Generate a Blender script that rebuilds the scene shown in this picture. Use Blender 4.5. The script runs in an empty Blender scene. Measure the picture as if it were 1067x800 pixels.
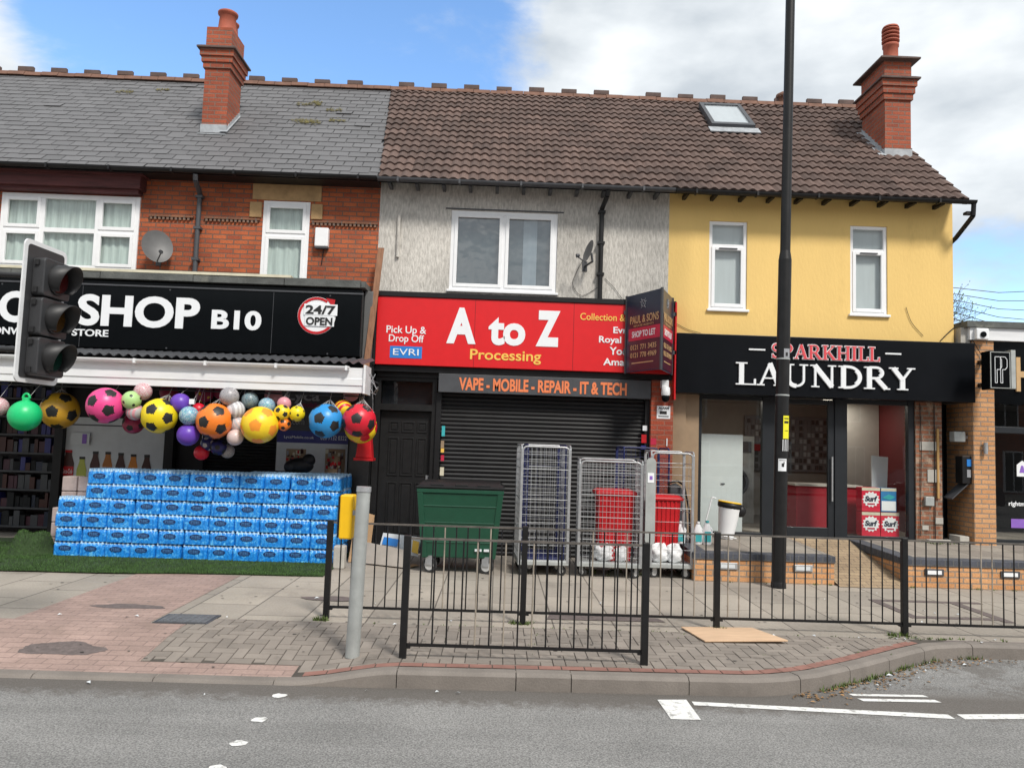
import bpy, bmesh, math, random
from mathutils import Vector, Matrix
random.seed(7)
rad = math.radians
S = bpy.context.scene
COL = S.collection

# ---------------------------------------------------------------- camera
PITCH, ROLL, YAW, FPX, CAMZ = rad(4.43), rad(1.9), rad(0.92), 800.0, 1.74
fwd = Vector((math.sin(YAW)*math.cos(PITCH), math.cos(YAW)*math.cos(PITCH), math.sin(PITCH)))
rgt = Vector((math.cos(YAW), -math.sin(YAW), 0)); upv = rgt.cross(fwd)
cr, cu = rgt*math.cos(ROLL)+upv*math.sin(ROLL), -rgt*math.sin(ROLL)+upv*math.cos(ROLL)
cam = bpy.data.cameras.new('camera'); camo = bpy.data.objects.new('camera', cam); COL.objects.link(camo)
camo.matrix_world = Matrix(((cr.x, cu.x, -fwd.x, 0), (cr.y, cu.y, -fwd.y, 0), (cr.z, cu.z, -fwd.z, CAMZ), (0, 0, 0, 1)))
cam.sensor_width = 36; cam.lens = 36*FPX/1067; cam.clip_end = 2000; cam.clip_start = .05
S.camera = camo
def at(u, v, Y):                     # photo pixel -> point on the plane at distance Y
    d = cr*(u-533.5)+cu*(400-v)+fwd*FPX; t = Y/d.y
    return Vector((d.x*t, Y, CAMZ+d.z*t))

# ---------------------------------------------------------------- sky, sun, exposure
SUN_EL, SUN_AZ = rad(48), rad(150)   # azimuth clockwise from +Y (the view direction)
W = bpy.data.worlds.new('World'); S.world = W; W.use_nodes = True
nt = W.node_tree; nt.nodes.clear(); L = nt.links.new
def N(t, **k):
    n = nt.nodes.new(t)
    for a, b in k.items(): setattr(n, a, b)
    return n
sky = N('ShaderNodeTexSky', sky_type='NISHITA', sun_disc=False, sun_elevation=SUN_EL, sun_rotation=SUN_AZ)
sky.ozone_density = 2.0; sky.air_density = 1.0; sky.dust_density = .6
bg1 = N('ShaderNodeBackground'); bg1.inputs[1].default_value = .15
hs = N('ShaderNodeHueSaturation'); hs.inputs['Saturation'].default_value = 1.12; hs.inputs['Value'].default_value = 1.25
L(sky.outputs[0], hs.inputs['Color']); L(hs.outputs[0], bg1.inputs[0])
tc = N('ShaderNodeTexCoord')
mp = N('ShaderNodeMapping'); mp.inputs['Scale'].default_value = (2.2, 2.2, 5.0); mp.inputs['Location'].default_value = (3.1, .4, 1.7)
L(tc.outputs['Generated'], mp.inputs[0])
n1 = N('ShaderNodeTexNoise'); n1.inputs['Scale'].default_value = 1.6; n1.inputs['Detail'].default_value = 9; n1.inputs['Roughness'].default_value = .6; n1.inputs['Distortion'].default_value = .3
L(mp.outputs[0], n1.inputs['Vector'])
def patch(u, v, inner, outer):       # a clear gap in the clouds round one direction of the sky
    d = (cr*(u-533.5)+cu*(400-v)+fwd*FPX).normalized()
    dt = N('ShaderNodeVectorMath', operation='DOT_PRODUCT'); dt.inputs[1].default_value = d
    L(tc.outputs['Generated'], dt.inputs[0])
    mr = N('ShaderNodeMapRange'); mr.interpolation_type = 'SMOOTHSTEP'
    mr.inputs['From Min'].default_value = math.cos(rad(outer)); mr.inputs['From Max'].default_value = math.cos(rad(inner))
    L(dt.outputs['Value'], mr.inputs[0]); return mr.outputs[0]
def M_(op, a, b):
    n = N('ShaderNodeMath', operation=op)
    for i, x in enumerate((a, b)):
        if isinstance(x, (int, float)): n.inputs[i].default_value = x
        else: L(x, n.inputs[i])
    return n.outputs[0]
gaps = M_('MAXIMUM', patch(350, 20, 9, 18), M_('MAXIMUM', patch(190, 40, 5, 12), M_('MULTIPLY', patch(1055, 315, 2, 8), .9)))
cov = M_('SUBTRACT', M_('ADD', n1.outputs['Fac'], .34), M_('MULTIPLY', gaps, .48))
cr1 = N('ShaderNodeMapRange'); cr1.interpolation_type = 'SMOOTHSTEP'
cr1.inputs['From Min'].default_value = .42; cr1.inputs['From Max'].default_value = .72
L(cov, cr1.inputs[0])
n2 = N('ShaderNodeTexNoise'); n2.inputs['Scale'].default_value = 2.6; n2.inputs['Detail'].default_value = 6; L(mp.outputs[0], n2.inputs['Vector'])
rp = N('ShaderNodeValToRGB'); rp.color_ramp.elements[0].position = .34; rp.color_ramp.elements[0].color = (.40, .44, .48, 1)
rp.color_ramp.elements[1].position = .64; rp.color_ramp.elements[1].color = (.66, .69, .71, 1)
L(n2.outputs['Fac'], rp.inputs[0])
bg2 = N('ShaderNodeBackground'); bg2.inputs[1].default_value = 1.0; L(rp.outputs[0], bg2.inputs[0])
mx = N('ShaderNodeMixShader'); L(cr1.outputs[0], mx.inputs[0]); L(bg1.outputs[0], mx.inputs[1]); L(bg2.outputs[0], mx.inputs[2])
wo = N('ShaderNodeOutputWorld'); L(mx.outputs[0], wo.inputs[0])

sl = bpy.data.lights.new('sun', 'SUN'); sl.energy = 2.3; sl.angle = rad(11); sl.color = (1, .95, .88)
so = bpy.data.objects.new('sun', sl); COL.objects.link(so)
sd = Vector((math.sin(SUN_AZ)*math.cos(SUN_EL), math.cos(SUN_AZ)*math.cos(SUN_EL), math.sin(SUN_EL)))
so.rotation_euler = sd.to_track_quat('Z', 'Y').to_euler(); so.location = (8, -20, 30)
S.view_settings.view_transform = 'Standard'; S.view_settings.look = 'None'; S.view_settings.exposure = 0.62; S.view_settings.gamma = 1

# ---------------------------------------------------------------- materials
def newmat(name):
    m = bpy.data.materials.new(name); m.use_nodes = True
    t = m.node_tree; b = t.nodes['Principled BSDF']; return m, t, b
def mat(name, c, rough=.6, metal=0, var=.12, scale=6, bump=0, bscale=40, spec=.5, stretch=(1, 1, 1), rnd=0, oi=0, fine=0, coat=0, dirt=None, emit=0):
    m, t, b = newmat(name); K = t.links.new
    def n(ty, **k):
        q = t.nodes.new(ty)
        for a, v in k.items(): setattr(q, a, v)
        return q
    b.inputs['Roughness'].default_value = rough; b.inputs['Metallic'].default_value = metal; b.inputs['Specular IOR Level'].default_value = spec
    if coat: b.inputs['Coat Weight'].default_value = coat
    tcx = n('ShaderNodeTexCoord'); mpp = n('ShaderNodeMapping'); mpp.inputs['Scale'].default_value = stretch; K(tcx.outputs['Object'], mpp.inputs[0])
    ns = n('ShaderNodeTexNoise'); ns.inputs['Scale'].default_value = scale; ns.inputs['Detail'].default_value = 6; ns.inputs['Roughness'].default_value = .6; K(mpp.outputs[0], ns.inputs['Vector'])
    val = ns.outputs['Fac']
    rr = n('ShaderNodeMapRange'); rr.inputs['From Min'].default_value = .3; rr.inputs['From Max'].default_value = .7
    rr.inputs['To Min'].default_value = 1-var; rr.inputs['To Max'].default_value = 1+var; K(val, rr.inputs[0])
    cur = rr.outputs[0]
    def mul(x, y):
        q = n('ShaderNodeMath', operation='MULTIPLY'); K(x, q.inputs[0]); K(y, q.inputs[1]); return q.outputs[0]
    def rng(src, lo, hi, a=0., e=1.):
        q = n('ShaderNodeMapRange'); K(src, q.inputs[0]); q.inputs['From Min'].default_value = a; q.inputs['From Max'].default_value = e
        q.inputs['To Min'].default_value = lo; q.inputs['To Max'].default_value = hi; return q.outputs[0]
    if rnd:
        at_ = n('ShaderNodeAttribute'); at_.attribute_name = 'rnd'; cur = mul(cur, rng(at_.outputs['Fac'], 1-rnd, 1+rnd))
    if oi:
        o_ = n('ShaderNodeObjectInfo'); cur = mul(cur, rng(o_.outputs['Random'], 1-oi, 1+oi))
    if fine:
        n3 = n('ShaderNodeTexNoise'); n3.inputs['Scale'].default_value = 130; n3.inputs['Detail'].default_value = 3; K(mpp.outputs[0], n3.inputs['Vector'])
        cur = mul(cur, rng(n3.outputs['Fac'], 1-fine, 1+fine, .3, .7))
    vm = n('ShaderNodeVectorMath', operation='SCALE'); vm.inputs[0].default_value = c[:3]; K(cur, vm.inputs['Scale'])
    out = vm.outputs[0]
    if dirt:
        nd = n('ShaderNodeTexNoise'); nd.inputs['Scale'].default_value = dirt[1]; nd.inputs['Detail'].default_value = 8; nd.inputs['Roughness'].default_value = .7; K(mpp.outputs[0], nd.inputs['Vector'])
        mix = n('ShaderNodeMix', data_type='RGBA'); K(rng(nd.outputs['Fac'], 0, 1, dirt[2], dirt[2]+.15), mix.inputs[0]); K(out, mix.inputs[6]); mix.inputs[7].default_value = (*dirt[0], 1)
        out = mix.outputs[2]
    K(out, b.inputs['Base Color'])
    if emit:
        K(out, b.inputs['Emission Color']); b.inputs['Emission Strength'].default_value = emit
    if bump:
        nb = n('ShaderNodeTexNoise'); nb.inputs['Scale'].default_value = bscale; nb.inputs['Detail'].default_value = 5; K(mpp.outputs[0], nb.inputs['Vector'])
        bp = n('ShaderNodeBump'); bp.inputs['Strength'].default_value = bump; bp.inputs['Distance'].default_value = .01; K(nb.outputs['Fac'], bp.inputs['Height']); K(bp.outputs[0], b.inputs['Normal'])
    return m
def brickmat(name, c1, c2, mortar, bw=.225, bh=.075, ms=.010, off=.5, rough=.85, bump=.6, var=.25, vscale=1.3, stain=None, rot=0, freq=2, mottle=.15):
    m, t, b = newmat(name); K = t.links.new
    n = lambda ty: t.nodes.new(ty)
    uv = n('ShaderNodeUVMap'); uv.uv_map = 'UVMap'
    mp_ = n('ShaderNodeMapping'); mp_.inputs['Rotation'].default_value = (0, 0, rot); K(uv.outputs[0], mp_.inputs[0])
    br = n('ShaderNodeTexBrick'); br.offset = off; br.offset_frequency = freq
    br.inputs['Scale'].default_value = 1; br.inputs['Brick Width'].default_value = bw; br.inputs['Row Height'].default_value = bh
    br.inputs['Mortar Size'].default_value = ms; br.inputs['Mortar Smooth'].default_value = .15; br.inputs['Bias'].default_value = 0
    br.inputs['Color1'].default_value = (*c1, 1); br.inputs['Color2'].default_value = (*c2, 1); br.inputs['Mortar'].default_value = (*mortar, 1)
    K(mp_.outputs[0], br.inputs['Vector'])
    ns = n('ShaderNodeTexNoise'); ns.inputs['Scale'].default_value = vscale; ns.inputs['Detail'].default_value = 8; ns.inputs['Roughness'].default_value = .65; K(mp_.outputs[0], ns.inputs['Vector'])
    rr = n('ShaderNodeMapRange'); rr.inputs['From Min'].default_value = .3; rr.inputs['From Max'].default_value = .7; rr.inputs['To Min'].default_value = 1-var; rr.inputs['To Max'].default_value = 1+var; K(ns.outputs['Fac'], rr.inputs[0])
    n3 = n('ShaderNodeTexNoise'); n3.inputs['Scale'].default_value = 45; n3.inputs['Detail'].default_value = 3; K(mp_.outputs[0], n3.inputs['Vector'])
    r3 = n('ShaderNodeMapRange'); r3.inputs['From Min'].default_value = .3; r3.inputs['From Max'].default_value = .7; r3.inputs['To Min'].default_value = 1-mottle; r3.inputs['To Max'].default_value = 1+mottle; K(n3.outputs['Fac'], r3.inputs[0])
    mm = n('ShaderNodeMath'); mm.operation = 'MULTIPLY'; K(rr.outputs[0], mm.inputs[0]); K(r3.outputs[0], mm.inputs[1])
    vm = n('ShaderNodeVectorMath'); vm.operation = 'SCALE'; K(br.outputs['Color'], vm.inputs[0]); K(mm.outputs[0], vm.inputs['Scale'])
    out = vm.outputs[0]
    if stain:
        nd = n('ShaderNodeTexNoise'); nd.inputs['Scale'].default_value = stain[1]; nd.inputs['Detail'].default_value = 9; nd.inputs['Roughness'].default_value = .7; K(mp_.outputs[0], nd.inputs['Vector'])
        r4 = n('ShaderNodeMapRange'); r4.inputs['From Min'].default_value = stain[2]; r4.inputs['From Max'].default_value = stain[2]+.12; r4.inputs['To Max'].default_value = stain[3]; K(nd.outputs['Fac'], r4.inputs[0])
        mix = n('ShaderNodeMix'); mix.data_type = 'RGBA'; K(r4.outputs[0], mix.inputs[0]); K(out, mix.inputs[6]); mix.inputs[7].default_value = (*stain[0], 1); out = mix.outputs[2]
    K(out, b.inputs['Base Color']); b.inputs['Roughness'].default_value = rough
    inv = n('ShaderNodeMath'); inv.operation = 'MULTIPLY_ADD'; K(br.outputs['Fac'], inv.inputs[0]); inv.inputs[1].default_value = -1; K(n3.outputs['Fac'], inv.inputs[2])
    bp = n('ShaderNodeBump'); bp.inputs['Strength'].default_value = bump; bp.inputs['Distance'].default_value = .008; K(inv.outputs[0], bp.inputs['Height']); K(bp.outputs[0], b.inputs['Normal'])
    return m
def glassmat(name, tint=(.8, .85, .85), refl=1.5, rough=.0, wob=0):
    m = bpy.data.materials.new(name); m.use_nodes = True; t = m.node_tree; t.nodes.clear(); K = t.links.new
    tr = t.nodes.new('ShaderNodeBsdfTransparent'); tr.inputs[0].default_value = (*tint, 1)
    gl = t.nodes.new('ShaderNodeBsdfGlossy'); gl.inputs['Roughness'].default_value = rough
    fr = t.nodes.new('ShaderNodeFresnel'); ge = t.nodes.new('ShaderNodeNewGeometry')     # same reflectance from both sides of a pane
    m1 = t.nodes.new('ShaderNodeMath'); m1.operation = 'MULTIPLY_ADD'; K(ge.outputs['Backfacing'], m1.inputs[0]); m1.inputs[1].default_value = -2; m1.inputs[2].default_value = 1
    m2 = t.nodes.new('ShaderNodeMath'); m2.operation = 'POWER'; m2.inputs[0].default_value = refl; K(m1.outputs[0], m2.inputs[1]); K(m2.outputs[0], fr.inputs[0])
    if wob:
        no = t.nodes.new('ShaderNodeTexNoise'); no.inputs['Scale'].default_value = 3; tcx = t.nodes.new('ShaderNodeTexCoord'); K(tcx.outputs['Object'], no.inputs['Vector'])
        bp = t.nodes.new('ShaderNodeBump'); bp.inputs['Strength'].default_value = wob; bp.inputs['Distance'].default_value = .02; K(no.outputs['Fac'], bp.inputs['Height']); K(bp.outputs[0], gl.inputs['Normal'])
    mx = t.nodes.new('ShaderNodeMixShader'); K(fr.outputs[0], mx.inputs[0]); K(tr.outputs[0], mx.inputs[1]); K(gl.outputs[0], mx.inputs[2])
    o = t.nodes.new('ShaderNodeOutputMaterial'); K(mx.outputs[0], o.inputs[0]); return m

X = {}
X['brick_red'] = brickmat('red brick', (.43, .108, .036), (.29, .065, .027), (.15, .085, .06), stain=((.20, .11, .075), 2.2, .58, .6))
X['brick_chim'] = brickmat('chimney brick', (.37, .085, .038), (.26, .06, .03), (.20, .12, .09), stain=((.12, .07, .05), 3, .62, .6))
X['brick_orange'] = brickmat('orange brick', (.60, .32, .15), (.50, .24, .10), (.27, .21, .16), var=.15)
X['brick_old'] = brickmat('crumbling brick', (.32, .12, .06), (.20, .08, .045), (.22, .17, .13), ms=.014, bump=1, var=.4, vscale=4, stain=((.45, .33, .24), 5, .52, .85))
X['brick_dim'] = brickmat('brown brick', (.24, .11, .06), (.18, .085, .05), (.15, .12, .1))
X['blue_brick'] = brickmat('dark coping brick', (.075, .08, .10), (.055, .06, .075), (.10, .10, .10), bw=.11, bh=.3, ms=.008)
X['slab'] = brickmat('concrete paving slab', (.365, .325, .275), (.28, .25, .215), (.12, .105, .09), bw=.9, bh=.6, ms=.008, rot=rad(90), bump=.25, var=.14, vscale=1.2, stain=((.20, .175, .15), 1.1, .56, .55), mottle=.09)
X['pink_slab'] = brickmat('pink paving', (.36, .255, .22), (.30, .215, .185), (.225, .16, .14), bw=.2, bh=.1, ms=.006, off=.5, bump=.25, var=.16, vscale=1.5, stain=((.22, .16, .13), 1.8, .56, .6), mottle=.12)
X['ramp_block'] = brickmat('ramp block paving', (.36, .27, .17), (.30, .22, .14), (.16, .12, .09), bw=.2, bh=.1, ms=.006)
X['deck'] = brickmat('forecourt paving', (.29, .26, .22), (.24, .21, .18), (.12, .10, .09), bw=.45, bh=.45, ms=.007, off=0, bump=.3, var=.2, stain=((.12, .12, .08), 2, .58, .6))
X['block'] = mat('grey paving block', (.235, .205, .178), .9, var=.14, scale=3, rnd=.13, bump=.3, bscale=80, dirt=((.12, .105, .09), 1.6, .56))
X['joint'] = mat('block joint sand', (.075, .065, .055), .95, var=.2)
X['kerb'] = mat('kerb concrete', (.195, .172, .152), .85, var=.16, scale=3, bump=.25, bscale=60, fine=.1, dirt=((.15, .13, .11), 3, .60))
X['red_block'] = mat('red edging block', (.25, .125, .10), .85, var=.2, scale=5, bump=.2)
X['render_yellow'] = mat('yellow painted render', (.80, .555, .205), .85, var=.05, scale=1.1, bump=.45, bscale=26, spec=.25, fine=.03, stretch=(1, 1, .4), dirt=((.68, .46, .165), 1.3, .58))
X['white_pvc'] = mat('white pvc', (.82, .83, .84), .35, var=.03)
X['white_paint'] = mat('white painted metal', (.74, .75, .76), .4, var=.08, scale=2, stretch=(1, 1, 8), dirt=((.5, .48, .44), 1.7, .64))
X['slate'] = mat('slate', (.125, .123, .127), .6, var=.07, scale=1.6, rnd=.10, bump=.2, dirt=((.16, .14, .08), 1.3, .70))
X['tile'] = mat('concrete roof tile', (.105, .068, .056), .85, var=.18, scale=2, rnd=.25, bump=.3, fine=.2, dirt=((.30, .25, .21), 16, .66))
X['ridge'] = mat('ridge tile', (.17, .088, .06), .85, var=.3, scale=4, bump=.3)
X['ridge_dark'] = mat('dark ridge crest', (.11, .075, .065), .85, var=.3, scale=4)
X['lead'] = mat('lead flashing', (.36, .38, .40), .5, var=.25, scale=8)
X['black_plastic'] = mat('black plastic', (.012, .012, .013), .45, var=.2, spec=.3)
X['black_paint'] = mat('black painted steel', (.012, .012, .0125), .45, spec=.3, var=.25, scale=9, bump=.08, dirt=((.10, .09, .08), 7, .70))
X['rail_sunlit'] = mat('sunlit rail bar', (.30, .26, .21), .6, var=.3, scale=6, dirt=((.10, .09, .08), 5, .55))  # sunlight on some of the bars, put into a paler colour
X['black_gloss'] = mat('black gloss sign panel', (.004, .005, .006), .12, var=.1, spec=.12)
X['charcoal'] = mat('charcoal frame', (.018, .021, .025), .4, var=.1, spec=.35)
X['dark_grey'] = mat('dark grey', (.06, .063, .07), .5, var=.15)
X['shutter'] = mat('dark shutter lath', (.017, .017, .018), .42, var=.2, scale=3, spec=.35)
X['felt'] = mat('roofing felt', (.10, .105, .10), .95, var=.35, scale=4, bump=.6, dirt=((.20, .20, .17), 3, .58))
X['cream'] = mat('cream trim', (.62, .58, .44), .7, var=.12)
X['stone'] = mat('sandstone', (.42, .27, .13), .9, var=.25, scale=5, bump=.3)
X['maroon'] = mat('peeling maroon timber', (.085, .022, .022), .7, var=.45, scale=4, stretch=(.4, 1, 6), bump=.6, dirt=((.20, .12, .11), 5, .68))
X['letter_white'] = mat('white lettering', (.80, .82, .84), .4, var=.02)
X['letter_yellow'] = mat('yellow lettering', (.85, .52, .10), .4, var=.02)
X['letter_orange'] = mat('orange lettering', (.80, .22, .085), .4, var=.03)
X['letter_pink'] = mat('coral lettering', (.68, .075, .09), .4, var=.02)
X['letter_gold'] = mat('gold lettering', (.55, .36, .18), .35, var=.08)
X['black_text'] = mat('black print', (.015, .015, .015), .5, var=.02)
X['sign_red'] = mat('red sign panel', (.66, .010, .014), .38, var=.04)
X['evri_blue'] = mat('blue sign patch', (.02, .20, .60), .4, var=.03)
X['red'] = mat('red plastic', (.50, .008, .014), .4, var=.12)
X['maroon_panel'] = mat('deep red panel', (.11, .006, .010), .45, var=.05)
X['green_bin'] = mat('green bin plastic', (.007, .062, .034), .42, var=.10, bump=.08, bscale=30, dirt=((.05, .11, .075), 3, .67))
X['rubber'] = mat('rubber', (.03, .03, .03), .8)
X['wheel_white'] = mat('castor wheel', (.50, .50, .49), .5, var=.15)
X['zinc'] = mat('zinc plated steel', (.42, .43, .44), .42, metal=.55, var=.15, scale=12)
X['rail_mid'] = mat('rubbed black rail', (.10, .09, .08), .5, var=.4, scale=9)
X['galv'] = mat('galvanised steel', (.40, .42, .41), .55, metal=.35, var=.14, scale=7, bump=.05, dirt=((.30, .20, .12), 5, .70))
X['blue_steel'] = mat('blue painted steel', (.014, .02, .09), .4, var=.15)
X['cardboard'] = mat('cardboard', (.42, .27, .15), .9, var=.12, scale=5, dirt=((.28, .17, .09), 4, .64))
X['plywood'] = mat('pale plywood', (.58, .40, .26), .85, var=.12, scale=3, stretch=(1, 5, 1))
X['old_wood'] = mat('weathered plank', (.28, .14, .08), .85, var=.35, scale=6, stretch=(6, 6, .8))
X['tan'] = mat('tan panel', (.30, .21, .13), .6, var=.1)
X['beige_wall'] = mat('interior wall', (.50, .47, .42), .8, var=.05)
X['floor_in'] = mat('interior floor', (.20, .18, .16), .5)
X['curtain'] = mat('net curtain', (.52, .58, .565), .9, var=.2, scale=9, stretch=(3, 1, .15))
X['grey_back'] = mat('dim room', (.13, .15, .155), .9, var=.35, scale=1.2)
X['curtain_dark'] = mat('dark drape', (.10, .12, .13), .9, var=.3, scale=9, stretch=(3, 1, .2))
X['blind'] = mat('pale blind', (.55, .57, .60), .8, var=.06, scale=3, stretch=(4, 1, .3))
X['yellow_box'] = mat('yellow box', (.85, .50, .01), .4, var=.04)
X['tag_yellow'] = mat('yellow tag', (.80, .75, .02), .5, var=.03)
X['white_bag'] = mat('white plastic sacks', (.78, .79, .80), .5, var=.08, bump=.5, bscale=12)
X['teal'] = mat('teal label', (.05, .42, .45), .4)
X['purple'] = mat('purple sticker', (.25, .12, .50), .5)
X['navy'] = mat('navy board', (.018, .028, .055), .3, var=.15)
X['wine'] = mat('wine board', (.06, .015, .03), .35, var=.1)
X['board_pink'] = mat('crimson strip', (.50, .02, .06), .4)
X['dish'] = mat('dish grey', (.12, .12, .12), .5, var=.15)
X['concrete'] = mat('concrete', (.42, .40, .36), .9, var=.15, bump=.3)
X['leaf'] = mat('weed leaves', (.09, .13, .03), .7, var=.4, scale=15)
X['twig'] = mat('twig', (.07, .05, .04), .9)
X['litter'] = mat('dry leaves', (.22, .13, .06), .9, rnd=.6, var=.3)
X['car_white'] = mat('white car paint', (.75, .76, .77), .2, coat=.6, var=.02)
X['car_dark'] = mat('dark red car paint', (.06, .012, .015), .2, coat=.6, var=.02)
X['lamp_on'] = mat('lit tube', (1, .9, .75), .5, emit=3, var=0)
X['glass_up'] = glassmat('upstairs glass', (.90, .94, .92), 1.8, wob=.3)
X['glass_dark'] = glassmat('upstairs dark glass', (.60, .67, .70), 2.9, wob=.4)
X['glass_shop'] = glassmat('shop glass', (.93, .95, .94), 1.6)
X['glass_tint'] = glassmat('tinted glass', (.45, .48, .50), 1.55)
X['glass_flat'] = glassmat('roof window glass', (.9, .93, .93), 2.2)
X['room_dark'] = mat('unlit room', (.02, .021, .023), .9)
X['patch'] = mat('dark pavement patch', (.13, .105, .10), .95, var=.3, scale=20, bump=.4)
X['iron'] = mat('iron cover', (.12, .125, .135), .6, var=.2, scale=12, bump=.5, bscale=60)
X['paint_white'] = mat('worn road paint', (.70, .70, .68), .8, var=.08, scale=10, fine=.12, dirt=((.22, .21, .20), 16, .53))

def streaky(name):                   # rough grey render with vertical combing
    m, t, b = newmat(name); K = t.links.new; n = lambda ty: t.nodes.new(ty)
    tcx = n('ShaderNodeTexCoord'); mp_ = n('ShaderNodeMapping'); mp_.inputs['Scale'].default_value = (20, 20, 5.0); K(tcx.outputs['Object'], mp_.inputs[0])
    a = n('ShaderNodeTexNoise'); a.inputs['Scale'].default_value = 1.6; a.inputs['Detail'].default_value = 7; a.inputs['Roughness'].default_value = .7; K(mp_.outputs[0], a.inputs['Vector'])
    c = n('ShaderNodeTexNoise'); c.inputs['Scale'].default_value = .9; c.inputs['Detail'].default_value = 8; K(tcx.outputs['Object'], c.inputs['Vector'])
    r = n('ShaderNodeValToRGB'); r.color_ramp.elements[0].position = .36; r.color_ramp.elements[0].color = (.40, .38, .345, 1); r.color_ramp.elements[1].position = .60; r.color_ramp.elements[1].color = (.66, .63, .58, 1); K(a.outputs['Fac'], r.inputs[0])
    q = n('ShaderNodeMapRange'); q.inputs['From Min'].default_value = .35; q.inputs['From Max'].default_value = .65; q.inputs['To Min'].default_value = .8; q.inputs['To Max'].default_value = 1.12; K(c.outputs['Fac'], q.inputs[0])
    v = n('ShaderNodeVectorMath'); v.operation = 'SCALE'; K(r.outputs[0], v.inputs[0]); K(q.outputs[0], v.inputs['Scale']); K(v.outputs[0], b.inputs['Base Color'])
    b.inputs['Roughness'].default_value = .95
    bp = n('ShaderNodeBump'); bp.inputs['Strength'].default_value = .9; bp.inputs['Distance'].default_value = .02; K(a.outputs['Fac'], bp.inputs['Height']); K(bp.outputs[0], b.inputs['Normal']); return m
X['roughcast'] = streaky('combed grey render')

def asphalt():
    m, t, b = newmat('asphalt'); K = t.links.new; n = lambda ty: t.nodes.new(ty)
    tcx = n('ShaderNodeTexCoord')
    f = n('ShaderNodeTexNoise'); f.inputs['Scale'].default_value = 85; f.inputs['Detail'].default_value = 3; f.inputs['Roughness'].default_value = .75; K(tcx.outputs['Object'], f.inputs['Vector'])
    c = n('ShaderNodeTexNoise'); c.inputs['Scale'].default_value = 1.3; c.inputs['Detail'].default_value = 8; K(tcx.outputs['Object'], c.inputs['Vector'])
    r = n('ShaderNodeValToRGB'); r.color_ramp.elements[0].position = .36; r.color_ramp.elements[0].color = (.095, .094, .092, 1); r.color_ramp.elements[1].position = .66; r.color_ramp.elements[1].color = (.31, .305, .295, 1); K(f.outputs['Fac'], r.inputs[0])
    q = n('ShaderNodeMapRange'); q.inputs['From Min'].default_value = .3; q.inputs['From Max'].default_value = .7; q.inputs['To Min'].default_value = .88; q.inputs['To Max'].default_value = 1.1; K(c.outputs['Fac'], q.inputs[0])
    v = n('ShaderNodeVectorMath'); v.operation = 'SCALE'; K(r.outputs[0], v.inputs[0]); K(q.outputs[0], v.inputs['Scale'])
    # damp grit that gathers in the channel beside the kerb
    sp = n('ShaderNodeSeparateXYZ'); K(tcx.outputs['Object'], sp.inputs[0])
    nn = n('ShaderNodeTexNoise'); nn.inputs['Scale'].default_value = 9; nn.inputs['Detail'].default_value = 8; nn.inputs['Roughness'].default_value = .8; K(tcx.outputs['Object'], nn.inputs['Vector'])
    ma = n('ShaderNodeMath'); ma.operation = 'MULTIPLY_ADD'; K(nn.outputs['Fac'], ma.inputs[0]); ma.inputs[1].default_value = .75; K(sp.outputs['Y'], ma.inputs[2])
    g = n('ShaderNodeMapRange'); g.inputs['From Min'].default_value = 5.93; g.inputs['From Max'].default_value = 6.12; K(ma.outputs[0], g.inputs[0])
    mg = n('ShaderNodeMath'); mg.operation = 'MULTIPLY'; K(g.outputs[0], mg.inputs[0]); mg.inputs[1].default_value = .78
    h2 = n('ShaderNodeMapRange'); h2.inputs['From Min'].default_value = 6.05; h2.inputs['From Max'].default_value = 6.3; h2.inputs['To Min'].default_value = 1; h2.inputs['To Max'].default_value = 0; K(sp.outputs['Y'], h2.inputs[0])
    n5 = n('ShaderNodeTexNoise'); n5.inputs['Scale'].default_value = 2.2; n5.inputs['Detail'].default_value = 9; n5.inputs['Roughness'].default_value = .75; K(tcx.outputs['Object'], n5.inputs['Vector'])
    h3 = n('ShaderNodeMapRange'); h3.inputs['From Min'].default_value = .50; h3.inputs['From Max'].default_value = .58; h3.inputs['To Max'].default_value = .75; K(n5.outputs['Fac'], h3.inputs[0])
    mx5 = n('ShaderNodeMath'); mx5.operation = 'MAXIMUM'; K(h2.outputs[0], mx5.inputs[0]); K(h3.outputs[0], mx5.inputs[1]); mg2 = n('ShaderNodeMath'); mg2.operation = 'MULTIPLY'; K(mg.outputs[0], mg2.inputs[0]); K(mx5.outputs[0], mg2.inputs[1]); mg = mg2
    mix = n('ShaderNodeMix'); mix.data_type = 'RGBA'; K(mg.outputs[0], mix.inputs[0]); mq = n('ShaderNodeMapping'); mq.inputs['Scale'].default_value = (.35, 2.6, 1); K(tcx.outputs['Object'], mq.inputs[0])
    n6 = n('ShaderNodeTexNoise'); n6.inputs['Scale'].default_value = 1.5; n6.inputs['Detail'].default_value = 7; K(mq.outputs[0], n6.inputs['Vector'])
    q6 = n('ShaderNodeMapRange'); q6.inputs['From Min'].default_value = .38; q6.inputs['From Max'].default_value = .62; q6.inputs['To Min'].default_value = .98; q6.inputs['To Max'].default_value = 1.14; K(n6.outputs['Fac'], q6.inputs[0])
    v6 = n('ShaderNodeVectorMath'); v6.operation = 'SCALE'; K(v.outputs[0], v6.inputs[0]); K(q6.outputs[0], v6.inputs['Scale'])
    K(v6.outputs[0], mix.inputs[6]); mix.inputs[7].default_value = (.092, .079, .068, 1)
    K(mix.outputs[2], b.inputs['Base Color']); b.inputs['Roughness'].default_value = .9
    bp = n('ShaderNodeBump'); bp.inputs['Strength'].default_value = .5; bp.inputs['Distance'].default_value = .01; K(f.outputs['Fac'], bp.inputs['Height']); K(bp.outputs[0], b.inputs['Normal']); return m
X['asphalt'] = asphalt()

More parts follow.
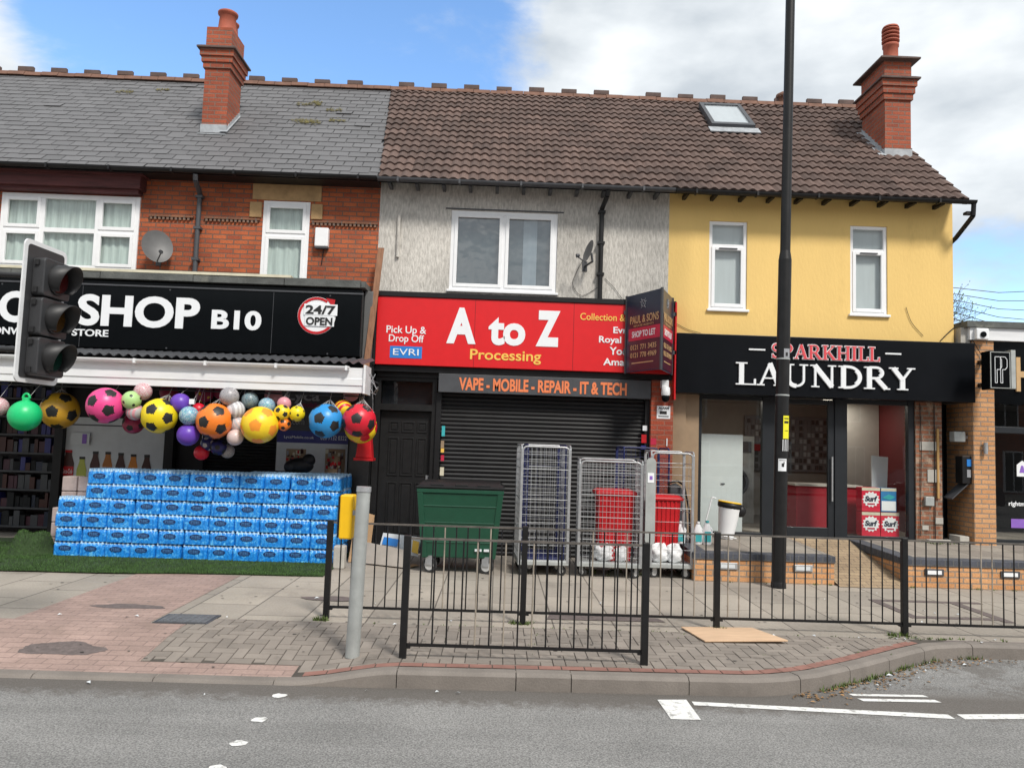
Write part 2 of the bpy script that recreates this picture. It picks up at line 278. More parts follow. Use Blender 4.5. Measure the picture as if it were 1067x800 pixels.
def watermat():                      # printed shrink film round a pack of bottles
    m, t, b = newmat('blue shrink film'); K = t.links.new; n = lambda ty: t.nodes.new(ty)
    tcx = n('ShaderNodeTexCoord'); oi = n('ShaderNodeObjectInfo')
    ad = n('ShaderNodeVectorMath'); K(tcx.outputs['Object'], ad.inputs[0]); K(oi.outputs['Random'], ad.inputs[1])
    ns = n('ShaderNodeTexNoise'); ns.inputs['Scale'].default_value = 15; ns.inputs['Detail'].default_value = 4; ns.inputs['Distortion'].default_value = 1.8; K(ad.outputs[0], ns.inputs['Vector'])
    r = n('ShaderNodeValToRGB'); e = r.color_ramp.elements; e[0].position = .3; e[0].color = (.008, .15, .52, 1); e[1].position = .70; e[1].color = (.14, .52, .88, 1)
    q = e.new(.52); q.color = (.015, .25, .72, 1); K(ns.outputs['Fac'], r.inputs[0])
    # clearer film over the bottle shoulders
    sp = n('ShaderNodeSeparateXYZ'); K(tcx.outputs['Object'], sp.inputs[0])
    n4 = n('ShaderNodeTexNoise'); n4.inputs['Scale'].default_value = 45; n4.inputs['Detail'].default_value = 2; K(ad.outputs[0], n4.inputs['Vector'])
    ma = n('ShaderNodeMath'); ma.operation = 'MULTIPLY_ADD'; K(n4.outputs['Fac'], ma.inputs[0]); ma.inputs[1].default_value = .05; K(sp.outputs['Z'], ma.inputs[2])
    g = n('ShaderNodeMapRange'); g.inputs['From Min'].default_value = .188; g.inputs['From Max'].default_value = .205; g.inputs['To Max'].default_value = .55; K(ma.outputs[0], g.inputs[0])
    mix = n('ShaderNodeMix'); mix.data_type = 'RGBA'; K(g.outputs[0], mix.inputs[0]); K(r.outputs[0], mix.inputs[6]); mix.inputs[7].default_value = (.50, .66, .76, 1)
    K(mix.outputs[2], b.inputs['Base Color']); b.inputs['Roughness'].default_value = .28
    bp = n('ShaderNodeBump'); bp.inputs['Strength'].default_value = .5; bp.inputs['Distance'].default_value = .01; K(n4.outputs['Fac'], bp.inputs['Height']); K(bp.outputs[0], b.inputs['Normal']); return m
X['film'] = watermat()
X['label_dark'] = mat('dark blue print', (.01, .03, .12), .35, var=.1)
X['mark_pale'] = mat('pale blue print', (.05, .15, .32), .35)
X['cap'] = mat('bottle tops', (.36, .56, .74), .35, oi=.1)

# ---------------------------------------------------------------- mesh builder
ORG = {}
def setp(o, label=None, cat=None, group=None, kind=None):
    if label: o['label'] = label
    if cat: o['category'] = cat
    if group: o['group'] = group
    if kind: o['kind'] = kind
    return o
def thing(name, loc, label, cat, group=None, rz=0):
    o = bpy.data.objects.new(name, None); o.empty_display_size = .1; COL.objects.link(o); o.location = loc; o.rotation_euler.z = rz
    ORG[o.name] = Vector(loc); return setp(o, label, cat, group)
class MB:
    def __init__(s): s.v = []; s.f = []; s.m = []; s.sm = []; s.T = None
    def add(s, vs, fs, m=0, sm=False):
        b = len(s.v)
        s.v += [(s.T @ Vector(p)) if s.T else Vector(p) for p in vs]
        for f in fs: s.f.append([b+i for i in f]); s.m.append(m); s.sm.append(sm)
        return s
    def quad(s, a, b, c, d, m=0): return s.add([a, b, c, d], [(0, 1, 2, 3)], m)
    def box(s, x0, x1, y0, y1, z0, z1, m=0):
        return s.add([(x0,y0,z0),(x1,y0,z0),(x1,y1,z0),(x0,y1,z0),(x0,y0,z1),(x1,y0,z1),(x1,y1,z1),(x0,y1,z1)],
                     [(0,3,2,1),(4,5,6,7),(0,1,5,4),(1,2,6,5),(2,3,7,6),(3,0,4,7)], m)
    def taper(s, b, t, z0, z1, m=0):  # b,t = (x0,x1,y0,y1)
        return s.add([(b[0],b[2],z0),(b[1],b[2],z0),(b[1],b[3],z0),(b[0],b[3],z0),(t[0],t[2],z1),(t[1],t[2],z1),(t[1],t[3],z1),(t[0],t[3],z1)],
                     [(0,3,2,1),(4,5,6,7),(0,1,5,4),(1,2,6,5),(2,3,7,6),(3,0,4,7)], m)
    def prism(s, poly, a, b, axis='y', m=0):
        def P(p, t): return (p[0], t, p[1]) if axis == 'y' else ((t, p[0], p[1]) if axis == 'x' else (p[0], p[1], t))
        n = len(poly); vs = [P(p, a) for p in poly]+[P(p, b) for p in poly]
        fs = [tuple(range(n)), tuple(range(2*n-1, n-1, -1))]+[(i, i+n, (i+1) % n+n, (i+1) % n) for i in range(n)]
        return s.add(vs, fs, m)
    def cyl(s, p0, p1, r0, r1=None, n=16, m=0, caps=True, sm=True):
        r1 = r0 if r1 is None else r1; p0, p1 = Vector(p0), Vector(p1); d = (p1-p0).normalized()
        a = d.orthogonal().normalized(); b = d.cross(a)
        vs = [p0+(a*math.cos(t)+b*math.sin(t))*r0 for t in [2*math.pi*i/n for i in range(n)]]+[p1+(a*math.cos(t)+b*math.sin(t))*r1 for t in [2*math.pi*i/n for i in range(n)]]
        s.add(vs, [(i, (i+1) % n, (i+1) % n+n, i+n) for i in range(n)], m, sm)
        if caps: s.add(vs, [tuple(range(n-1, -1, -1)), tuple(range(n, 2*n))], m)
        return s
    def tube(s, pts, r, n=6, m=0):
        for a, b in zip(pts[:-1], pts[1:]): s.cyl(a, b, r, r, n, m)
        return s
    def lathe(s, prof, c=(0, 0, 0), n=20, m=0, sm=True):
        c = Vector(c); vs = []; k = len(prof)
        for r, z in prof:
            for i in range(n): vs.append(c+Vector((r*math.cos(2*math.pi*i/n), r*math.sin(2*math.pi*i/n), z)))
        fs = [(j*n+i, j*n+(i+1) % n, (j+1)*n+(i+1) % n, (j+1)*n+i) for j in range(k-1) for i in range(n)]
        s.add(vs, fs, m, sm); s.add(vs, [tuple(range(n-1, -1, -1)), tuple(range((k-1)*n, k*n))], m); return s
    def ell(s, c, r, n=20, k=12, m=0):
        vs = []; c = Vector(c)
        for j in range(k+1):
            ph = math.pi*j/k
            for i in range(n):
                th = 2*math.pi*i/n; vs.append(c+Vector((r[0]*math.sin(ph)*math.cos(th), r[1]*math.sin(ph)*math.sin(th), -r[2]*math.cos(ph))))
        return s.add(vs, [(j*n+i, j*n+(i+1) % n, (j+1)*n+(i+1) % n, (j+1)*n+i) for j in range(k) for i in range(n)], m, True)
    def mesh(s, name, mats, org=None):
        me = bpy.data.meshes.new(name)
        cos = [tuple(v-org) if org else tuple(v) for v in s.v]
        me.from_pydata(cos, [], s.f)
        for x in (mats if isinstance(mats, (list, tuple)) else [mats]): me.materials.append(X[x] if isinstance(x, str) else x)
        if len(me.polygons) == len(s.f):
            me.polygons.foreach_set('material_index', s.m); me.polygons.foreach_set('use_smooth', s.sm)
        uv = me.uv_layers.new(name='UVMap'); o = org or Vector((0, 0, 0))
        rn = me.attributes.new('rnd', 'FLOAT', 'FACE'); rd = random.Random(len(s.f))
        for p in me.polygons:
            nn = p.normal; ax = max(range(3), key=lambda i: abs(nn[i]))
            for li in p.loop_indices:
                w = me.vertices[me.loops[li].vertex_index].co+o
                uv.data[li].uv = (w.y, w.z) if ax == 0 else ((w.x, w.z) if ax == 1 else (w.x, w.y))
            rn.data[p.index].value = s.rv[p.index] if hasattr(s, 'rv') and len(s.rv) == len(s.f) else rd.random()
        return me
    def build(s, name, mats, parent=None, local=False, base=None):
        if local: org = None
        elif parent is not None: org = ORG[parent.name]
        else: org = Vector(base) if base else None
        o = bpy.data.objects.new(name, s.mesh(name, mats, org)); COL.objects.link(o)
        if parent is not None: o.parent = parent; ORG[o.name] = ORG.get(parent.name, Vector())
        elif base: o.location = base; ORG[o.name] = Vector(base)
        else: ORG[o.name] = Vector()
        return o
def bev(o, w=.01, seg=2):
    b = o.modifiers.new('bevel', 'BEVEL'); b.width = w; b.segments = seg; b.limit_method = 'ANGLE'; b.angle_limit = rad(40); return o
def struct(o): o['kind'] = 'structure'; return o
def dup(root, loc=None, rz=None, parent=None):
    c = root.copy(); COL.objects.link(c)
    if parent: c.parent = parent
    if loc is not None: c.location = loc; ORG[c.name] = Vector(loc)
    if rz is not None: c.rotation_euler.z = rz
    for ch in list(KIDS(root)): dup(ch, parent=c)
    return c
def KIDS(o): return [x for x in bpy.data.objects if x.parent is o]

# ---------------------------------------------------------------- lettering
def text(s, x0, x1, z0, z1, Y, m, parent, name='lettering', bold=.0, depth=.006, frame=None, spacing=1, shear=0):
    """text fitted to the rectangle x0..x1, z0..z1 on the plane Y (facing -Y), or on a frame (origin, right, up, normal)."""
    cu_ = bpy.data.curves.new('t', 'FONT'); cu_.body = s; cu_.size = 1; cu_.extrude = 0; cu_.offset = bold; cu_.space_character = spacing; cu_.resolution_u = 5; cu_.shear = shear
    cu_.align_x = 'CENTER'; cu_.fill_mode = 'FRONT'
    to = bpy.data.objects.new('t', cu_); COL.objects.link(to); bpy.context.view_layer.update()
    me = bpy.data.meshes.new_from_object(to.evaluated_get(bpy.context.evaluated_depsgraph_get()))
    bpy.data.objects.remove(to); vs = [v.co.copy() for v in me.vertices]; fs = [tuple(p.vertices) for p in me.polygons]
    bpy.data.meshes.remove(me)
    ax, bx_ = min(v.x for v in vs), max(v.x for v in vs); ay, by = min(v.y for v in vs), max(v.y for v in vs)
    o, r, u, n = frame or (Vector((0, Y, 0)), Vector((1, 0, 0)), Vector((0, 0, 1)), Vector((0, -1, 0)))
    k = len(vs); P = []
    for d in (depth, 0):
        for v in vs: P.append(o+r*(x0+(v.x-ax)/(bx_-ax)*(x1-x0))+u*(z0+(v.y-ay)/(by-ay)*(z1-z0))+n*d)
    edges = {}
    for f in fs:
        for a, b in zip(f, f[1:]+f[:1]): edges[(a, b)] = 1
    side = [(a, a+k, b+k, b) for (a, b) in edges if (b, a) not in edges]
    mb = MB(); mb.add(P, list(fs)+side, 0); return mb.build(name, m, parent)
T_, t_ = .17, .075
def arc(cx, cz, rx, rz, a0, a1, n=10): return [(cx+rx*math.cos(rad(a0+(a1-a0)*i/n)), cz+rz*math.sin(rad(a0+(a1-a0)*i/n))) for i in range(n+1)]
def sf(x, z, w=.2, h=.06): return ('r', x-w, x+w, z, z+h)
GL = {
 'L': (.72, [('s', [(.2, 0), (.2, 1)], T_), sf(.2, 0), sf(.2, .94), ('r', .2, .7, 0, .06), ('r', .63, .7, 0, .28)]),
 'A': (.92, [('s', [(.14, .03), (.46, 1)], t_), ('s', [(.46, 1), (.76, .03)], T_), ('r', .25, .65, .3, .36), sf(.14, 0, .14), sf(.76, 0, .17)]),
 'U': (.94, [('s', [(.2, 1), (.2, .3)]+arc(.46, .3, .26, .27, 180, 270, 6), T_*.85), ('s', arc(.46, .3, .26, .27, 270, 360, 6)+[(.72, 1)], t_), sf(.2, .94, .18), sf(.72, .94, .15)]),
 'N': (.96, [('s', [(.18, 0), (.18, 1)], t_), ('s', [(.16, .98), (.76, .04)], T_), ('s', [(.76, 0), (.76, 1)], t_), sf(.18, 0, .14), sf(.12, .94, .12), sf(.76, .94, .14)]),
 'D': (.90, [('s', [(.2, 0), (.2, 1)], T_), ('s', [(.2, .97)]+arc(.38, .5, .40, .46, 90, -90, 14)+[(.2, .03)], .09), ('s', arc(.37, .5, .40, .42, 48, -48, 10), .14), ('r', .02, .2, 0, .06), ('r', .02, .2, .94, 1)]),
 'R': (.92, [('s', [(.2, 0), (.2, 1)], T_), ('s', [(.2, .97)]+arc(.44, .73, .22, .24, 90, -90, 10)+[(.2, .49)], .08), ('s', arc(.43, .73, .22, .2, 50, -50, 6), .13), ('s', [(.44, .5), (.78, .03)], T_*.9), sf(.2, 0, .19), ('r', .02, .2, .94, 1), ('r', .68, .92, 0, .06)]),
 'Y': (.88, [('s', [(.12, .97), (.44, .45)], T_*.9), ('s', [(.74, .97), (.44, .45)], t_), ('s', [(.44, .48), (.44, 0)], T_), sf(.13, .94, .16), sf(.74, .94, .14), sf(.44, 0, .19)]),
 'S': (.68, [('s', arc(.33, .74, .22, .23, 20, 180, 8)+arc(.33, .74, .22, .24, 190, 250, 3)+arc(.34, .26, .24, .24, 70, 0, 4)+arc(.34, .26, .24, .23, -10, -165, 8), .11), ('r', .50, .56, .72, .98), ('r', .07, .13, .02, .28)]),
 'P': (.80, [('s', [(.2, 0), (.2, 1)], T_), ('s', [(.2, .97)]+arc(.44, .71, .22, .26, 90, -90, 10)+[(.2, .45)], .08), ('s', arc(.43, .71, .22, .2, 50, -50, 6), .13), sf(.2, 0, .19), ('r', .02, .2, .94, 1)]),
 'K': (.92, [('s', [(.2, 0), (.2, 1)], T_), ('s', [(.74, .97), (.28, .42)], t_), ('s', [(.4, .55), (.78, .03)], T_*.9), sf(.2, 0, .18), sf(.2, .94, .18), sf(.72, .94, .14), sf(.78, 0, .15)]),
 'H': (.98, [('s', [(.2, 0), (.2, 1)], T_), ('s', [(.76, 0), (.76, 1)], T_), ('r', .2, .76, .47, .53), sf(.2, 0, .17), sf(.2, .94, .17), sf(.76, 0, .17), sf(.76, .94, .17)]),
 'I': (.44, [('s', [(.2, 0), (.2, 1)], T_), sf(.2, 0, .18), sf(.2, .94, .18)]),
}
def slab_text(s, x0, x1, z0, z1, Y, m, parent, name='lettering', depth=.03, grow=0):
    tot = sum(GL[c][0] for c in s); kx = (x1-x0)/(tot-.06); kz = z1-z0; cx = x0; objs = []
    mb = MB(); e = 0
    for c in s:
        w, items = GL[c]
        for it in items:
            e += 1; yy = Y-depth-(e % 7)*.0006
            if it[0] == 'r':
                _, a, b, c0, c1 = it; mb.box(cx+a*kx-grow, cx+b*kx+grow, yy, Y, z0+c0*kz-grow, z0+c1*kz+grow)
            else:
                pts = [Vector((p[0]*kx, p[1]*kz)) for p in it[1]]; hw = it[2]*kx/2+grow; lo, hi = [], []
                for i, p in enumerate(pts):
                    d = (pts[min(i+1, len(pts)-1)]-pts[max(i-1, 0)]).normalized(); q = Vector((-d.y, d.x))*hw
                    lo.append(p-q); hi.append(p+q)
                for i in range(len(pts)-1):
                    poly = [lo[i], lo[i+1], hi[i+1], hi[i]]
                    mb.prism([(cx+p.x, z0+p.y) for p in poly], yy, Y)
        cx += w*kx
    return mb.build(name, m, parent)

# ================================================================ GROUND
def sm(t): t = max(0, min(1, t)); return t*t*(3-2*t)
def hz(x, y): return -.10*sm((-.68-x)/.85)*sm((7.1-y)/1.1)     # the pavement dips to a dropped kerb on the left
RD = -.12
mb = MB(); mb.quad((-400, -400, RD), (400, -400, RD), (400, 400, RD), (-400, 400, RD))
struct(mb.build('road', 'asphalt'))
KP = [(-16, 5.93), (-1.5, 5.93), (-.7, 5.94), (1.4, 5.97), (2.0, 5.98), (2.25, 6.03), (2.6, 6.17), (3.15, 6.52), (3.75, 6.95), (4.1, 7.18), (4.45, 7.27), (16, 7.3)]
def ky(x):
    for (a, b), (c, d) in zip(KP[:-1], KP[1:]):
        if a <= x <= c: return b+(d-b)*(x-a)/(c-a)
    return KP[-1][1]
def sheet(name, x0, x1, yf0, yf1, mtl, dz, nx=None, ny=14):
    nx = nx or max(2, int((x1-x0)/.22)); mb = MB(); vs = []
    for i in range(nx+1):
        x = x0+(x1-x0)*i/nx; a = yf0(x) if callable(yf0) else yf0; b = yf1(x) if callable(yf1) else yf1
        for j in range(ny+1):
            y = a+(b-a)*j/ny; vs.append((x, y, hz(x, y)+dz))
    fs = [(i*(ny+1)+j, (i+1)*(ny+1)+j, (i+1)*(ny+1)+j+1, i*(ny+1)+j+1) for i in range(nx) for j in range(ny)]
    mb.add(vs, fs); o = mb.build(name, mtl); return struct(o)
sheet('pavement', -16, 16, lambda x: ky(x)+.06, 14, 'slab', 0, nx=150, ny=40)
sheet('paving', -16, -2.78, lambda x: ky(x)+.125, 7.22, 'pink_slab', .004)
sheet('paving', -2.78, -1.52, lambda x: ky(x)+.125, 6.3, 'pink_slab', .004)
sheet('paving', -4.35, -3.12, 7.224, 9.7, 'pink_slab', .004)
sheet('block_paving_bed', -2.776, -1.524, 6.304, 7.43, 'joint', .003)
sheet('block_paving_bed', -1.52, 4.3, lambda x: min(ky(x)+.1, 7.40), 7.43, 'joint', .003, nx=50)
sheet('kerb_channel', 4.3, 16, lambda x: ky(x)+.12, 7.43, 'patch', .004)
# herringbone blocks
mb = MB(); rv = []
def inside(x, y):
    if y > 7.42 or x < -2.76 or x > 4.0: return False
    return y > 6.32 if x < -1.50 else y > ky(x)+.265
u_ = .1
for i in range(-30, 48):
    for j in range(54, 76):
        t = (i-j) % 4
        if t == 0: w, h = 2, 1
        elif t == 3: w, h = 1, 2
        else: continue
        x, y = i*u_, j*u_; cx, cy = x+w*u_/2, y+h*u_/2
        g = .0045; z = .008+random.uniform(-.0015, .0015)
        n0 = len(mb.f)
        x0, x1, y0, y1 = max(x+g, -2.77), min(x+w*u_-g, 3.95), y+g, min(y+h*u_-g, 7.425); yl = lambda q_: 6.308 if q_ < -1.51 else ky(q_)+.232
        ya, yb_ = max(y0, yl(x0)), max(y0, yl(x1))
        if x1-x0 < .03 or y1-ya < .008 or y1-yb_ < .008: continue
        tlt = random.uniform(-.0015, .0015)
        Zs = [hz(a, b)+z for a, b in ((x0, y0), (x1, y0), (x1, y1), (x0, y1))]
        mb.add([(x0, ya, Zs[0]), (x1, yb_, Zs[1]+tlt), (x1, y1, Zs[2]+tlt), (x0, y1, Zs[3]), (x0, ya, Zs[0]-.012), (x1, yb_, Zs[1]-.012), (x1, y1, Zs[2]-.012), (x0, y1, Zs[3]-.012)],
               [(0, 1, 2, 3), (4, 5, 1, 0), (5, 6, 2, 1), (6, 7, 3, 2), (7, 4, 0, 3)])
        r_ = random.random(); rv += [r_]*5
mb.rv = rv; struct(mb.build('block_paving', 'block'))
# kerb stones + red edging
def seglen(a, b): return math.hypot(b[0]-a[0], b[1]-a[1])
path = []
for a, b in zip(KP[:-1], KP[1:]):
    n = max(1, round(seglen(a, b)/.06))
    for i in range(n): path.append((a[0]+(b[0]-a[0])*i/n, a[1]+(b[1]-a[1])*i/n))
path.append(KP[-1])
def nrm(i):
    a = path[max(0, i-3)]; b = path[min(len(path)-1, i+3)]; d = seglen(a, b); return (-(b[1]-a[1])/d, (b[0]-a[0])/d)
kb, rb = MB(), MB(); i = 0; rk = []
while i < len(path)-1:
    ln = 15 if not (2.0 < path[i][0] < 4.2) else 10
    if abs(path[i][0]) < 1 and random.random() < .3: ln = 7
    j = min(len(path)-1, i+ln); dz = random.uniform(-.003, .003)
    prof = lambda x, y: [(0, RD-.05), (0.004, hz(x, y-.3 if x < -.6 else y)-.02+dz), (.02, hz(x, y)-.004+dz), (.035, hz(x, y)+.004+dz), (.125, hz(x, y)+.006+dz), (.125, RD-.05)]
    secs = []
    for k in range(i, j+1):
        x, y = path[k]; nx_, ny_ = nrm(k); s_ = .0035 if k == i else (-.0035 if k == j else 0)
        secs.append([(x+nx_*o+ny_*s_, y+ny_*o-nx_*s_, z) for o, z in prof(x, y)])
    vs = [p for s in secs for p in s]; m = 6
    kb.add(vs, [(a*m+b, (a+1)*m+b, (a+1)*m+b+1, a*m+b+1) for a in range(len(secs)-1) for b in range(m-1)])
    kb.add(secs[0], [tuple(range(m))]); kb.add(secs[-1], [tuple(range(m))])
    i = j
struct(kb.build('kerb', 'kerb'))
i = 0
while i < len(path)-3:
    x, y = path[i]
    if -1.5 < x < 3.95:
        q = []
        for k in (i, i+3):
            px, py = path[k]; nx_, ny_ = nrm(k); s_ = .004 if k == i else -.004
            for o in (.132, .225): q.append((px+nx_*o+ny_*s_, py+ny_*o, hz(px, py+o)+.009))
        rb.quad(q[0], q[2], q[3], q[1])
    i += 3
struct(rb.build('edging_strip', 'red_block'))
# road paint
def paint(pts, nm='road_marking'):
    mb = MB(); mb.add([(x, y, RD+.004) for x, y in pts], [tuple(range(len(pts)))]); return struct(mb.build(nm, 'paint_white'))
paint([(1.25, 5.84), (1.47, 5.86), (1.47, 5.44), (1.26, 5.44)])
paint([(1.50, 5.82), (3.34, 5.69), (3.34, 5.60), (1.50, 5.74)])
paint([(3.41, 5.60), (3.41, 5.70), (6.5, 5.98), (6.5, 5.88)])
paint([(2.80, 6.11), (3.40, 6.13), (3.42, 6.08), (2.82, 6.06)]); paint([(2.82, 6.0), (3.43, 6.02), (3.45, 5.96), (2.84, 5.94)])
for y in (5.70, 5.22, 4.82, 4.46, 4.1, 3.75):
    mb = MB(); x = -1.50
    mb.add([(x+.055*math.cos(a)*random.uniform(.8, 1.15), y+.05*math.sin(a)*random.uniform(.7, 1.1), RD+.004) for a in [i*math.pi/6 for i in range(12)]], [tuple(range(12))])
    struct(mb.build('road_marking', 'paint_white'))
def blob(x, y, rx, ry, mtl, nm='pavement_patch', n=60, jag=.22):
    mb = MB(); pts = []
    for i in range(n):
        a = 2*math.pi*i/n; k = 1+jag*.45*math.sin(3*a+x)+jag*.35*math.sin(5*a+y*3)+random.uniform(-.04, .04); px_, py_ = x+rx*math.cos(a)*k, y+ry*math.sin(a)*k; pts.append((px_, py_, hz(px_, py_)+.0062))
    c = (x, y, hz(x, y)+.0062); mb.add(pts+[c], [(i, (i+1) % n, n) for i in range(n)]); return struct(mb.build(nm, mtl))
blob(-3.50, 6.50, .34, .13, 'patch'); blob(-3.6, 7.84, .36, .10, 'patch'); blob(-1.75, 8.5, .3, .12, 'patch')
mb = MB(); mb.add([(.62, 8.2, .006), (.55, 7.82, .006), (1.75, 7.85, .006), (1.7, 8.0, .006), (1.2, 8.1, .006)], [(0, 1, 2, 3, 4)]); struct(mb.build('pavement_patch', 'patch'))  # dark patch with its shadow painted in the same dark colour
mb = MB(); mb.box(4.55, 5.9, 9.3, 9.4, 0, .006).box(4.55, 4.65, 8.4, 9.3, 0, .006).box(5.5, 5.62, 8.3, 9.3, 0, .006).box(4.65, 5.5, 8.4, 8.5, 0, .006); struct(mb.build('pavement_patch', 'patch'))
t = thing('service_cover', (-2.84, 7.38, 0), 'dark grey metal inspection cover set in the pavement', 'manhole cover')
MB().box(-3.09, -2.59, 7.2, 7.56, 0, .012).build('cover_frame', 'dark_grey', t)
mb = MB().box(-3.06, -2.62, 7.23, 7.53, .004, .016); [mb.box(-3.04+i*.06, -3.01+i*.06, 7.24+j*.06, 7.27+j*.06, .016, .019) for i in range(7) for j in range(5)]; mb.build('cover_plate', 'iron', t)
# weeds and leaf litter in the joints and the gutter
mb = MB(); rl = MB()
def weed(x, y, z, h=.05, s=1):
    for k in range(int(9*s)):
        a = random.uniform(0, 6.28); r = random.uniform(.01, .05)*s; b = Vector((x+random.gauss(0, .02*s), y+random.gauss(0, .015*s), z))
        tip = b+Vector((math.cos(a)*r, math.sin(a)*r, h*random.uniform(.4, 1))); w = Vector((-math.sin(a), math.cos(a), 0))*.004*(1+s)
        mb.add([b-w, b+w, tip], [(0, 1, 2)])
for x, y in [(-1.62, 7.5), (3.95, 7.56), (2.24, 7.58), (.30, 7.6)]: [weed(x+random.uniform(-.1, .1), y+random.uniform(-.04, .04), 0, .05) for _ in range(8)]
for _ in range(60): x = random.uniform(3.7, 8); weed(x, random.uniform(7.42, 7.5), 0, .03, .6)
for _ in range(46): x = random.uniform(-1.2, 3.6); weed(x, 7.43+random.uniform(-.02, .02), 0, .022, .5)
for _ in range(30): x = random.uniform(-.6, 3.8); weed(x, random.uniform(6.5, 7.4), .005, .015, .4)
for _ in range(30): weed(random.uniform(1.2, 2.8), random.uniform(10.5, 11.3), 0, .05, .9)
for _ in range(26): weed(random.uniform(2.7, 8), 10.31, 0, .04, .7)
for _ in range(16): weed(7.35+random.gauss(0, .08), 10.28, 0, .22, 1.6)
for _ in range(26): weed(random.uniform(6.6, 7.3), random.uniform(11.8, 12.2), .40, .06, .9)
for _ in range(40): x = random.uniform(2.6, 4.6); weed(x, ky(x)-.03, RD, .05, .8)
setp(mb.build('weeds', 'leaf'), 'small green weeds in the paving joints and along the kerb', 'weeds', kind='stuff')
for _ in range(420):
    x = random.uniform(2.3, 4.6) if random.random() < .8 else random.uniform(4.6, 8); y = ky(x)-abs(random.gauss(0, .12))-.02
    a = random.uniform(0, 6.28); s_ = random.uniform(.008, .022); z = RD+random.uniform(.004, .012)
    c, q = math.cos(a)*s_, math.sin(a)*s_; rl.add([(x+c, y+q, z), (x-q*.6, y+c*.6, z+.006), (x-c, y-q, z), (x+q*.6, y-c*.6, z+.004)], [(0, 1, 2, 3)])
setp(rl.build('leaf_litter', 'litter'), 'brown leaf litter gathered against the curved kerb', 'litter', kind='stuff')

# ================================================================ HOUSES
def wall_mesh(mb, x0, x1, z0, z1, Y, holes, reveal=.10, m=0, mr=None):
    xs = sorted({x0, x1, *[h[0] for h in holes], *[h[1] for h in holes]}); zs = sorted({z0, z1, *[h[2] for h in holes], *[h[3] for h in holes]})
    for a, b in zip(xs[:-1], xs[1:]):
        for c, d in zip(zs[:-1], zs[1:]):
            cx, cz = (a+b)/2, (c+d)/2
            if any(h[0] < cx < h[1] and h[2] < cz < h[3] for h in holes): continue
            mb.quad((a, Y, c), (b, Y, c), (b, Y, d), (a, Y, d), m)
    mr = m if mr is None else mr
    for a, b, c, d in holes:
        R = Y+reveal
        mb.quad((a, Y, c), (a, R, c), (a, R, d), (a, Y, d), mr); mb.quad((b, R, c), (b, Y, c), (b, Y, d), (b, R, d), mr)
        mb.quad((a, R, d), (b, R, d), (b, Y, d), (a, Y, d), mr); mb.quad((a, Y, c), (b, Y, c), (b, R, c), (a, R, c), mr)
    return mb
def window(house, x0, x1, z0, z1, Y, cols, rows, glass='glass_up', back='curtain', sill=True, openers=(), inset=.06, thick=.055, backmesh=None):
    """white framed window; cols/rows are fractional split positions; openers: (col,row) lights with an inner sash"""
    fy = Y+inset; T = thick; fr = MB(); xs = [x0]+[x0+(x1-x0)*c for c in cols]+[x1]; zs = [z0]+[z0+(z1-z0)*r for r in rows]+[z1]
    fr.box(x0, x0+T, fy, fy+.06, z0, z1).box(x1-T, x1, fy, fy+.06, z0, z1).box(x0+T, x1-T, fy, fy+.06, z0, z0+T).box(x0+T, x1-T, fy, fy+.06, z1-T, z1)
    for x in xs[1:-1]: fr.box(x-T*.5, x+T*.5, fy-.001, fy+.058, z0+T, z1-T)
    for z in zs[1:-1]:
        for a, b in zip(xs[:-1], xs[1:]):
            fr.box(a+(T if a == x0 else T*.5), b-(T if b == x1 else T*.5), fy+.001, fy+.057, z-T*.5, z+T*.5)
    gm = MB(); sashes = []
    for i, (a, b) in enumerate(zip(xs[:-1], xs[1:])):
        for j, (c, d) in enumerate(zip(zs[:-1], zs[1:])):
            a1 = a+(T if i == 0 else T/2); b1 = b-(T if i == len(xs)-2 else T/2); c1 = c+(T if j == 0 else T/2); d1 = d-(T if j == len(zs)-2 else T/2)
            gm.quad((a1, fy+.03, c1), (b1, fy+.03, c1), (b1, fy+.03, d1), (a1, fy+.03, d1))
            if (i, j) in openers:
                w = .042; p = fy-.014; sash = MB(); sashes.append(sash)
                sash.box(a1-.012, a1+w, p, fy+.028, c1-.012, d1+.012).box(b1-w, b1+.012, p, fy+.028, c1-.012, d1+.012).box(a1+w, b1-w, p, fy+.028, c1-.012, c1+w).box(a1+w, b1-w, p, fy+.028, d1-w, d1+.012)
    o = thing_part('window', house, ((x0+x1)/2, fy, z0))
    bev(fr.build('frame', 'white_pvc', o), .006)
    for sash in sashes: bev(sash.build('sash', 'white_pvc', o), .005)
    gm.build('pane', glass, o)
    if sill: bev(MB().box(x0-.03, x1+.03, Y-.045, fy+.001, z0-.035, z0+.002).build('sill', 'white_pvc', o), .006)
    bk = MB(); yb = fy+.085
    if back in ('curtain', 'curtain_dark'):     # pleated
        n = int((x1-x0)/.012); vs = []
        for i in range(n+1):
            x = x0+(x1-x0)*i/n; y = yb+.010*math.sin(i*.55+.6*math.sin(i*.13)); vs += [(x, y, z0), (x, y, z1)]
        bk.add(vs, [(2*i, 2*i+2, 2*i+3, 2*i+1) for i in range(n)], 0, True)
    else: bk.quad((x0, yb, z0), (x1, yb, z0), (x1, yb, z1), (x0, yb, z1))
    bk.build('curtain' if 'curtain' in back else 'blind', back, o)  # grey_back is no blind: a dark sheet painted as the dim room
    return o
def thing_part(name, parent, loc):
    o = bpy.data.objects.new(name, None); o.empty_display_size = .1; COL.objects.link(o); o.parent = parent
    o.location = Vector(loc)-ORG[parent.name]; ORG[o.name] = Vector(loc); return o

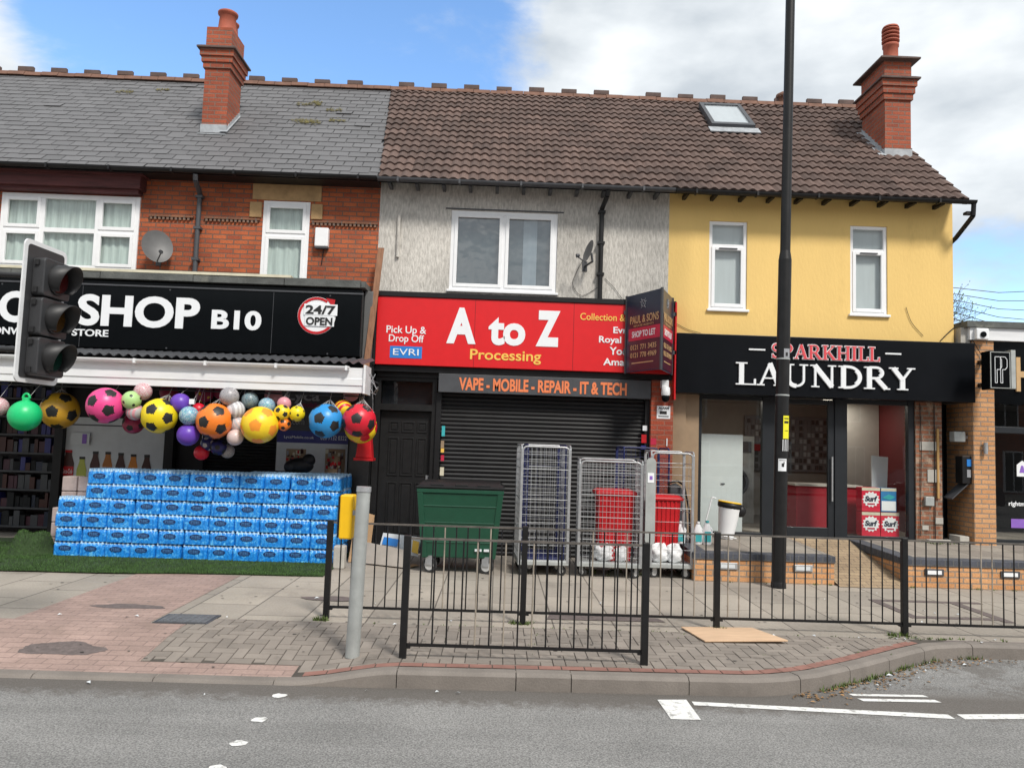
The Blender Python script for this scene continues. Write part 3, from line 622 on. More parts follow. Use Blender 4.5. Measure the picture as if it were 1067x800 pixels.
YW = 12.0; EZ, EY, RY = 5.78, 11.62, 15.1; KS = (8.80-5.78)/(RY-11.65)
def rz(y): return 5.78+KS*(y-11.65)
XA, XB, XC = -2.0, 2.62, 7.20                      # party walls and the gable
hR = thing('terraced_house', (-6, YW, 0), 'red brick terraced house with grey slate roof above the corner shop', 'house')
hG = thing('terraced_house', (.3, YW, 0), 'grey roughcast terraced house above the red shop sign', 'house')
hY = thing('terraced_house', (4.9, YW, 0), 'yellow painted end terrace house above the laundry', 'house')
# walls
BAY = (-7.93, -5.77, 4.22, 5.42); RW = (-3.84, -3.10, 4.10, 5.45)
wall_mesh(MB(), -13, XA, 2.95, 5.82, YW, [BAY, RW, (-12, -10, 4.2, 5.4)], mr=0).build('wall', 'brick_red', hR)
GW = (-.86, .84, 4.13, 5.42)
wall_mesh(MB(), XA, XB, 2.95, 5.82, YW, [GW]).build('wall', 'roughcast', hG)
Y1, Y2 = (3.27, 3.88, 3.97, 5.40), (5.54, 6.14, 3.97, 5.41)
mb = wall_mesh(MB(), XB, XC, 2.62, 5.82, YW, [Y1, Y2])
mb.add([(XC, YW, 2.62), (XC, 18, 2.62), (XC, 18, 6.2), (XC, RY, 8.72), (XC, YW, 5.82)], [(0, 1, 2, 3, 4)]); mb.build('wall', 'render_yellow', hY)
# blank backs so that nothing shows through from the side
MB().quad((-13, 18.2, 0), (XC, 18.2, 0), (XC, 18.2, 5.8), (-13, 18.2, 5.8)).build('rear_wall', 'brick_red', hR)
window(hR, *BAY, YW-.0, [.30, .70], [.52], openers=[(0, 1), (2, 1), (0, 0), (2, 0)], back='curtain', inset=-.03, thick=.075)
window(hR, *RW, YW, [], [.60], openers=[(0, 1), (0, 0)], back='curtain', inset=.0, thick=.07, sill=False)
window(hR, -12, -10, 4.2, 5.4, YW, [.5], [.5])
window(hG, *GW, YW, [.5], [], openers=[(0, 0), (1, 0)], glass='glass_dark', back='grey_back', thick=.07, inset=.02)
MB().box(.30, .52, YW+.10, YW+.103, 4.2, 5.36).build('curtain', 'blind', hG)
w_ = window(hY, *Y1, YW, [], [.72], openers=[(0, 0)], back='blind', inset=.02)
w2 = window(hY, *Y2, YW, [], [.72], openers=[(0, 0)], glass='glass_up', back='blind', inset=.02)
for w, (a, b, c, d) in ((w_, Y1), (w2, Y2)): MB().box(a+.16, b-.16, YW-.012, YW+.0, c+(d-c)*.72-.055, c+(d-c)*.72-.035).build('trickle_vent', 'dark_grey', w)
MB().box(-.95, .93, YW-.012, YW+.01, 5.425, 5.445).build('lintel_bead', 'dark_grey', hG)
# maroon timber head over the bay, lintel stones, dentil course
mb = MB().box(-13, -5.70, YW-.22, YW-.002, 5.50, 5.74).box(-13, -5.64, YW-.28, YW-.002, 5.70, 5.76).box(-13, -5.75, YW-.16, YW-.002, 5.44, 5.50); mb.build('timber_head', 'maroon', hR)
mb = MB().box(-4.02, -2.93, YW-.02, YW+.05, 5.46, 5.72).box(-4.05, -3.86, YW-.03, YW+.05, 5.17, 5.42).box(-3.08, -2.90, YW-.03, YW+.05, 5.17, 5.42); bev(mb.build('stone_lintel', 'stone', hR), .01)
mb = MB(); x = -5.6
while x < XA-.05:
    if not (-3.90 < x < -3.08) and not (-4.90 < x < -4.76): mb.box(x, x+.035, YW-.035, YW-.001, 5.075, 5.12)
    x += .065
mb = MB() if False else mb
for a, b in ((-5.62, -4.92), (-4.75, -3.88), (-3.07, XA-.02)):
    m_ = MB().box(a, b, YW-.04, YW-.001, 5.12, 5.145); x = a+.02
    while x < b-.04: m_.box(x, x+.035, YW-.035, YW-.001, 5.075, 5.121); x += .065
    m_.build('dentil_course', 'brick_dim', hR)
# roofs
def rpt(x, y, lift=0): n = math.hypot(1, KS); return (x, y-lift*KS/n, rz(y)+lift/n)
def slantx(y): return XA+.02-(y-11.65)/(RY-11.65)*.42
mb = MB(); rv = []; rows = 22; dy = (RY-EY)/rows
base = MB(); base.quad(rpt(-14, EY, -.02), rpt(XA, EY, -.02), rpt(slantx(RY), RY, -.02), rpt(-14, RY, -.02)); base.quad(rpt(-14, RY, -.02), rpt(slantx(RY), RY, -.02), (XA, 18.2, 6.1), (-14, 18.2, 6.1))
base.build('roof_deck', 'dark_grey', hR)
for r in range(rows):
    y0 = EY+r*dy; y1 = y0+dy*1.35; x = -14+(r % 2)*.15
    while x < slantx(y0)-.04:
        x1 = min(x+.288, slantx(y0)+.03); j = random.uniform(-.006, .006); sl_ = 0
        if random.random() < .012: sl_ = -random.uniform(.02, .06)
        lf = .011+random.uniform(0, .004)+(.014 if random.random() < .02 else 0); tl = random.uniform(-.004, .004)
        a, b, c, d = rpt(x, y0+j+sl_+tl, lf), rpt(x1, y0+j+sl_-tl, lf+random.uniform(-.002, .004)), rpt(x1, y1, .002), rpt(x, y1, .002)
        a2, b2 = rpt(x, y0+j+sl_+tl, lf-.009), rpt(x1, y0+j+sl_-tl, lf-.009)
        mb.add([a, b, c, d, a2, b2], [(0, 1, 2, 3), (4, 5, 1, 0), (4, 0, 3), (5, 2, 1)]); rv += [random.random()]*4
        x += .30
mb.rv = rv; mb.build('roof', 'slate', hR)
for (u, v, w, h) in [(323, 110, .5, .05), (330, 108, .3, .05), (352, 116, .35, .03), (320, 127, .55, .05), (312, 130, .6, .03), (350, 127, .4, .04)]: pass
def tile_roof(house, xl, xr, name='roof', skip=None):
    mb = MB(); rv = []; rows = 17; dy = (RY-EY)/rows; sx = .15/6; P_ = [0, .35, .85, 1, .85, .35]
    lo, hi = 1e9, -1e9
    for r in range(rows):
        y0 = EY+r*dy; y1 = y0+dy; lx = xl(y0); n0 = int(math.floor(lx/sx+1e-6)); n1 = int(round(xr/sx)); cols = list(range(n0, n1+1)); vs = []; jit = {}
        sh = (r % 2)*0
        for k in cols:
            q = (k+sh)//12; rj = random.Random(q*91+r); jit.setdefault(q, (rj.uniform(-.004, .004), rj.uniform(-.008, .008)))
            h = .032*P_[k % 6]; jl, jy = jit[q]; x = min(max(k*sx, lx), xr)
            vs += [rpt(x, y0+jy, h+.004), rpt(x, y0+jy, h+.036+jl), rpt(x, y1+.01, h+.006)]
        b = []
        for i in range(len(cols)-1): b += [(3*i, 3*i+3, 3*i+4, 3*i+1), (3*i+1, 3*i+4, 3*i+5, 3*i+2)]; rr = random.Random((cols[i]//12)*77+r*3).random(); rv += [rr, rr]
        mb.add(vs, b)
    mb.rv = rv; return mb.build(name, 'tile', house)
tile_roof(hG, slantx, 2.65); tile_roof(hY, lambda y: 2.65, 7.15)
MB().quad(rpt(XB, EY+.02, -.01), rpt(XC-.02, EY+.02, -.01), rpt(XC-.02, RY, -.01), rpt(XB, RY, -.01)).quad(rpt(XB, RY, -.01), rpt(XC-.02, RY, -.01), (XC-.02, 18.2, 6.1), (XB, 18.2, 6.1)).build('roof_deck', 'dark_grey', hY)
MB().quad(rpt(XA, EY+.02, -.01), rpt(XB, EY+.02, -.01), rpt(XB, RY, -.01), rpt(slantx(RY), RY, -.01)).quad(rpt(slantx(RY), RY, -.01), rpt(XB, RY, -.01), (XB, 18.2, 6.1), (XA, 18.2, 6.1)).build('roof_deck', 'dark_grey', hG)
# cemented verge on the gable
mb = MB(); n = 17
for i in range(n):
    a, b = EY+(RY-EY)*i/n, EY+(RY-EY)*(i+1)/n
    mb.add([rpt(XC-.05, a, .055), rpt(XC+.03, a, .045), rpt(XC+.03, b, .02), rpt(XC-.05, b, .03), rpt(XC-.05, a, -.06), rpt(XC+.03, a, -.06), rpt(XC+.03, b, -.06), rpt(XC-.05, b, -.06)], [(0, 1, 2, 3), (4, 0, 3, 7), (5, 6, 2, 1), (4, 5, 1, 0)])
mb.build('verge', 'tile', hY)
def ridge(house, x0, x1):
    a = MB(); n = int((x1-x0)/.33); w = (x1-x0)/n
    for i in range(n):
        xa, xb = x0+i*w+.004, x0+(i+1)*w-.004; j = random.uniform(-.006, .006)
        a.prism([(RY-.15, rz(RY)-.06+j), (RY-.10, rz(RY)+.03+j), (RY, rz(RY)+.075+j), (RY+.10, rz(RY)+.03+j), (RY+.15, rz(RY)-.06+j)], xa, xb, 'x')
    a.build('ridge_tiles', 'ridge', house)
    x = x0+.15
    while x+.3 < x1: bev(MB().box(x, x+.31, RY-.035, RY+.035, rz(RY)+.065, rz(RY)+.155+random.uniform(-.012, .012)).build('ridge_crest', 'ridge_dark', house), .008); x += .66
ridge(hR, -14, slantx(RY)); ridge(hG, slantx(RY), XB); ridge(hY, XB, XC-.1)
t = MB().lathe([(.12, 0), (.12, .12), (.16, .13), (.15, .2), (.05, .26)], (5.6, RY, rz(RY)+.02), 16); t.build('ridge_vent', 'ridge', hY)
# gutters, fascias, rafter feet
def gutter(house, x0, x1, y, z, r=.055, m='black_plastic', name='gutter'):
    mb = MB(); n = 8; vs = []
    for x in (x0, x1):
        for k in range(n+1): a = math.pi+math.pi*k/n; vs.append((x, y+r*math.cos(a), z+r*math.sin(a)))
        for k in range(n+1): a = 2*math.pi-math.pi*k/n; vs.append((x, y+(r-.005)*math.cos(a), z+(r-.005)*math.sin(a)))
    m_ = 2*(n+1); mb.add(vs, [(i, (i+1) % m_, (i+1) % m_+m_, i+m_) for i in range(m_)]+[tuple(range(n+1)), tuple(range(m_, m_+n+1))])
    x = x0+.3
    while x < x1: mb.box(x, x+.03, y-r-.006, y+r+.006, z-r-.006, z+.006); x += .95
    return mb.build(name, m, house)
gutter(hR, -14, XA-.0, EY-.02, 5.77); gutter(hG, XA+.01, XB, EY-.02, 5.76, m='dark_grey'); gutter(hY, XB+.01, XC+.13, EY-.02, 5.75)
MB().box(-14, XA, EY+.05, YW, 5.72, 5.74).build('soffit', 'black_plastic', hR)
mb = MB(); x = XA+.15
while x < XB: MB().box(x, x+.05, EY+.06, YW, 5.70, 5.77).build('rafter_foot', 'dark_grey', hG); x += .42
mb = MB(); x = XB+.2
while x < XC: MB().box(x, x+.05, EY+.10, YW, 5.715, 5.78).build('rafter_foot', 'black_plastic', hY); x += .45
def downpipe(house, x, ztop, zbot, y=YW-.06, m='black_plastic', r=.038):
    mb = MB().tube([(x+.05, EY-.02, 5.70), (x+.04, EY+.02, 5.62), (x, y, 5.50), (x, y, zbot)], r, 12)
    for z in (5.45, 4.95, 4.45): 
        if z > zbot: mb.box(x-.055, x+.055, y-.045, YW-.001, z-.02, z+.02)
    return mb.build('downpipe', m, house)
downpipe(hR, -4.83, 5.6, 4.15, m='dark_grey'); downpipe(hG, 1.53, 5.6, 4.02)
MB().tube([(XC+.10, EY-.02, 5.70), (XC+.10, EY+.0, 5.52), (XC+.08, YW+.05, 5.28), (XC+.04, YW+.45, 5.12), (XC+.04, YW+.45, 3.9)], .036, 12)  .box(XC+.0, XC+.11, EY-.0, EY+.1, 5.55, 5.59).build('downpipe', 'black_plastic', hY)
# chimneys
def chimney(house, x0, x1, y0, y1, zb, ztop, pots, slabs, corb, mtl='brick_chim'):
    o = thing_part('chimney', house, ((x0+x1)/2, (y0+y1)/2, zb))
    mb = MB().box(x0, x1, y0, y1, zb-1.2, corb[0])
    for k, (z, e) in enumerate(zip(corb, (.03, .055, .08))): mb.box(x0-e, x1+e, y0-e, y1+e, z+.001*k, (corb+[slabs[0]])[k+1])
    mb.box(x0-.01, x1+.01, y0-.01, y1+.01, slabs[0], ztop); mb.build('stack', mtl, o)
    sb = MB()
    for z in slabs: sb.taper((x0-.12, x1+.12, y0-.13, y1+.12), (x0-.06, x1+.06, y0-.06, y1+.06), z+.028, z+.07); sb.box(x0-.12, x1+.12, y0-.13, y1+.12, z, z+.028)
    sb.build('oversailing_slab', 'ridge_dark', o)
    fl = MB(); e = .014
    zf = rz(y0); fl.box(x0-e, x1+e, y0-e, y0, zf-.1, zf+.15).box(x0-.03, x1+.03, y0-.10, y0+.0, zf-.06, zf-.045)
    n = 7
    for k in range(n):
        a = y0+(y1-y0)*k/n; b = y0+(y1-y0)*(k+1)/n
        for xx in (x0-e, x1): fl.add([(xx, a, rz(a)-.05), (xx, b, rz(b)-.05), (xx, b, rz(b)+.10), (xx, a, rz(a)+.13), (xx+e, a, rz(a)-.05), (xx+e, b, rz(b)-.05), (xx+e, b, rz(b)+.10), (xx+e, a, rz(a)+.13)], [(0, 1, 2, 3), (4, 5, 6, 7), (0, 3, 7, 4), (2, 6, 7, 3), (1, 5, 6, 2)])
    for xx in ((x0-.13,) if x0 > 0 else (x1-.09,)): fl.add([rpt(xx, y0-.02, .045), rpt(xx+.13, y0-.02, .045), rpt(xx+.13, y1, .045), rpt(xx, y1, .045)], [(0, 1, 2, 3)])
    fl.build('flashing', 'lead', o)
    for px, py, r, h, kind in pots:
        z = ztop
        if kind == 'round': pr = [(r*1.25, 0), (r*1.1, .05), (r*1.02, .12), (r*.9, h*.8), (r*1.12, h*.84), (r*1.15, h*.93), (r*.98, h*.97), (r*.8, h*.97), (r*.78, h*.5)]; MB().lathe(pr, (px, py, z), 20).build('pot', 'ridge_pot', o)
        else:
            mb = MB().lathe([(r*1.3, 0), (r*1.1, .06), (r, .08), (r, h*.45), (r*1.12, h*.47), (r*1.12, h*.53), (r*.7, h*.55), (r*.7, h*.9)], (px, py, z), 20)
            for k in range(4): zz = h*(.58+k*.09); mb.lathe([(r*1.05, zz), (r*1.2, zz+.012), (r*1.2, zz+.034), (r*1.05, zz+.046)], (px, py, z), 20)
            mb.lathe([(r*1.15, h*.93), (r*1.05, h*.97), (r*.5, h)], (px, py, z), 20); mb.build('pot', 'ridge_pot', o)
    return o
X['ridge_pot'] = mat('terracotta pot', (.36, .09, .05), .75, var=.2, scale=5, bump=.1)
chimney(hR, -5.27, -4.85, 12.9, 13.5, 6.8, 8.76, [(-5.03, 13.15, .15, .42, 'round'), (-5.03, 13.36, .11, .34, 'round')], [8.34], [8.02, 8.12, 8.22])
chimney(hY, 6.62, 7.08, 13.0, 13.85, 6.9, 8.72, [(6.84, 13.22, .125, .76, 'louvre')], [8.35, 8.71], [8.0, 8.11, 8.23])
# roof window
o = thing_part('roof_window', hY, (4.15, 13.8, rz(13.8)))
mb = MB()
def rbox(mb, x0, x1, y0, y1, l0, l1): mb.add([rpt(x0, y0, l0), rpt(x1, y0, l0), rpt(x1, y1, l0), rpt(x0, y1, l0), rpt(x0, y0, l1), rpt(x1, y0, l1), rpt(x1, y1, l1), rpt(x0, y1, l1)], [(0, 3, 2, 1), (4, 5, 6, 7), (0, 1, 5, 4), (1, 2, 6, 5), (2, 3, 7, 6), (3, 0, 4, 7)])
rbox(mb, 3.76, 3.83, 13.80, 14.76, 0, .13); rbox(mb, 4.50, 4.57, 13.80, 14.76, 0, .13); rbox(mb, 3.83, 4.50, 13.80, 13.88, 0, .13); rbox(mb, 3.83, 4.50, 14.68, 14.76, 0, .13); mb.build('frame', 'dark_grey', o)
mb = MB(); rbox(mb, 3.70, 4.63, 13.62, 13.80, .05, .07); mb.build('flashing', 'lead', o)
mb = MB().quad(rpt(3.83, 13.88, .12), rpt(4.50, 13.88, .12), rpt(4.50, 14.68, .12), rpt(3.83, 14.68, .12)); mb.build('pane', 'glass_flat', o)
mb = MB().quad(rpt(3.83, 13.88, .095), rpt(4.50, 13.88, .095), rpt(4.50, 14.68, .095), rpt(3.83, 14.68, .095)); mb.build('blind', 'blind', o)  # pale sheet added under the glass to make the pane brighter
# moss on the slates
mb = MB()
for (u, v, w) in [(322, 110, .45), (330, 108, .2), (348, 116, .3), (318, 127, .5), (352, 127, .3), (322, 129, .4), (130, 97, .3), (170, 95, .25)]:
    d = cr*(u-533.5)+cu*(400-v)+fwd*FPX; tt = (rz(0)-CAMZ)/(d.z-KS*d.y); px, py = d.x*tt, d.y*tt
    for k in range(int(w*150)):
        x = px+random.uniform(-w/2, w/2); y = py+random.gauss(0, .03); r = random.uniform(.008, .02); c = Vector(rpt(x, y, .022))
        mb.add([c+Vector((-r*1.6, 0, -.004)), c+Vector((0, -r, 0)), c+Vector((r*1.6, 0, -.004)), c+Vector((0, r, r)), c+Vector((0, -.004, .014))], [(0, 1, 4), (1, 2, 4), (2, 3, 4), (3, 0, 4)])
X['moss'] = mat('moss', (.15, .13, .05), .95, var=.3)
setp(mb.build('moss', 'moss'), 'clumps of yellow green moss on the grey slate roof', 'moss', kind='stuff')

# ================================================================ SHOPFRONTS
def T(s, u0, vt, vb, u1, Y, m, parent, yoff=0, **k):      # measured at the left end of the word
    a, b, c = at(u0, vb, Y), at(u0, vt, Y), at(u1, vb, Y); return text(s, a.x, c.x, a.z, b.z, Y-yoff, m, parent, **k)
# --- corner shop (under the canopy)
sg = thing('shop_sign', (-5, 11.5, 2.95), 'wide black gloss sign reading SHOP B10 above the white canopy', 'shop sign')
bev(MB().box(-13, -2.12, 11.5, 11.99, 2.96, 3.98).build('sign_box', 'black_gloss', sg), .01)
MB().box(-13, -2.10, 11.484, 11.5, 3.90, 3.925).build('trim', 'dark_grey', sg)
for s, u0, vt, vb, u1 in [('SHOP', 80, 306, 339, 207.5), ('O', -2, 302.5, 335.5, 33), ('B10', 220, 322.5, 342.8, 272), ('STORE', 75, 342.5, 349.8, 113), ('CONVENIENCE', -16, 340, 347.5, 66)]:
    T(s, u0, vt, vb, u1, 11.5, 'letter_white', sg, bold=.035 if len(s) < 5 else .02, depth=.012, yoff=.001)
for jx in (-9.3, -6.3, -3.45): MB().box(jx, jx+.006, 11.4975, 11.4995, 2.965, 3.90).build('panel_joint', 'dark_grey', sg)
for jx in (-5.0, -2.6, -7.5):
    for jz in (2.99, 3.87): MB().cyl((jx, 11.496, jz), (jx, 11.4995, jz), .012, n=10).build('fixing', 'dark_grey', sg)
o = at(330, 329, 11.5); lg = thing_part('opening_hours_logo', sg, (o.x, 11.49, o.z)); R_ = .285
def disc(cx, cz, r, y, n=48): return MB().prism([(cx+r*math.cos(2*math.pi*i/n), cz+r*math.sin(2*math.pi*i/n)) for i in range(n)], y-.003, y)
disc(o.x, o.z, R_, 11.496).build('disc', 'letter_white', lg)
mb = MB(); n = 44
for i in range(n):
    a, b = rad(50-i*0+0)+rad(0), 0
    a0 = rad(55)+rad(285)*i/n; a1 = rad(55)+rad(285)*(i+1)/n
    q = [(o.x+r*math.cos(t), o.z+r*math.sin(t)) for r, t in ((R_*.85, a0), (R_*.98, a0), (R_*.98, a1), (R_*.85, a1))]; mb.prism(q, 11.486, 11.492)
mb.prism([(o.x+.13, o.z+.27), (o.x+.27, o.z+.25), (o.x+.25, o.z+.12)], 11.485, 11.492); mb.build('ring_arrow', 'red', lg)
bev(MB().box(o.x-.19, o.x+.31, 11.478, 11.484, o.z+.005, o.z+.175).box(o.x-.17, o.x+.27, 11.479, 11.4835, o.z-.16, o.z+.0).build('panel', 'letter_white', lg), .001)
text('24/7', o.x-.165, o.x+.285, o.z+.02, o.z+.155, 11.477, 'black_text', lg, bold=.03); text('OPEN', o.x-.15, o.x+.245, o.z-.145, o.z-.025, 11.477, 'black_text', lg, bold=.03)
fr = thing_part('flat_roof', hR, (-5, 11.5, 4.0))
mb = MB(); x = -13
while x < -2.1:
    x1 = min(x+random.uniform(1.0, 1.4), -2.06); mb.box(x, x1-.012, 11.44, 12, 4.0+random.uniform(-.004, .004), 4.10+random.uniform(-.01, .012)); x = x1
mb.build('felt', 'felt', fr); MB().box(-13, -3.2, 11.47, 11.62, 4.115, 4.155).build('edge_strip', 'cream', fr)
cn = thing('canopy', (-5, 10.5, 2.4), 'white canopy with grey corrugated roof over the ball display', 'canopy')
mb = MB(); vs = []; n = 700
for i in range(n+1):
    x = -10+8.12*i/n; h = .018*math.cos(i*2*math.pi/ (n/ (8.12/.13))); vs += [(x, 11.5, 2.93+h), (x, 10.47, 2.765+h)]
mb.add(vs, [(2*i, 2*i+2, 2*i+3, 2*i+1) for i in range(n)], 0, True); mb.build('corrugated_roof', 'dark_grey', cn)
mb = MB(); prof = [(10.50, 2.36), (10.50, 2.45), (10.485, 2.46), (10.485, 2.545), (10.50, 2.555), (10.50, 2.70), (10.66, 2.70), (10.66, 2.36)]
mb.prism(prof, -10, -1.86, 'x'); mb.build('fascia', 'white_paint', cn)
gu = gutter(cn, -10, -2.05, 10.43, 2.71, .05, 'white_paint')
MB().box(-1.86, -1.83, 10.46, 10.9, 2.35, 2.74).build('end_plate', 'white_paint', cn)
MB().box(-10, -1.9, 10.66, 12.3, 2.60, 2.62).build('ceiling', 'dark_grey', cn)
MB().tube([(-9.9, 10.8, 2.33), (-1.9, 10.8, 2.33)], .012).build('hanging_rail', 'dark_grey', cn)
# recess structure of the shop
rc = hR
MB().box(-6.98, -2.0, 12.30, 12.40, 0, 2.96).build('shopfront_wall', 'black_plastic', rc)
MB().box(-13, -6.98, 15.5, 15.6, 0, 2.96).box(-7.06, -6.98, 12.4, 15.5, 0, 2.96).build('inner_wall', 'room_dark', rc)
for a, b in ((-6.93, -6.80), (-5.22, -5.08), (-4.74, -4.60)): MB().box(a, b, 12.16, 12.30, 0, 2.6).build('frame_post', 'black_plastic', rc)
bev(MB().box(-2.28, -1.96, 11.86, 12.30, 0, 2.95).build('pilaster', 'black_paint', rc), .01)
MB().box(-13, -1.96, 12.0, 12.3, 2.62, 2.96).build('bressummer', 'dark_grey', rc)
def shutter(parent, x0, x1, z0, z1, Y, p=.066, m='shutter'):
    mb = MB(); z = z0; prof = []
    while z < z1: prof += [(Y, z), (Y-.016, z+p*.3), (Y-.018, z+p*.6), (Y-.004, z+p*.93)]; z += p
    prof += [(Y+.02, z1), (Y+.02, z0)]; mb.prism(prof, x0, x1, 'x'); return mb.build('roller_shutter', m, parent)
shutter(hR, -4.60, -3.5, 0, 2.2, 12.28, .05)
# posters on the shop front
def quadpic(parent, x0, x1, z0, z1, Y, m, name, d=.004): return MB().box(x0, x1, Y-d, Y, z0, z1).build(name, m, parent)
dp = thing('drinks_poster', (-6.0, 12.26, .4), 'white poster of soft drink bottles behind the water stack', 'poster')
quadpic(dp, -6.80, -5.24, .35, 1.93, 12.28, 'poster_white', 'sheet', .02) if False else None
X['poster_white'] = mat('grey white poster', (.62, .65, .67), .5, var=.06); X['cola'] = mat('cola brown print', (.055, .012, .008), .4); X['amber'] = mat('amber print', (.40, .14, .02), .4); X['citrus'] = mat('yellow green print', (.45, .48, .08), .4); X['orange_print'] = mat('orange print', (.65, .22, .02), .4)
quadpic(dp, -6.80, -5.24, .35, 1.93, 12.28, 'poster_white', 'sheet', .02); quadpic(dp, -6.74, -5.28, 1.80, 1.82, 12.258, 'dark_grey', 'border')
def bottle_print(u, vtop, w, mcol, mlab, labz=(.0, .18), neck=True, h=.62, cap='black_text', txt=None):
    p = at(u, vtop, 12.25); x, zt = p.x, p.z; Y = 12.256
    prof = [(w*.26, 0), (w*.28, -.05), (w*.5, -.17), (w*.5, -h)]
    pl = [(x-a, zt+b) for a, b in prof]+[(x+a, zt+b) for a, b in reversed(prof)]
    e = thing_part('bottle_picture', dp, (x, Y, zt-h)); MB().prism(pl, Y-.003, Y).build('bottle', mcol, e); MB().box(x-w*.29, x+w*.29, Y-.004, Y-.0005, zt-.005, zt+.035).build('cap', cap, e)
    if mlab: MB().box(x-w*.5, x+w*.5, Y-.006, Y-.0032, zt-.36, zt-.22).build('label', mlab, e)
    if txt: text(txt, x-w*.42, x+w*.42, zt-.33, zt-.26, Y-.006, 'letter_white', e, depth=.002, shear=.2)
bottle_print(71.5, 471, .19, 'cola', 'red', h=.85, cap='red', txt='Coca-Cola'); bottle_print(85.5, 478, .15, 'citrus', None, txt=None)
bottle_print(99.5, 472.5, .15, 'cola', None); bottle_print(112.5, 473, .15, 'amber', 'cola'); bottle_print(126, 474, .15, 'cola', 'poster_white'); bottle_print(139, 475.5, .15, 'orange_print', None, txt='Fanta'); bottle_print(153, 476, .15, 'cola', None)
n_ = thing('paper_notice', (-5.9, 12.2, 1.9), 'small white notice with a purple picture above the drinks poster', 'notice')
a, b = at(73, 463, 12.2), at(93, 451, 12.2); quadpic(n_, a.x, b.x, a.z, b.z, 12.22, 'poster_white', 'sheet'); quadpic(n_, b.x-.11, b.x-.04, a.z+.02, b.z-.02, 12.215, 'purple', 'picture')
lp = thing('phone_poster', (-2.85, 12.2, 1.2), 'navy and white mobile phone poster beside the black pilaster', 'poster')
LX0, LX1 = -3.50, -2.36
MB().box(LX0, LX1, 12.25, 12.28, .9, 2.60).build('board', 'dark_grey', lp)
quadpic(lp, LX0+.01, LX1-.01, 1.62, 1.80, 12.248, 'poster_blue', 'band') if False else None
X['poster_blue'] = mat('blue print', (.03, .035, .20), .4); X['mag'] = mat('magenta print', (.30, .02, .10), .4); X['grey_print'] = mat('grey print', (.30, .31, .33), .5)
quadpic(lp, LX0+.01, LX1-.01, 1.64, 1.83, 12.248, 'poster_blue', 'band'); quadpic(lp, LX0+.01, LX1-.01, .92, 1.64, 12.248, 'poster_white', 'sheet')
T('Lyca', 298, 406, 420, 333, 12.24, 'grey_print', lp, bold=.02); T('mobile', 314, 419, 424, 333, 12.24, 'mag', lp); T('.com', 303, 437, 442, 317, 12.24, 'grey_print', lp)
T('LycaMobile.co.uk', 296, 453.5, 457, 327, 12.24, 'letter_white', lp, depth=.002); T('020 7132 0322', 334, 453.5, 458, 361, 12.24, 'letter_white', lp, depth=.002)
rnd = random.Random(3)
for cx0 in (297, 338):
    mb = MB(); a, b = at(cx0, 492, 12.24), at(cx0+22, 468, 12.24)
    pc = thing_part('printed_picture', lp, (a.x, 12.24, a.z)); MB().box(a.x, b.x, 12.241, 12.244, a.z, b.z).build('background', 'tan', pc)
    for mm in ('wine', 'cream', 'cola', 'grey_print', 'red'):
        mb = MB(); k = ['wine', 'cream', 'cola', 'grey_print', 'red'].index(mm)
        for _ in range(7): x = rnd.uniform(a.x, b.x-.05); z = rnd.uniform(a.z, b.z-.06); mb.box(x, x+rnd.uniform(.02, .05), 12.238-.001*k, 12.2405, z, z+rnd.uniform(.03, .07))
        mb.build('pattern', mm, pc)
# shelving in the open part of the shop
sh = thing('shop_shelving', (-7.9, 13, 0), 'tall dark shelving packed with goods inside the open shop', 'shelving')
mb = MB()
for k in range(8): mb.box(-9.2, -7.1, 12.9, 13.3, .1+k*.3, .13+k*.3)
mb.box(-9.2, -7.1, 13.3, 13.33, 0, 2.5).box(-7.12, -7.08, 12.88, 13.3, 0, 2.5); mb.build('rack', 'dark_grey', sh)
gc = ['room_dark', 'poster_blue', 'cola', 'navy', 'dark_grey', 'wine']  # goods colours darkened to stand for the dim shop interior
for k in range(8):
    mbs = MB(); x = -9.15
    while x < -7.15: w = rnd.uniform(.05, .13); h = rnd.uniform(.12, .25); i0 = len(mbs.f); mbs.box(x, x+w-.01, 12.92+rnd.uniform(0, .05), 13.1, .13+k*.3, .13+k*.3+h, rnd.randrange(6)); x += w
    mbs.build('goods_row', gc, sh)
# --- processing shop
az = thing('shop_sign', (.4, 11.85, 2.9), 'bright red sign reading A to Z Processing above the dark shutter', 'shop sign')
bev(MB().box(-1.94, 2.69, 11.85, 11.99, 2.895, 3.96).build('sign_panel', 'sign_red', az), .006)
for jx in (-.42, 1.12): MB().box(jx, jx+.005, 11.8475, 11.8495, 2.90, 3.955).build('panel_joint', 'maroon_panel', az)
MB().box(-1.98, 2.72, 11.83, 11.999, 3.965, 4.04).box(-1.975, -1.943, 11.84, 11.999, 2.88, 3.965).build('surround', 'black_plastic', az)
for s, u0, vt, vb, u1, m, bo in [('A', 465, 320, 357.6, 495.5, 'letter_white', .05), ('to', 508.5, 330, 359.4, 547, 'letter_white', .04), ('Z', 558, 323.3, 360.8, 583, 'letter_white', .06), ('Processing', 489.5, 363.5, 377.6, 563.6, 'letter_yellow', .015),
    ('Pick Up &', 402.5, 339, 349, 444, 'letter_white', .01), ('Drop Off', 405, 348.2, 358, 441.5, 'letter_white', .01), ('Collection &', 604.5, 326, 333.3, 651.5, 'letter_yellow', .01),
    ('Evri', 639, 340.5, 347.2, 655, 'letter_white', .02), ('Royal Mail', 624, 350, 359, 668, 'letter_white', .02), ('Yodel', 635, 361.5, 369.6, 661, 'letter_white', .02), ('Amazon', 628.5, 373, 380.5, 667, 'letter_white', .02)]:
    T(s, u0, vt, vb, u1, 11.85, m, az, bold=bo, yoff=.001)
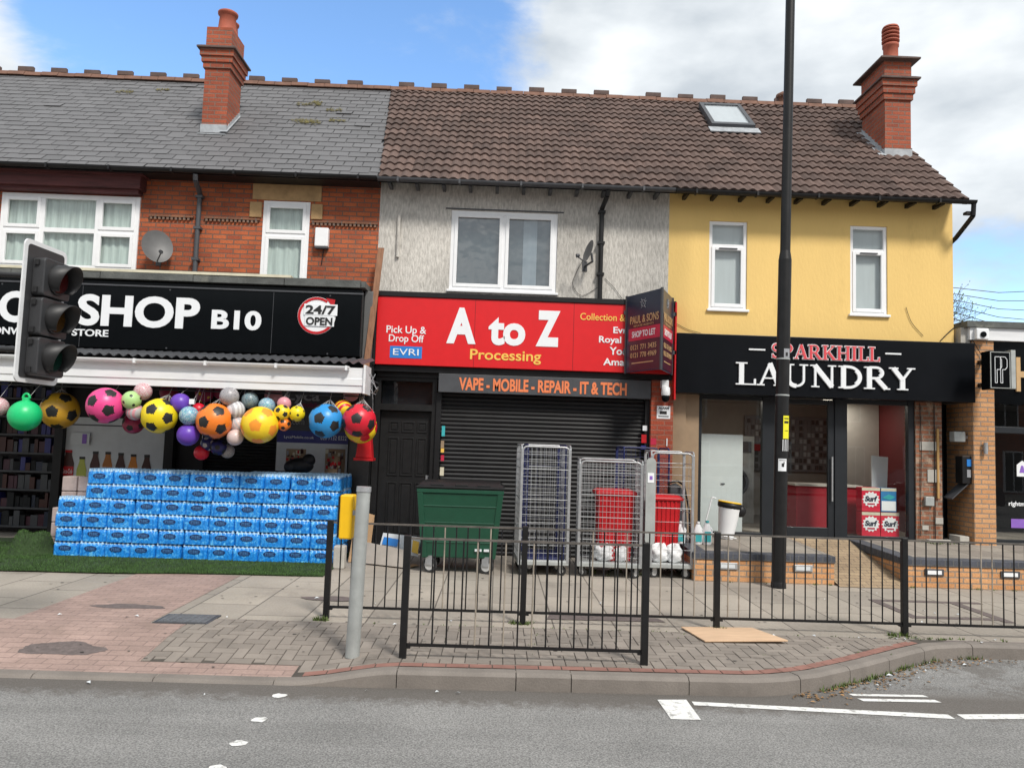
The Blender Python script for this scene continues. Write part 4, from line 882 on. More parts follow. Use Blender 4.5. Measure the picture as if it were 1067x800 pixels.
a, b = at(406, 372.6, 11.85), at(440, 359.5, 11.85); e = thing_part('courier_patch', az, (a.x, 11.85, a.z)); quadpic(e, a.x, b.x, a.z, a.z+.185, 11.849, 'evri_blue', 'patch'); text('EVRI', a.x+.05, b.x-.05, a.z+.045, a.z+.145, 11.844, 'letter_white', e)
vs_ = thing('shop_sign', (.7, 11.9, 2.5), 'narrow grey sign with orange letters VAPE MOBILE REPAIR above the shutter', 'shop sign')
bev(MB().box(-.95, 2.36, 11.90, 11.999, 2.50, 2.79).build('sign_panel', 'dark_grey', vs_), .006); T('VAPE - MOBILE - REPAIR - IT & TECH', 478, 393, 406.3, 653, 11.9, 'letter_orange', vs_, yoff=.001, bold=.035)
MB().box(-1.96, 2.69, 11.92, 12.3, 2.80, 2.89).box(-1.93, -.955, 12.03, 12.3, 2.72, 2.799).build('lintel', 'black_plastic', hG)
shutter(hG, -.90, 2.30, 0, 2.499, 12.12); MB().box(-.98, -.90, 12.02, 12.3, 0, 2.499).build('shutter_guide', 'black_plastic', hG); MB().box(2.30, 2.37, 12.02, 12.3, 0, 2.499).build('shutter_guide', 'black_plastic', hG)
d = thing_part('door', hG, (-1.45, 12.15, 0))
mb = MB().box(-1.95, -1.86, 12.06, 12.3, 0, 2.72).box(-1.05, -.985, 12.06, 12.3, 0, 2.72).box(-1.86, -1.05, 12.06, 12.3, 2.20, 2.30).box(-1.86, -1.05, 12.06, 12.3, 2.66, 2.72).box(-1.86, -1.05, 12.06, 12.3, 0, .05); mb.build('door_frame', 'black_paint', d)
MB().quad((-1.86, 12.14, 2.30), (-1.05, 12.14, 2.30), (-1.05, 12.14, 2.66), (-1.86, 12.14, 2.66)).build('fanlight', 'glass_tint', d)
MB().box(-1.86, -1.05, 12.25, 12.26, 2.3, 2.66).build('fanlight_back', 'dark_grey', d)
mb = MB().box(-1.855, -1.055, 12.16, 12.21, .05, 2.195)
for x0, x1 in ((-1.72, -1.56), (-1.52, -1.32), (-1.28, -1.12)):
    for z0, z1 in ((1.86, 2.03), (1.18, 1.78), (.25, 1.08)):
        mb.box(x0, x1, 12.146, 12.16, z0, z0+.02).box(x0, x1, 12.146, 12.16, z1-.02, z1).box(x0, x0+.02, 12.147, 12.16, z0+.02, z1-.02).box(x1-.02, x1, 12.147, 12.16, z0+.02, z1-.02).box(x0+.035, x1-.035, 12.15, 12.16, z0+.04, z1-.04)
bev(mb.build('door_leaf', 'black_paint', d), .004)
MB().box(-1.12, -1.02, 12.10, 12.12, 1.08, 1.10).cyl((-1.09, 12.12, 1.09), (-1.09, 12.16, 1.09), .012).box(-1.11, -1.07, 12.14, 12.155, 1.0, 1.2).build('handle', 'zinc', d)
MB().box(XA, XA+.02, 12.02, 12.3, 0, 2.9).build('reveal', 'black_paint', hG)
# stickers on the shutter guides
def sticker(x, z, w, h, m, lab, y=12.018, name='sticker'):
    o = MB().box(x-w/2, x+w/2, y-.003, y, z-h/2, z+h/2).build(name, m, base=(x, y, z)); setp(o, lab, 'sticker'); return o
for (u, v, w, h, m, lab) in [(462, 449, .05, .16, 'teal', 'blue sticker, topmost on the left shutter guide'), (461, 463, .05, .12, 'tan', 'brown worn sticker on the left shutter guide'), (461, 469, .05, .07, 'letter_yellow', 'yellow sticker on the left shutter guide'), (461, 477, .05, .09, 'board_pink', 'pink red sticker on the left shutter guide'), (460.5, 491, .06, .13, 'cream', 'cream sticker, lowest on the left shutter guide'),
    (672, 446, .07, .08, 'letter_white', 'white sticker, topmost on the right shutter guide'), (671, 457, .08, .13, 'red', 'red sticker on the right shutter guide'), (670.5, 466, .08, .06, 'poster_blue', 'blue sticker under the red one on the right shutter guide')]:
    p = at(u, v, 12.018); sticker(p.x, p.z, w, h, m, lab)
# brick pier
X['brick_paint'] = brickmat('red painted brick', (.40, .075, .03), (.30, .055, .03), (.30, .12, .08), bw=.225, bump=.8, var=.3, vscale=4, stain=((.5, .46, .42), 5, .66, .8))
MB().box(2.375, 2.72, 11.93, 12.4, 0, 2.80).build('brick_pier', 'brick_paint', hG)
MB().box(2.70, 2.725, 11.80, 11.93, 2.5, 4.02).build('sign_end', 'sign_red', hG)
# --- laundry
ls = thing('shop_sign', (5, 11.78, 2.6), 'black sign with white serif letters LAUNDRY over the shop with glass front', 'shop sign')
bev(MB().box(2.73, 7.40, 11.78, 12.1, 2.61, 3.54).build('sign_panel', 'sign_black', ls), .006) if False else None
X['sign_black'] = mat('satin black panel', (.006, .007, .009), .30, var=.15, scale=2, spec=.12)
bev(MB().box(2.73, 7.40, 11.78, 12.1, 2.61, 3.54).build('sign_panel', 'sign_black', ls), .006)
a, b, c = at(766, 400.6, 11.78), at(766, 377.3, 11.78), at(951, 400, 11.78); slab_text('LAUNDRY', a.x, c.x, a.z, b.z, 11.779, 'letter_white', ls)
a, b, c = at(803, 373, 11.78), at(803, 358.2, 11.78), at(915, 370, 11.78); slab_text('SPARKHILL', a.x, c.x, a.z, b.z, 11.779, 'letter_white', ls, depth=.022, grow=.009); slab_text('SPARKHILL', a.x, c.x, a.z, b.z, 11.755, 'letter_pink', ls, depth=.01, grow=-.001)
for u0, u1, v in ((780, 797, 364), (922, 938.5, 368.4)): p, q = at(u0, v, 11.78), at(u1, v, 11.78); MB().box(p.x, q.x, 11.76, 11.779, p.z-.012, p.z+.012).build('dash', 'letter_white', ls)
DK = lambda y: .37+.03*(y-10.35)
def slope(name, x0, x1, y0, y1, f, m, parent=None):
    mb = MB(); n = 6
    for k in range(n): a, b = y0+(y1-y0)*k/n, y0+(y1-y0)*(k+1)/n; mb.quad((x0, a, f(a)), (x1, a, f(a)), (x1, b, f(b)), (x0, b, f(b)))
    return struct(mb.build(name, m))
slope('forecourt', 2.66, 4.57, 10.36, 12.9, DK, 'deck'); slope('forecourt', 5.52, 16, 10.36, 13.6, DK, 'deck'); slope('forecourt', 4.572, 5.518, 12.02, 12.9, DK, 'deck')
slope('ramp', 4.572, 5.518, 10.2, 12.02, lambda y: .005+(DK(12.02)-.005)*(y-10.2)/1.82, 'ramp_block')
def lowwall(x0, x1, lights, lab, sides):
    t = thing('retaining_wall', ((x0+x1)/2, 10.35, 0), lab, 'low wall')
    mb = MB().box(x0+.015, x1-.015, 10.345, 10.56, -.02, .285)
    if 'l' in sides: mb.box(x0+.015, x0+.2, 10.56, 12.0, -.02, .285)
    if 'r' in sides: mb.box(x1-.2, x1-.015, 10.56, 12.0, -.02, .285)
    mb.build('brickwork', 'brick_orange', t)
    cb = MB().box(x0, x1, 10.33, 10.57, .285, DK(10.4)+.006)
    if 'l' in sides: cb.add([(x0, 10.57, .285), (x0+.22, 10.57, .285), (x0+.22, 12.3, .31), (x0, 12.3, .31), (x0, 10.57, DK(10.57)+.006), (x0+.22, 10.57, DK(10.57)+.006), (x0+.22, 12.3, DK(12.3)+.006), (x0, 12.3, DK(12.3)+.006)], [(0, 3, 2, 1), (4, 5, 6, 7), (0, 1, 5, 4), (1, 2, 6, 5), (2, 3, 7, 6), (3, 0, 4, 7)])
    bev(cb.build('coping', 'blue_brick', t), .008)
    for lx in lights:
        e = thing_part('brick_light', t, (lx, 10.34, .2)); bev(MB().box(lx-.13, lx+.13, 10.325, 10.345, .165, .255).build('casing', 'zinc' if x0 < 4 else 'dark_grey', e), .006); MB().box(lx-.095, lx+.095, 10.32, 10.325, .185, .235).build('lens', 'poster_white' if x0 < 4 else 'letter_white', e)
lowwall(2.66, 4.57, [3.12, 4.13], 'low orange brick wall with dark coping left of the ramp', 'lr'); lowwall(5.52, 14, [5.90, 6.93, 8.6], 'long low orange brick wall with dark coping right of the ramp', 'l')
# glazing
sf_ = thing_part('shopfront', hY, (5, 12.2, .4)); yg = 12.2
mb = MB()
for x0, x1 in ((3.17, 3.23), (4.20, 4.40), (5.36, 5.56), (6.54, 6.64)): mb.box(x0, x1, yg-.05, yg+.05, .40, 2.62)
for x0, x1 in ((3.23, 4.20), (5.56, 6.54)): mb.box(x0, x1, yg-.04, yg+.04, .40, .47).box(x0, x1, yg-.04, yg+.04, 2.55, 2.62)
bev(mb.build('frame', 'charcoal', sf_), .006)
for x0, x1 in ((3.23, 4.20), (5.56, 6.54)): MB().quad((x0, yg, .47), (x1, yg, .47), (x1, yg, 2.55), (x0, yg, 2.55)).build('pane', 'glass_shop', sf_)
dr = thing_part('door', hY, (4.9, yg, .4))
bev(MB().box(4.40, 4.50, yg-.03, yg+.03, .41, 2.60).box(5.26, 5.36, yg-.03, yg+.03, .41, 2.60).box(4.5, 5.26, yg-.029, yg+.029, .41, .58).box(4.5, 5.26, yg-.029, yg+.029, 2.52, 2.60).build('door_frame', 'charcoal', dr), .006)
MB().quad((4.5, yg, .58), (5.26, yg, .58), (5.26, yg, 2.52), (4.5, yg, 2.52)).build('pane', 'glass_shop', dr)
MB().tube([(5.31, yg-.07, 1.0), (5.31, yg-.07, 1.7)], .014).build('handle', 'zinc', dr)
MB().box(2.72, 2.95, 12.05, 12.25, .38, 2.62).box(2.95, 3.17, 12.10, 12.25, .38, 2.62).build('side_panel', 'tan', hY)
MB().box(6.64, 7.06, 12.12, 12.45, .38, 2.62).build('damaged_brickwork', 'brick_old', hY)
MB().box(2.72, 7.42, 12.1, 12.4, 2.62, 2.70).build('bressummer', 'dark_grey', hY)
# room behind the glass
MB().quad((2.72, 12.26, .42), (7.0, 12.26, .42), (7.0, 16.2, .42), (2.72, 16.2, .42)).build('shop_floor', 'floor_in', hY)
MB().quad((2.72, 16.2, .42), (7.0, 16.2, .42), (7.0, 16.2, 2.9), (2.72, 16.2, 2.9)).quad((2.73, 12.26, .42), (2.73, 16.2, .42), (2.73, 16.2, 2.9), (2.73, 12.26, 2.9)).build('room_wall', 'beige_wall', hY)
MB().box(6.17, 6.99, 14.0, 14.05, .42, 2.74).build('partition', 'beige_wall', hY)
MB().quad((7.0, 12.46, .42), (7.0, 16.2, .42), (7.0, 16.2, 2.9), (7.0, 12.46, 2.9)).build('room_wall', 'maroon_panel', hY)
MB().quad((2.72, 12.26, 2.75), (7.0, 12.26, 2.75), (7.0, 16.2, 2.75), (2.72, 16.2, 2.75)).build('shop_ceiling', 'beige_wall', hY)
for x in (3.6, 6.1):
    al = bpy.data.lights.new('strip_light', 'AREA'); al.shape = 'RECTANGLE'; al.size = .6; al.size_y = .08; al.energy = 6.5; al.color = (1, .93, .84); ao = bpy.data.objects.new('strip_light', al); COL.objects.link(ao); ao.location = (x, 13.6, 2.67)
    t = thing('ceiling_lamp', (x, 13.6, 2.7), 'lit strip lamp on the laundry ceiling, %s' % ('left one above the white board' if x < 4 else 'right one above the red counter'), 'ceiling lamp', 'strip lamps in the laundry')
    MB().box(x-.35, x+.35, 13.55, 13.65, 2.70, 2.745).build('housing', 'white_paint', t); MB().box(x-.32, x+.32, 13.57, 13.63, 2.685, 2.70).build('tube', 'lamp_on', t)
t = thing('white_board', (3.7, 12.5, .42), 'tall white board leaning inside the left laundry window', 'board')
MB().box(3.22, 3.95, 12.32, 12.35, .43, 2.0).build('panel', 'poster_board', t) if False else None
X['poster_board'] = mat('white laminate', (.62, .66, .66), .4, var=.04)
bev(MB().box(3.22, 3.95, 12.34, 12.37, .43, 2.0).build('panel', 'poster_board', t), .004); MB().box(3.60, 3.66, 12.325, 12.34, 1.20, 1.22).build('catch', 'dark_grey', t)
t = thing('counter', (5.3, 13, .42), 'deep red shop counter with pale top behind the laundry glass', 'counter')
bev(MB().box(4.98, 6.02, 12.95, 13.4, .42, 1.22).build('body', 'red_counter', t), .005) if False else None
X['red_counter'] = mat('red counter front', (.33, .010, .022), .4, var=.05)
bev(MB().box(4.98, 6.05, 12.75, 13.3, .42, 1.20).build('body', 'red_counter', t), .005); bev(MB().box(4.95, 6.08, 12.72, 13.33, 1.20, 1.235).build('top', 'beige_wall', t), .004)
for i, (x, z) in enumerate(((4.42, 0.42), (3.98, .42))):
    t = thing('washing_machine', (x, 14.6, z), ['grey front loading washing machine behind the door glass', 'grey front loading washing machine nearest the white board'][i], 'washing machine', 'washing machines in the laundry')
    mb = MB().box(x-.40, x+.40-.06, 14.2, 14.9, z, z+1.6); bev(mb.build('cabinet', 'galv', t), .01)
    MB().cyl((x-.03, 14.19, z+.75), (x-.03, 14.13, z+.75), .27, .24, 28).build('door_rim', 'dark_grey', t); MB().cyl((x-.03, 14.13, z+.75), (x-.03, 14.11, z+.75), .19, .19, 28).build('porthole', 'black_gloss', t)
    MB().box(x-.34, x+.28, 14.185, 14.2, z+1.3, z+1.5).build('control_panel', 'dark_grey', t)
t = thing('notice_board', (5.2, 16, 1.6), 'wall rack of price lists with a red strip inside the laundry', 'notice board')
MB().box(5.2, 7.0, 16.12, 16.18, 1.35, 2.5).build('board', 'grey_print', t); mb = MB()
for i in range(20):
    for j in range(8): mb.box(5.25+i*.085, 5.31+i*.085, 16.10, 16.12, 1.4+j*.135, 1.49+j*.135, random.randrange(3))
mb.build('price_cards', ['poster_white', 'grey_print', 'dish'], t); MB().box(5.22, 5.7, 16.09, 16.10, 1.76, 1.9).build('strip', 'red', t)
# boxes of powder in the window
X['pack_white'] = mat('white carton', (.86, .87, .88), .5, var=.03); X['pack_red'] = mat('carton red', (.68, .015, .05), .45); X['pack_blue'] = mat('carton blue', (.04, .22, .48), .45)
def star(cx, cz, r0, r1, n, y, d): return MB().prism([(cx+(r0 if i % 2 else r1)*math.cos(math.pi*i/n)*1.1, cz+(r0 if i % 2 else r1)*math.sin(math.pi*i/n)) for i in range(2*n)], y-d, y)
PB = []
for (u0, u1, v0, v1, kind, lab) in [(898, 917, 532, 558, 's', 'red and white washing powder carton, bottom left of four in the window'), (918, 937, 533, 559, 's', 'red and white washing powder carton, bottom right of four in the window'), (898, 917, 504, 531, 's', 'red and white washing powder carton, top left of four in the window'), (918, 934, 505.5, 531.5, 'b', 'blue and white washing powder carton, top right of four in the window')]:
    a, b = at(u0, v1, 12.34), at(u1, v0, 12.34); z0 = .455 if v1 > 550 else .845; h = .385; b.z = z0+h; a.z = z0
    t = thing('powder_carton', ((a.x+b.x)/2, 12.34, z0), lab, 'carton', 'washing powder cartons in the laundry window')
    bev(MB().box(a.x, b.x, 12.34, 12.54, z0, z0+h-.004).build('box', 'pack_red' if kind == 's' else 'pack_blue', t), .004); cx, cz = (a.x+b.x)/2, z0+h*.5; w = (b.x-a.x)
    MB().box(a.x+.002, b.x-.002, 12.337, 12.34, z0+h*.86, z0+h-.006).build('top_band', 'cream', t)
    if kind == 's': star(cx, cz, .105, .13, 14, 12.339, .003).build('burst', 'pack_white', t); text('Surf', cx-.10, cx+.10, cz-.035, cz+.055, 12.335, 'navy', t, bold=.05, depth=.002, shear=.15); MB().box(cx-.06, cx+.06, 12.333, 12.336, cz-.085, cz-.06).build('small_print', 'board_pink', t)
    else: MB().box(a.x+.01, b.x-.01, 12.336, 12.339, z0+.02, z0+h*.45).build('lower_panel', 'pack_white', t); MB().prism([(a.x+.02, cz+.03), (cx, cz+.09), (b.x-.02, cz+.05), (cx+.02, cz-.0)], 12.334, 12.339).build('emblem', 'teal', t)
MB().box(6.03, 6.53, 12.3, 12.6, .42, .452).build('window_sill', 'white_paint', hY)
t = setp(MB().add([(6.18, 12.62, .86), (6.42, 12.62, .86), (6.52, 12.75, 1.72), (6.24, 12.75, 1.74), (6.18, 12.645, .86), (6.42, 12.645, .86), (6.52, 12.775, 1.72), (6.24, 12.775, 1.74)], [(0, 3, 2, 1), (4, 5, 6, 7), (0, 1, 5, 4), (1, 2, 6, 5), (2, 3, 7, 6), (3, 0, 4, 7)][:]).build('panel_offcut', 'poster_board', base=(6.3, 12.7, .86)), 'pale panel leaning behind the powder cartons in the window', 'panel')
t = setp(bev(MB().box(5.62, 5.80, 12.9, 12.92, 1.236, 1.48).build('paper_stand', 'poster_board', base=(5.7, 12.9, 1.236)), .003), 'small white paper stand on the red counter', 'notice')
# broken side: batten, boxes, door strip, recess
t = setp(bev(MB().box(6.99, 7.02, 12.07, 12.10, .98, 2.28).build('wood_batten', 'batten', base=(7, 12.08, .98)), .003), '') if False else None
X['batten'] = mat('yellow wood batten', (.45, .27, .10), .8, var=.2)
setp(bev(MB().box(6.965, 7.0, 12.085, 12.115, 1.10, 2.20).build('wooden_batten', 'batten', base=(6.98, 12.1, 1.1)), .003), 'thin yellow wooden batten on the broken brickwork', 'batten')
setp(bev(MB().box(6.76, 6.90, 12.06, 12.12, .98, 1.12).build('junction_box', 'galv', base=(6.83, 12.09, .98)), .008), 'small grey junction box low on the broken brickwork', 'junction box')
[MB().box(6.68+dx, 6.68+dx+w, 12.104, 12.12, z, z+h).build('mortar_patch', 'concrete', hY) for dx, w, z, h in ((.02, .3, 1.85, .14), (.14, .2, 1.35, .2), (.26, .12, .7, .10), (.05, .1, .6, .07))]
MB().tube([(6.93, 12.10, .45), (6.93, 12.10, 2.6)], .008).tube([(6.70, 12.10, 2.6), (6.72, 12.10, 1.9), (6.69, 12.10, .5)], .006).build('cable', 'black_plastic', hY)
MB().box(7.06, 7.09, 12.13, 12.9, .40, 2.62).box(7.09, 7.42, 12.6, 12.66, .40, 2.62).build('side_door', 'black_gloss', hY)
MB().quad((7.06, 12.45, .4), (7.06, 13, .4), (7.06, 13, 2.7), (7.06, 12.45, 2.7)).build('passage_wall', 'brick_dim', hY)
for k, (v, m) in enumerate([(431, 'letter_white'), (444, 'letter_white'), (450, 'poster_blue'), (456, 'evri_blue'), (463, 'grey_print'), (470, 'letter_white')]):
    p = at(983, v, 12.59); sticker(7.20, p.z, .07, .06, m, ['white sticker, topmost on the black side door', 'small white sticker, second from the top on the black side door', 'navy sticker on the black side door', 'bright blue sticker on the black side door', 'grey sticker on the black side door', 'white sticker, lowest on the black side door'][k], y=12.598)
# --- neighbouring flat roofed shop
hP = thing('shop_building', (9, 12, .4), 'flat roofed shop with tan brick pier and black fascia at the right', 'shop')
MB().box(7.42, 7.76, 11.88, 13.6, .38, 3.60).build('brick_pier', 'brick_orange', hP)
MB().box(7.762, 13, 11.93, 12.3, 2.62, 3.60).build('fascia', 'black_gloss', hP)
MB().box(7.36, 13, 11.84, 12.4, 3.605, 3.80).build('white_fascia', 'white_paint', hP)
MB().box(7.30, 13, 11.80, 14.5, 3.802, 3.90).build('flat_roof', 'felt', hP)
MB().box(7.25, 7.40, 11.9, 14, 3.56, 3.80).build('parapet', 'concrete', hP)
bev(MB().box(7.762, 7.82, 11.99, 12.08, .40, 2.62).box(7.82, 13, 11.99, 12.08, 2.16, 2.26).box(7.82, 13, 11.99, 12.08, .40, .50).box(9.3, 9.4, 11.99, 12.08, .5, 2.16).build('window_frame', 'charcoal', hP), .006)
MB().quad((7.82, 12.04, .5), (13, 12.04, .5), (13, 12.04, 2.16), (7.82, 12.04, 2.16)).quad((7.82, 12.04, 2.26), (13, 12.04, 2.26), (13, 12.04, 2.62), (7.82, 12.04, 2.62)).build('pane', 'glass_shop', hP)
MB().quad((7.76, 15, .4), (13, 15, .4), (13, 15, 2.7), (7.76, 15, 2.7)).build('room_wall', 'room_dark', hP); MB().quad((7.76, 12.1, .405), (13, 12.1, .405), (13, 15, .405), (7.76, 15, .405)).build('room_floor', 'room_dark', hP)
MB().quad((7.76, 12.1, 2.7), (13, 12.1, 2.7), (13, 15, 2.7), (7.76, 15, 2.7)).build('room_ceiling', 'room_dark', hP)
T('rightmove', 1051, 522, 528, 1078, 12.0, 'letter_white', hP, bold=.02)
p = at(1055, 545, 12.03); e = thing('window_sticker', (p.x, 12.03, p.z), 'purple strip sticker low on the right shop window', 'sticker'); MB().box(p.x-.02, p.x+.5, 12.03, 12.034, p.z-.07, p.z+.07).build('film', 'purple', e); text('agents', p.x+.02, p.x+.2, p.z-.03, p.z+.03, 12.029, 'letter_white', e) if False else None
p = at(1064, 489, 12.03); e = thing('window_sticker', (p.x, 12.03, p.z), 'white house shaped sticker on the right shop window', 'sticker')
MB().prism([(p.x-.07, p.z-.11), (p.x+.11, p.z-.11), (p.x+.11, p.z+.07), (p.x+.02, p.z+.14), (p.x-.07, p.z+.07)], 12.028, 12.032).build('film', 'letter_white', e); MB().prism([(p.x-.03, p.z-.05), (p.x+.06, p.z-.05), (p.x+.03, p.z+.06), (p.x+.0, p.z+.06)], 12.024, 12.028).build('figure', 'purple', e)
# PP hanging sign
e = thing('projecting_sign', (7.5, 11.5, 2.8), 'black box sign with two outlined letters P on the tan brick pier', 'projecting sign')
bev(MB().box(7.30, 7.62, 11.28, 11.48, 2.78, 3.36).build('box', 'black_gloss', e), .008)
mb = MB(); [mb.box(a, b, 11.268, 11.28, c, d_) for a, b, c, d_ in ((7.31, 7.61, 3.335, 3.345), (7.31, 7.61, 2.80, 2.81), (7.31, 7.32, 2.81, 3.335), (7.60, 7.61, 2.81, 3.335))]; mb.build('trim', 'galv', e)
for cx in (7.38, 7.46):
    mb = MB(); P0 = [(cx, 2.88), (cx, 3.27), (cx+.07, 3.27), (cx+.10, 3.23), (cx+.10, 3.12), (cx+.07, 3.08), (cx+.03, 3.08), (cx+.03, 2.88), (cx, 2.88)]
    mb.tube([(x, 11.272-.004*(cx > 7.4), z) for x, z in P0], .005); mb.build('lettering', 'letter_white', e)
MB().box(7.50, 7.56, 11.48, 11.88, 3.22, 3.28).box(7.50, 7.56, 11.48, 11.88, 2.86, 2.92).build('bracket', 'black_plastic', e)
bev(MB().box(7.63, 7.70, 11.28, 11.5, 2.80, 3.38).build('weathered_side', 'galv', e), .004)
e = thing('shop_sign', (8.2, 11.92, 2.8), 'gold raised letter on the black fascia at the right edge', 'shop sign')
for k, ch in enumerate('H'): text(ch, 8.13+k*.42, 8.43+k*.42, 2.82, 3.36, 11.929, 'letter_gold', e, depth=.03, bold=.02)
# bollard light, keypad, grey lamp and flap on the pier side
e = thing('wall_lamp', (7.6, 11.84, 1.9), 'small steel up and down lamp on the tan brick pier', 'wall lamp'); bev(MB().cyl((7.58, 11.83, 1.82), (7.58, 11.83, 2.0), .03).build('tube', 'zinc', e), .003); MB().box(7.56, 7.60, 11.84, 11.88, 1.89, 1.93).build('bracket', 'zinc', e)
e = thing('key_box', (7.38, 12.0, 1.4), 'black keypad box with a pale blue panel on the pier side', 'keypad'); bev(MB().box(7.27, 7.42, 11.93, 12.12, 1.35, 1.78).build('case', 'black_plastic', e), .01); MB().box(7.34, 7.41, 11.922, 11.93, 1.62, 1.73).build('display', 'evri_blue', e); MB().box(7.34, 7.40, 11.922, 11.93, 1.45, 1.57).build('keypad', 'grey_print', e)
e = thing('floodlight', (7.3, 12.05, 2.05), 'small grey floodlight high on the pier side', 'floodlight'); bev(MB().box(7.18, 7.36, 11.98, 12.12, 2.0, 2.16).build('housing', 'galv', e), .01); MB().box(7.36, 7.42, 12.03, 12.07, 2.05, 2.1).build('bracket', 'zinc', e)
e = setp(MB().add([(7.40, 11.95, 1.38), (7.40, 12.2, 1.38), (7.12, 12.2, 1.12), (7.12, 11.95, 1.12), (7.40, 11.95, 1.36), (7.40, 12.2, 1.36), (7.12, 12.2, 1.10), (7.12, 11.95, 1.10)], [(0, 1, 2, 3), (4, 5, 6, 7), (0, 3, 7, 4), (3, 2, 6, 7), (1, 0, 4, 5), (2, 1, 5, 6)]).build('metal_flap', 'dark_grey', base=(7.3, 12, 1.2)), 'grey metal flap hanging open under the keypad box', 'flap')
e = setp(bev(MB().box(6.75, 7.10, 11.95, 12.05, DK(12), DK(12)+.05).box(7.2, 7.35, 11.9, 12.2, DK(12), DK(12)+.12).build('broken_slab', 'concrete', base=(7, 12, .42)), .01), 'broken concrete step pieces at the foot of the side door', 'slab')

# ================================================================ THINGS ON THE WALLS
def dish(loc, face, r, lab, ax=.85):
    t = thing('satellite_dish', loc, lab, 'satellite dish'); f = Vector(face).normalized(); s = f.orthogonal().normalized(); s = Vector((0, 0, 1)).cross(f).normalized(); u = f.cross(s)
    mb = MB(); vs = []; n = 28; k = 6; c = Vector(loc)
    for j in range(k+1):
        q = j/k
        for i in range(n): a = 2*math.pi*i/n; vs.append(c+(s*math.cos(a)*ax+u*math.sin(a))*r*q+f*(.16*r*q*q*1.3))
    mb.add(vs, [(j*n+i, j*n+(i+1) % n, (j+1)*n+(i+1) % n, (j+1)*n+i) for j in range(k) for i in range(n)], 0, True); mb.build('reflector', 'dish', t)
    lnb = c+f*r*1.05-u*r*.75; MB().tube([c-u*r*.95+f*.1*r, lnb], .01).cyl(lnb, lnb+(c-lnb)*.2, .03, .025, 12).build('feed_arm', 'dark_grey', t)
    MB().tube([c-f*.02, c-f*.08-u*.12, Vector((c.x-.05, YW, c.z-.16))], .018).box(c.x-.09, c.x-.01, YW-.012, YW, c.z-.24, c.z-.08).build('bracket', 'dark_grey', t); return t
p = at(163, 258, 11.78); dish(p, (.75, -1, .3), .27, 'grey satellite dish on red brickwork beside the wide window')
p = at(615, 263, 11.72); dish(p, (-1, -.32, .3), .19, 'grey satellite dish seen edge on beside the grey wall downpipe')
p = at(335, 247, 11.9); t = thing('alarm_box', (p.x, 11.9, p.z), 'white burglar alarm box beside the narrow brick house window', 'alarm box')
bev(MB().box(p.x-.105, p.x+.105, 11.89, 11.998, p.z-.15, p.z+.15).build('cover', 'white_pvc', t), .015); MB().box(p.x-.10, p.x+.10, 11.90, 11.998, p.z-.175, p.z-.15).build('base', 'dark_grey', t); MB().tube([(p.x+.02, 11.99, p.z-.17), (p.x+.0, 11.99, p.z-.42)], .008).build('cable', 'black_plastic', t)
a, b = at(416, 224, 11.97), at(416, 268, 11.97); setp(MB().cyl((a.x, 11.975, b.z), (a.x, 11.975, a.z), .028).build('duct_pipe', 'roughcast', base=(a.x, 11.975, b.z)), 'short grey vertical duct on the grey roughcast wall', 'pipe')
def wire(pts, lab, r=.0035, m='black_plastic', Y=11.985, name='cable', group=None, cat='cable'):
    P = [at(u, v, Y) for u, v in pts]; Q = []
    for i in range(len(P)-1):
        p0, p1, p2, p3 = P[max(i-1, 0)], P[i], P[i+1], P[min(i+2, len(P)-1)]
        for k in range(6): t = k/6; Q.append(.5*((2*p1)+(p2-p0)*t+(2*p0-5*p1+4*p2-p3)*t*t+(-p0+3*p1-3*p2+p3)*t**3))
    Q.append(P[-1]); o = MB().tube(Q, r).build(name, m, base=tuple(Q[0])); return setp(o, lab, cat, group)
wire([(608, 270), (600, 285), (597, 297), (606, 308), (622, 300), (627, 296)], 'thin looping cable hanging under the edge on dish')
wire([(630, 290), (640, 300), (650, 312), (660, 308), (672, 310)], 'thin cable from the grey wall downpipe to the red sign')
wire([(396, 262), (394, 300), (396, 330)], 'dark cable beside the edge of the red brick wall')
wire([(944, 320), (950, 336), (962, 350)], 'thin cable from a hook on the yellow wall down to the laundry sign', r=.004)
wire([(703, 336), (716, 343), (730, 347)], 'thin cable between the board and the laundry sign', r=.004)
wire([(980, 355), (990, 345), (1004, 334), (1014, 330)], 'tangled cables over the tan brick pier', r=.008)
wire([(1012, 352), (1018, 362), (1024, 372)], 'cable behind the black box sign', r=.006, Y=11.85)
# camera and notices on the pier
p = at(693, 404, 11.8); t = thing('security_camera', (p.x, 11.8, p.z), 'white security camera with black dome on the painted brick pier', 'security camera')
bev(MB().box(p.x-.05, p.x+.06, 11.80, 11.93, p.z-.0, p.z+.12).build('mount', 'white_pvc', t), .01); MB().lathe([(.04, .02), (.065, 0), (.07, -.09), (.062, -.12)], (p.x+.01, 11.80, p.z), 20).build('housing', 'white_pvc', t); MB().ell((p.x+.01, 11.80, p.z-.15), (.062, .062, .075)).build('dome', 'black_gloss', t)
p = at(691.5, 429.5, 11.92); t = thing('warning_notice', (p.x, 11.92, p.z), 'white camera warning notice headed ALARM on the painted brick pier', 'notice'); MB().box(p.x-.105, p.x+.105, 11.925, 11.93, p.z-.10, p.z+.10).build('plate', 'letter_white', t); text('ALARM', p.x-.08, p.x+.08, p.z+.045, p.z+.085, 11.924, 'black_text', t, bold=.03, depth=.002); MB().box(p.x-.06, p.x+.05, 11.922, 11.925, p.z-.03, p.z+.02).box(p.x-.08, p.x+.08, 11.922, 11.925, p.z-.07, p.z-.055).build('pictogram', 'black_text', t)
p = at(681, 460, 11.92); sticker(p.x, p.z, .09, .1, 'board_pink', 'small pink red notice low on the painted brick pier', y=11.929)
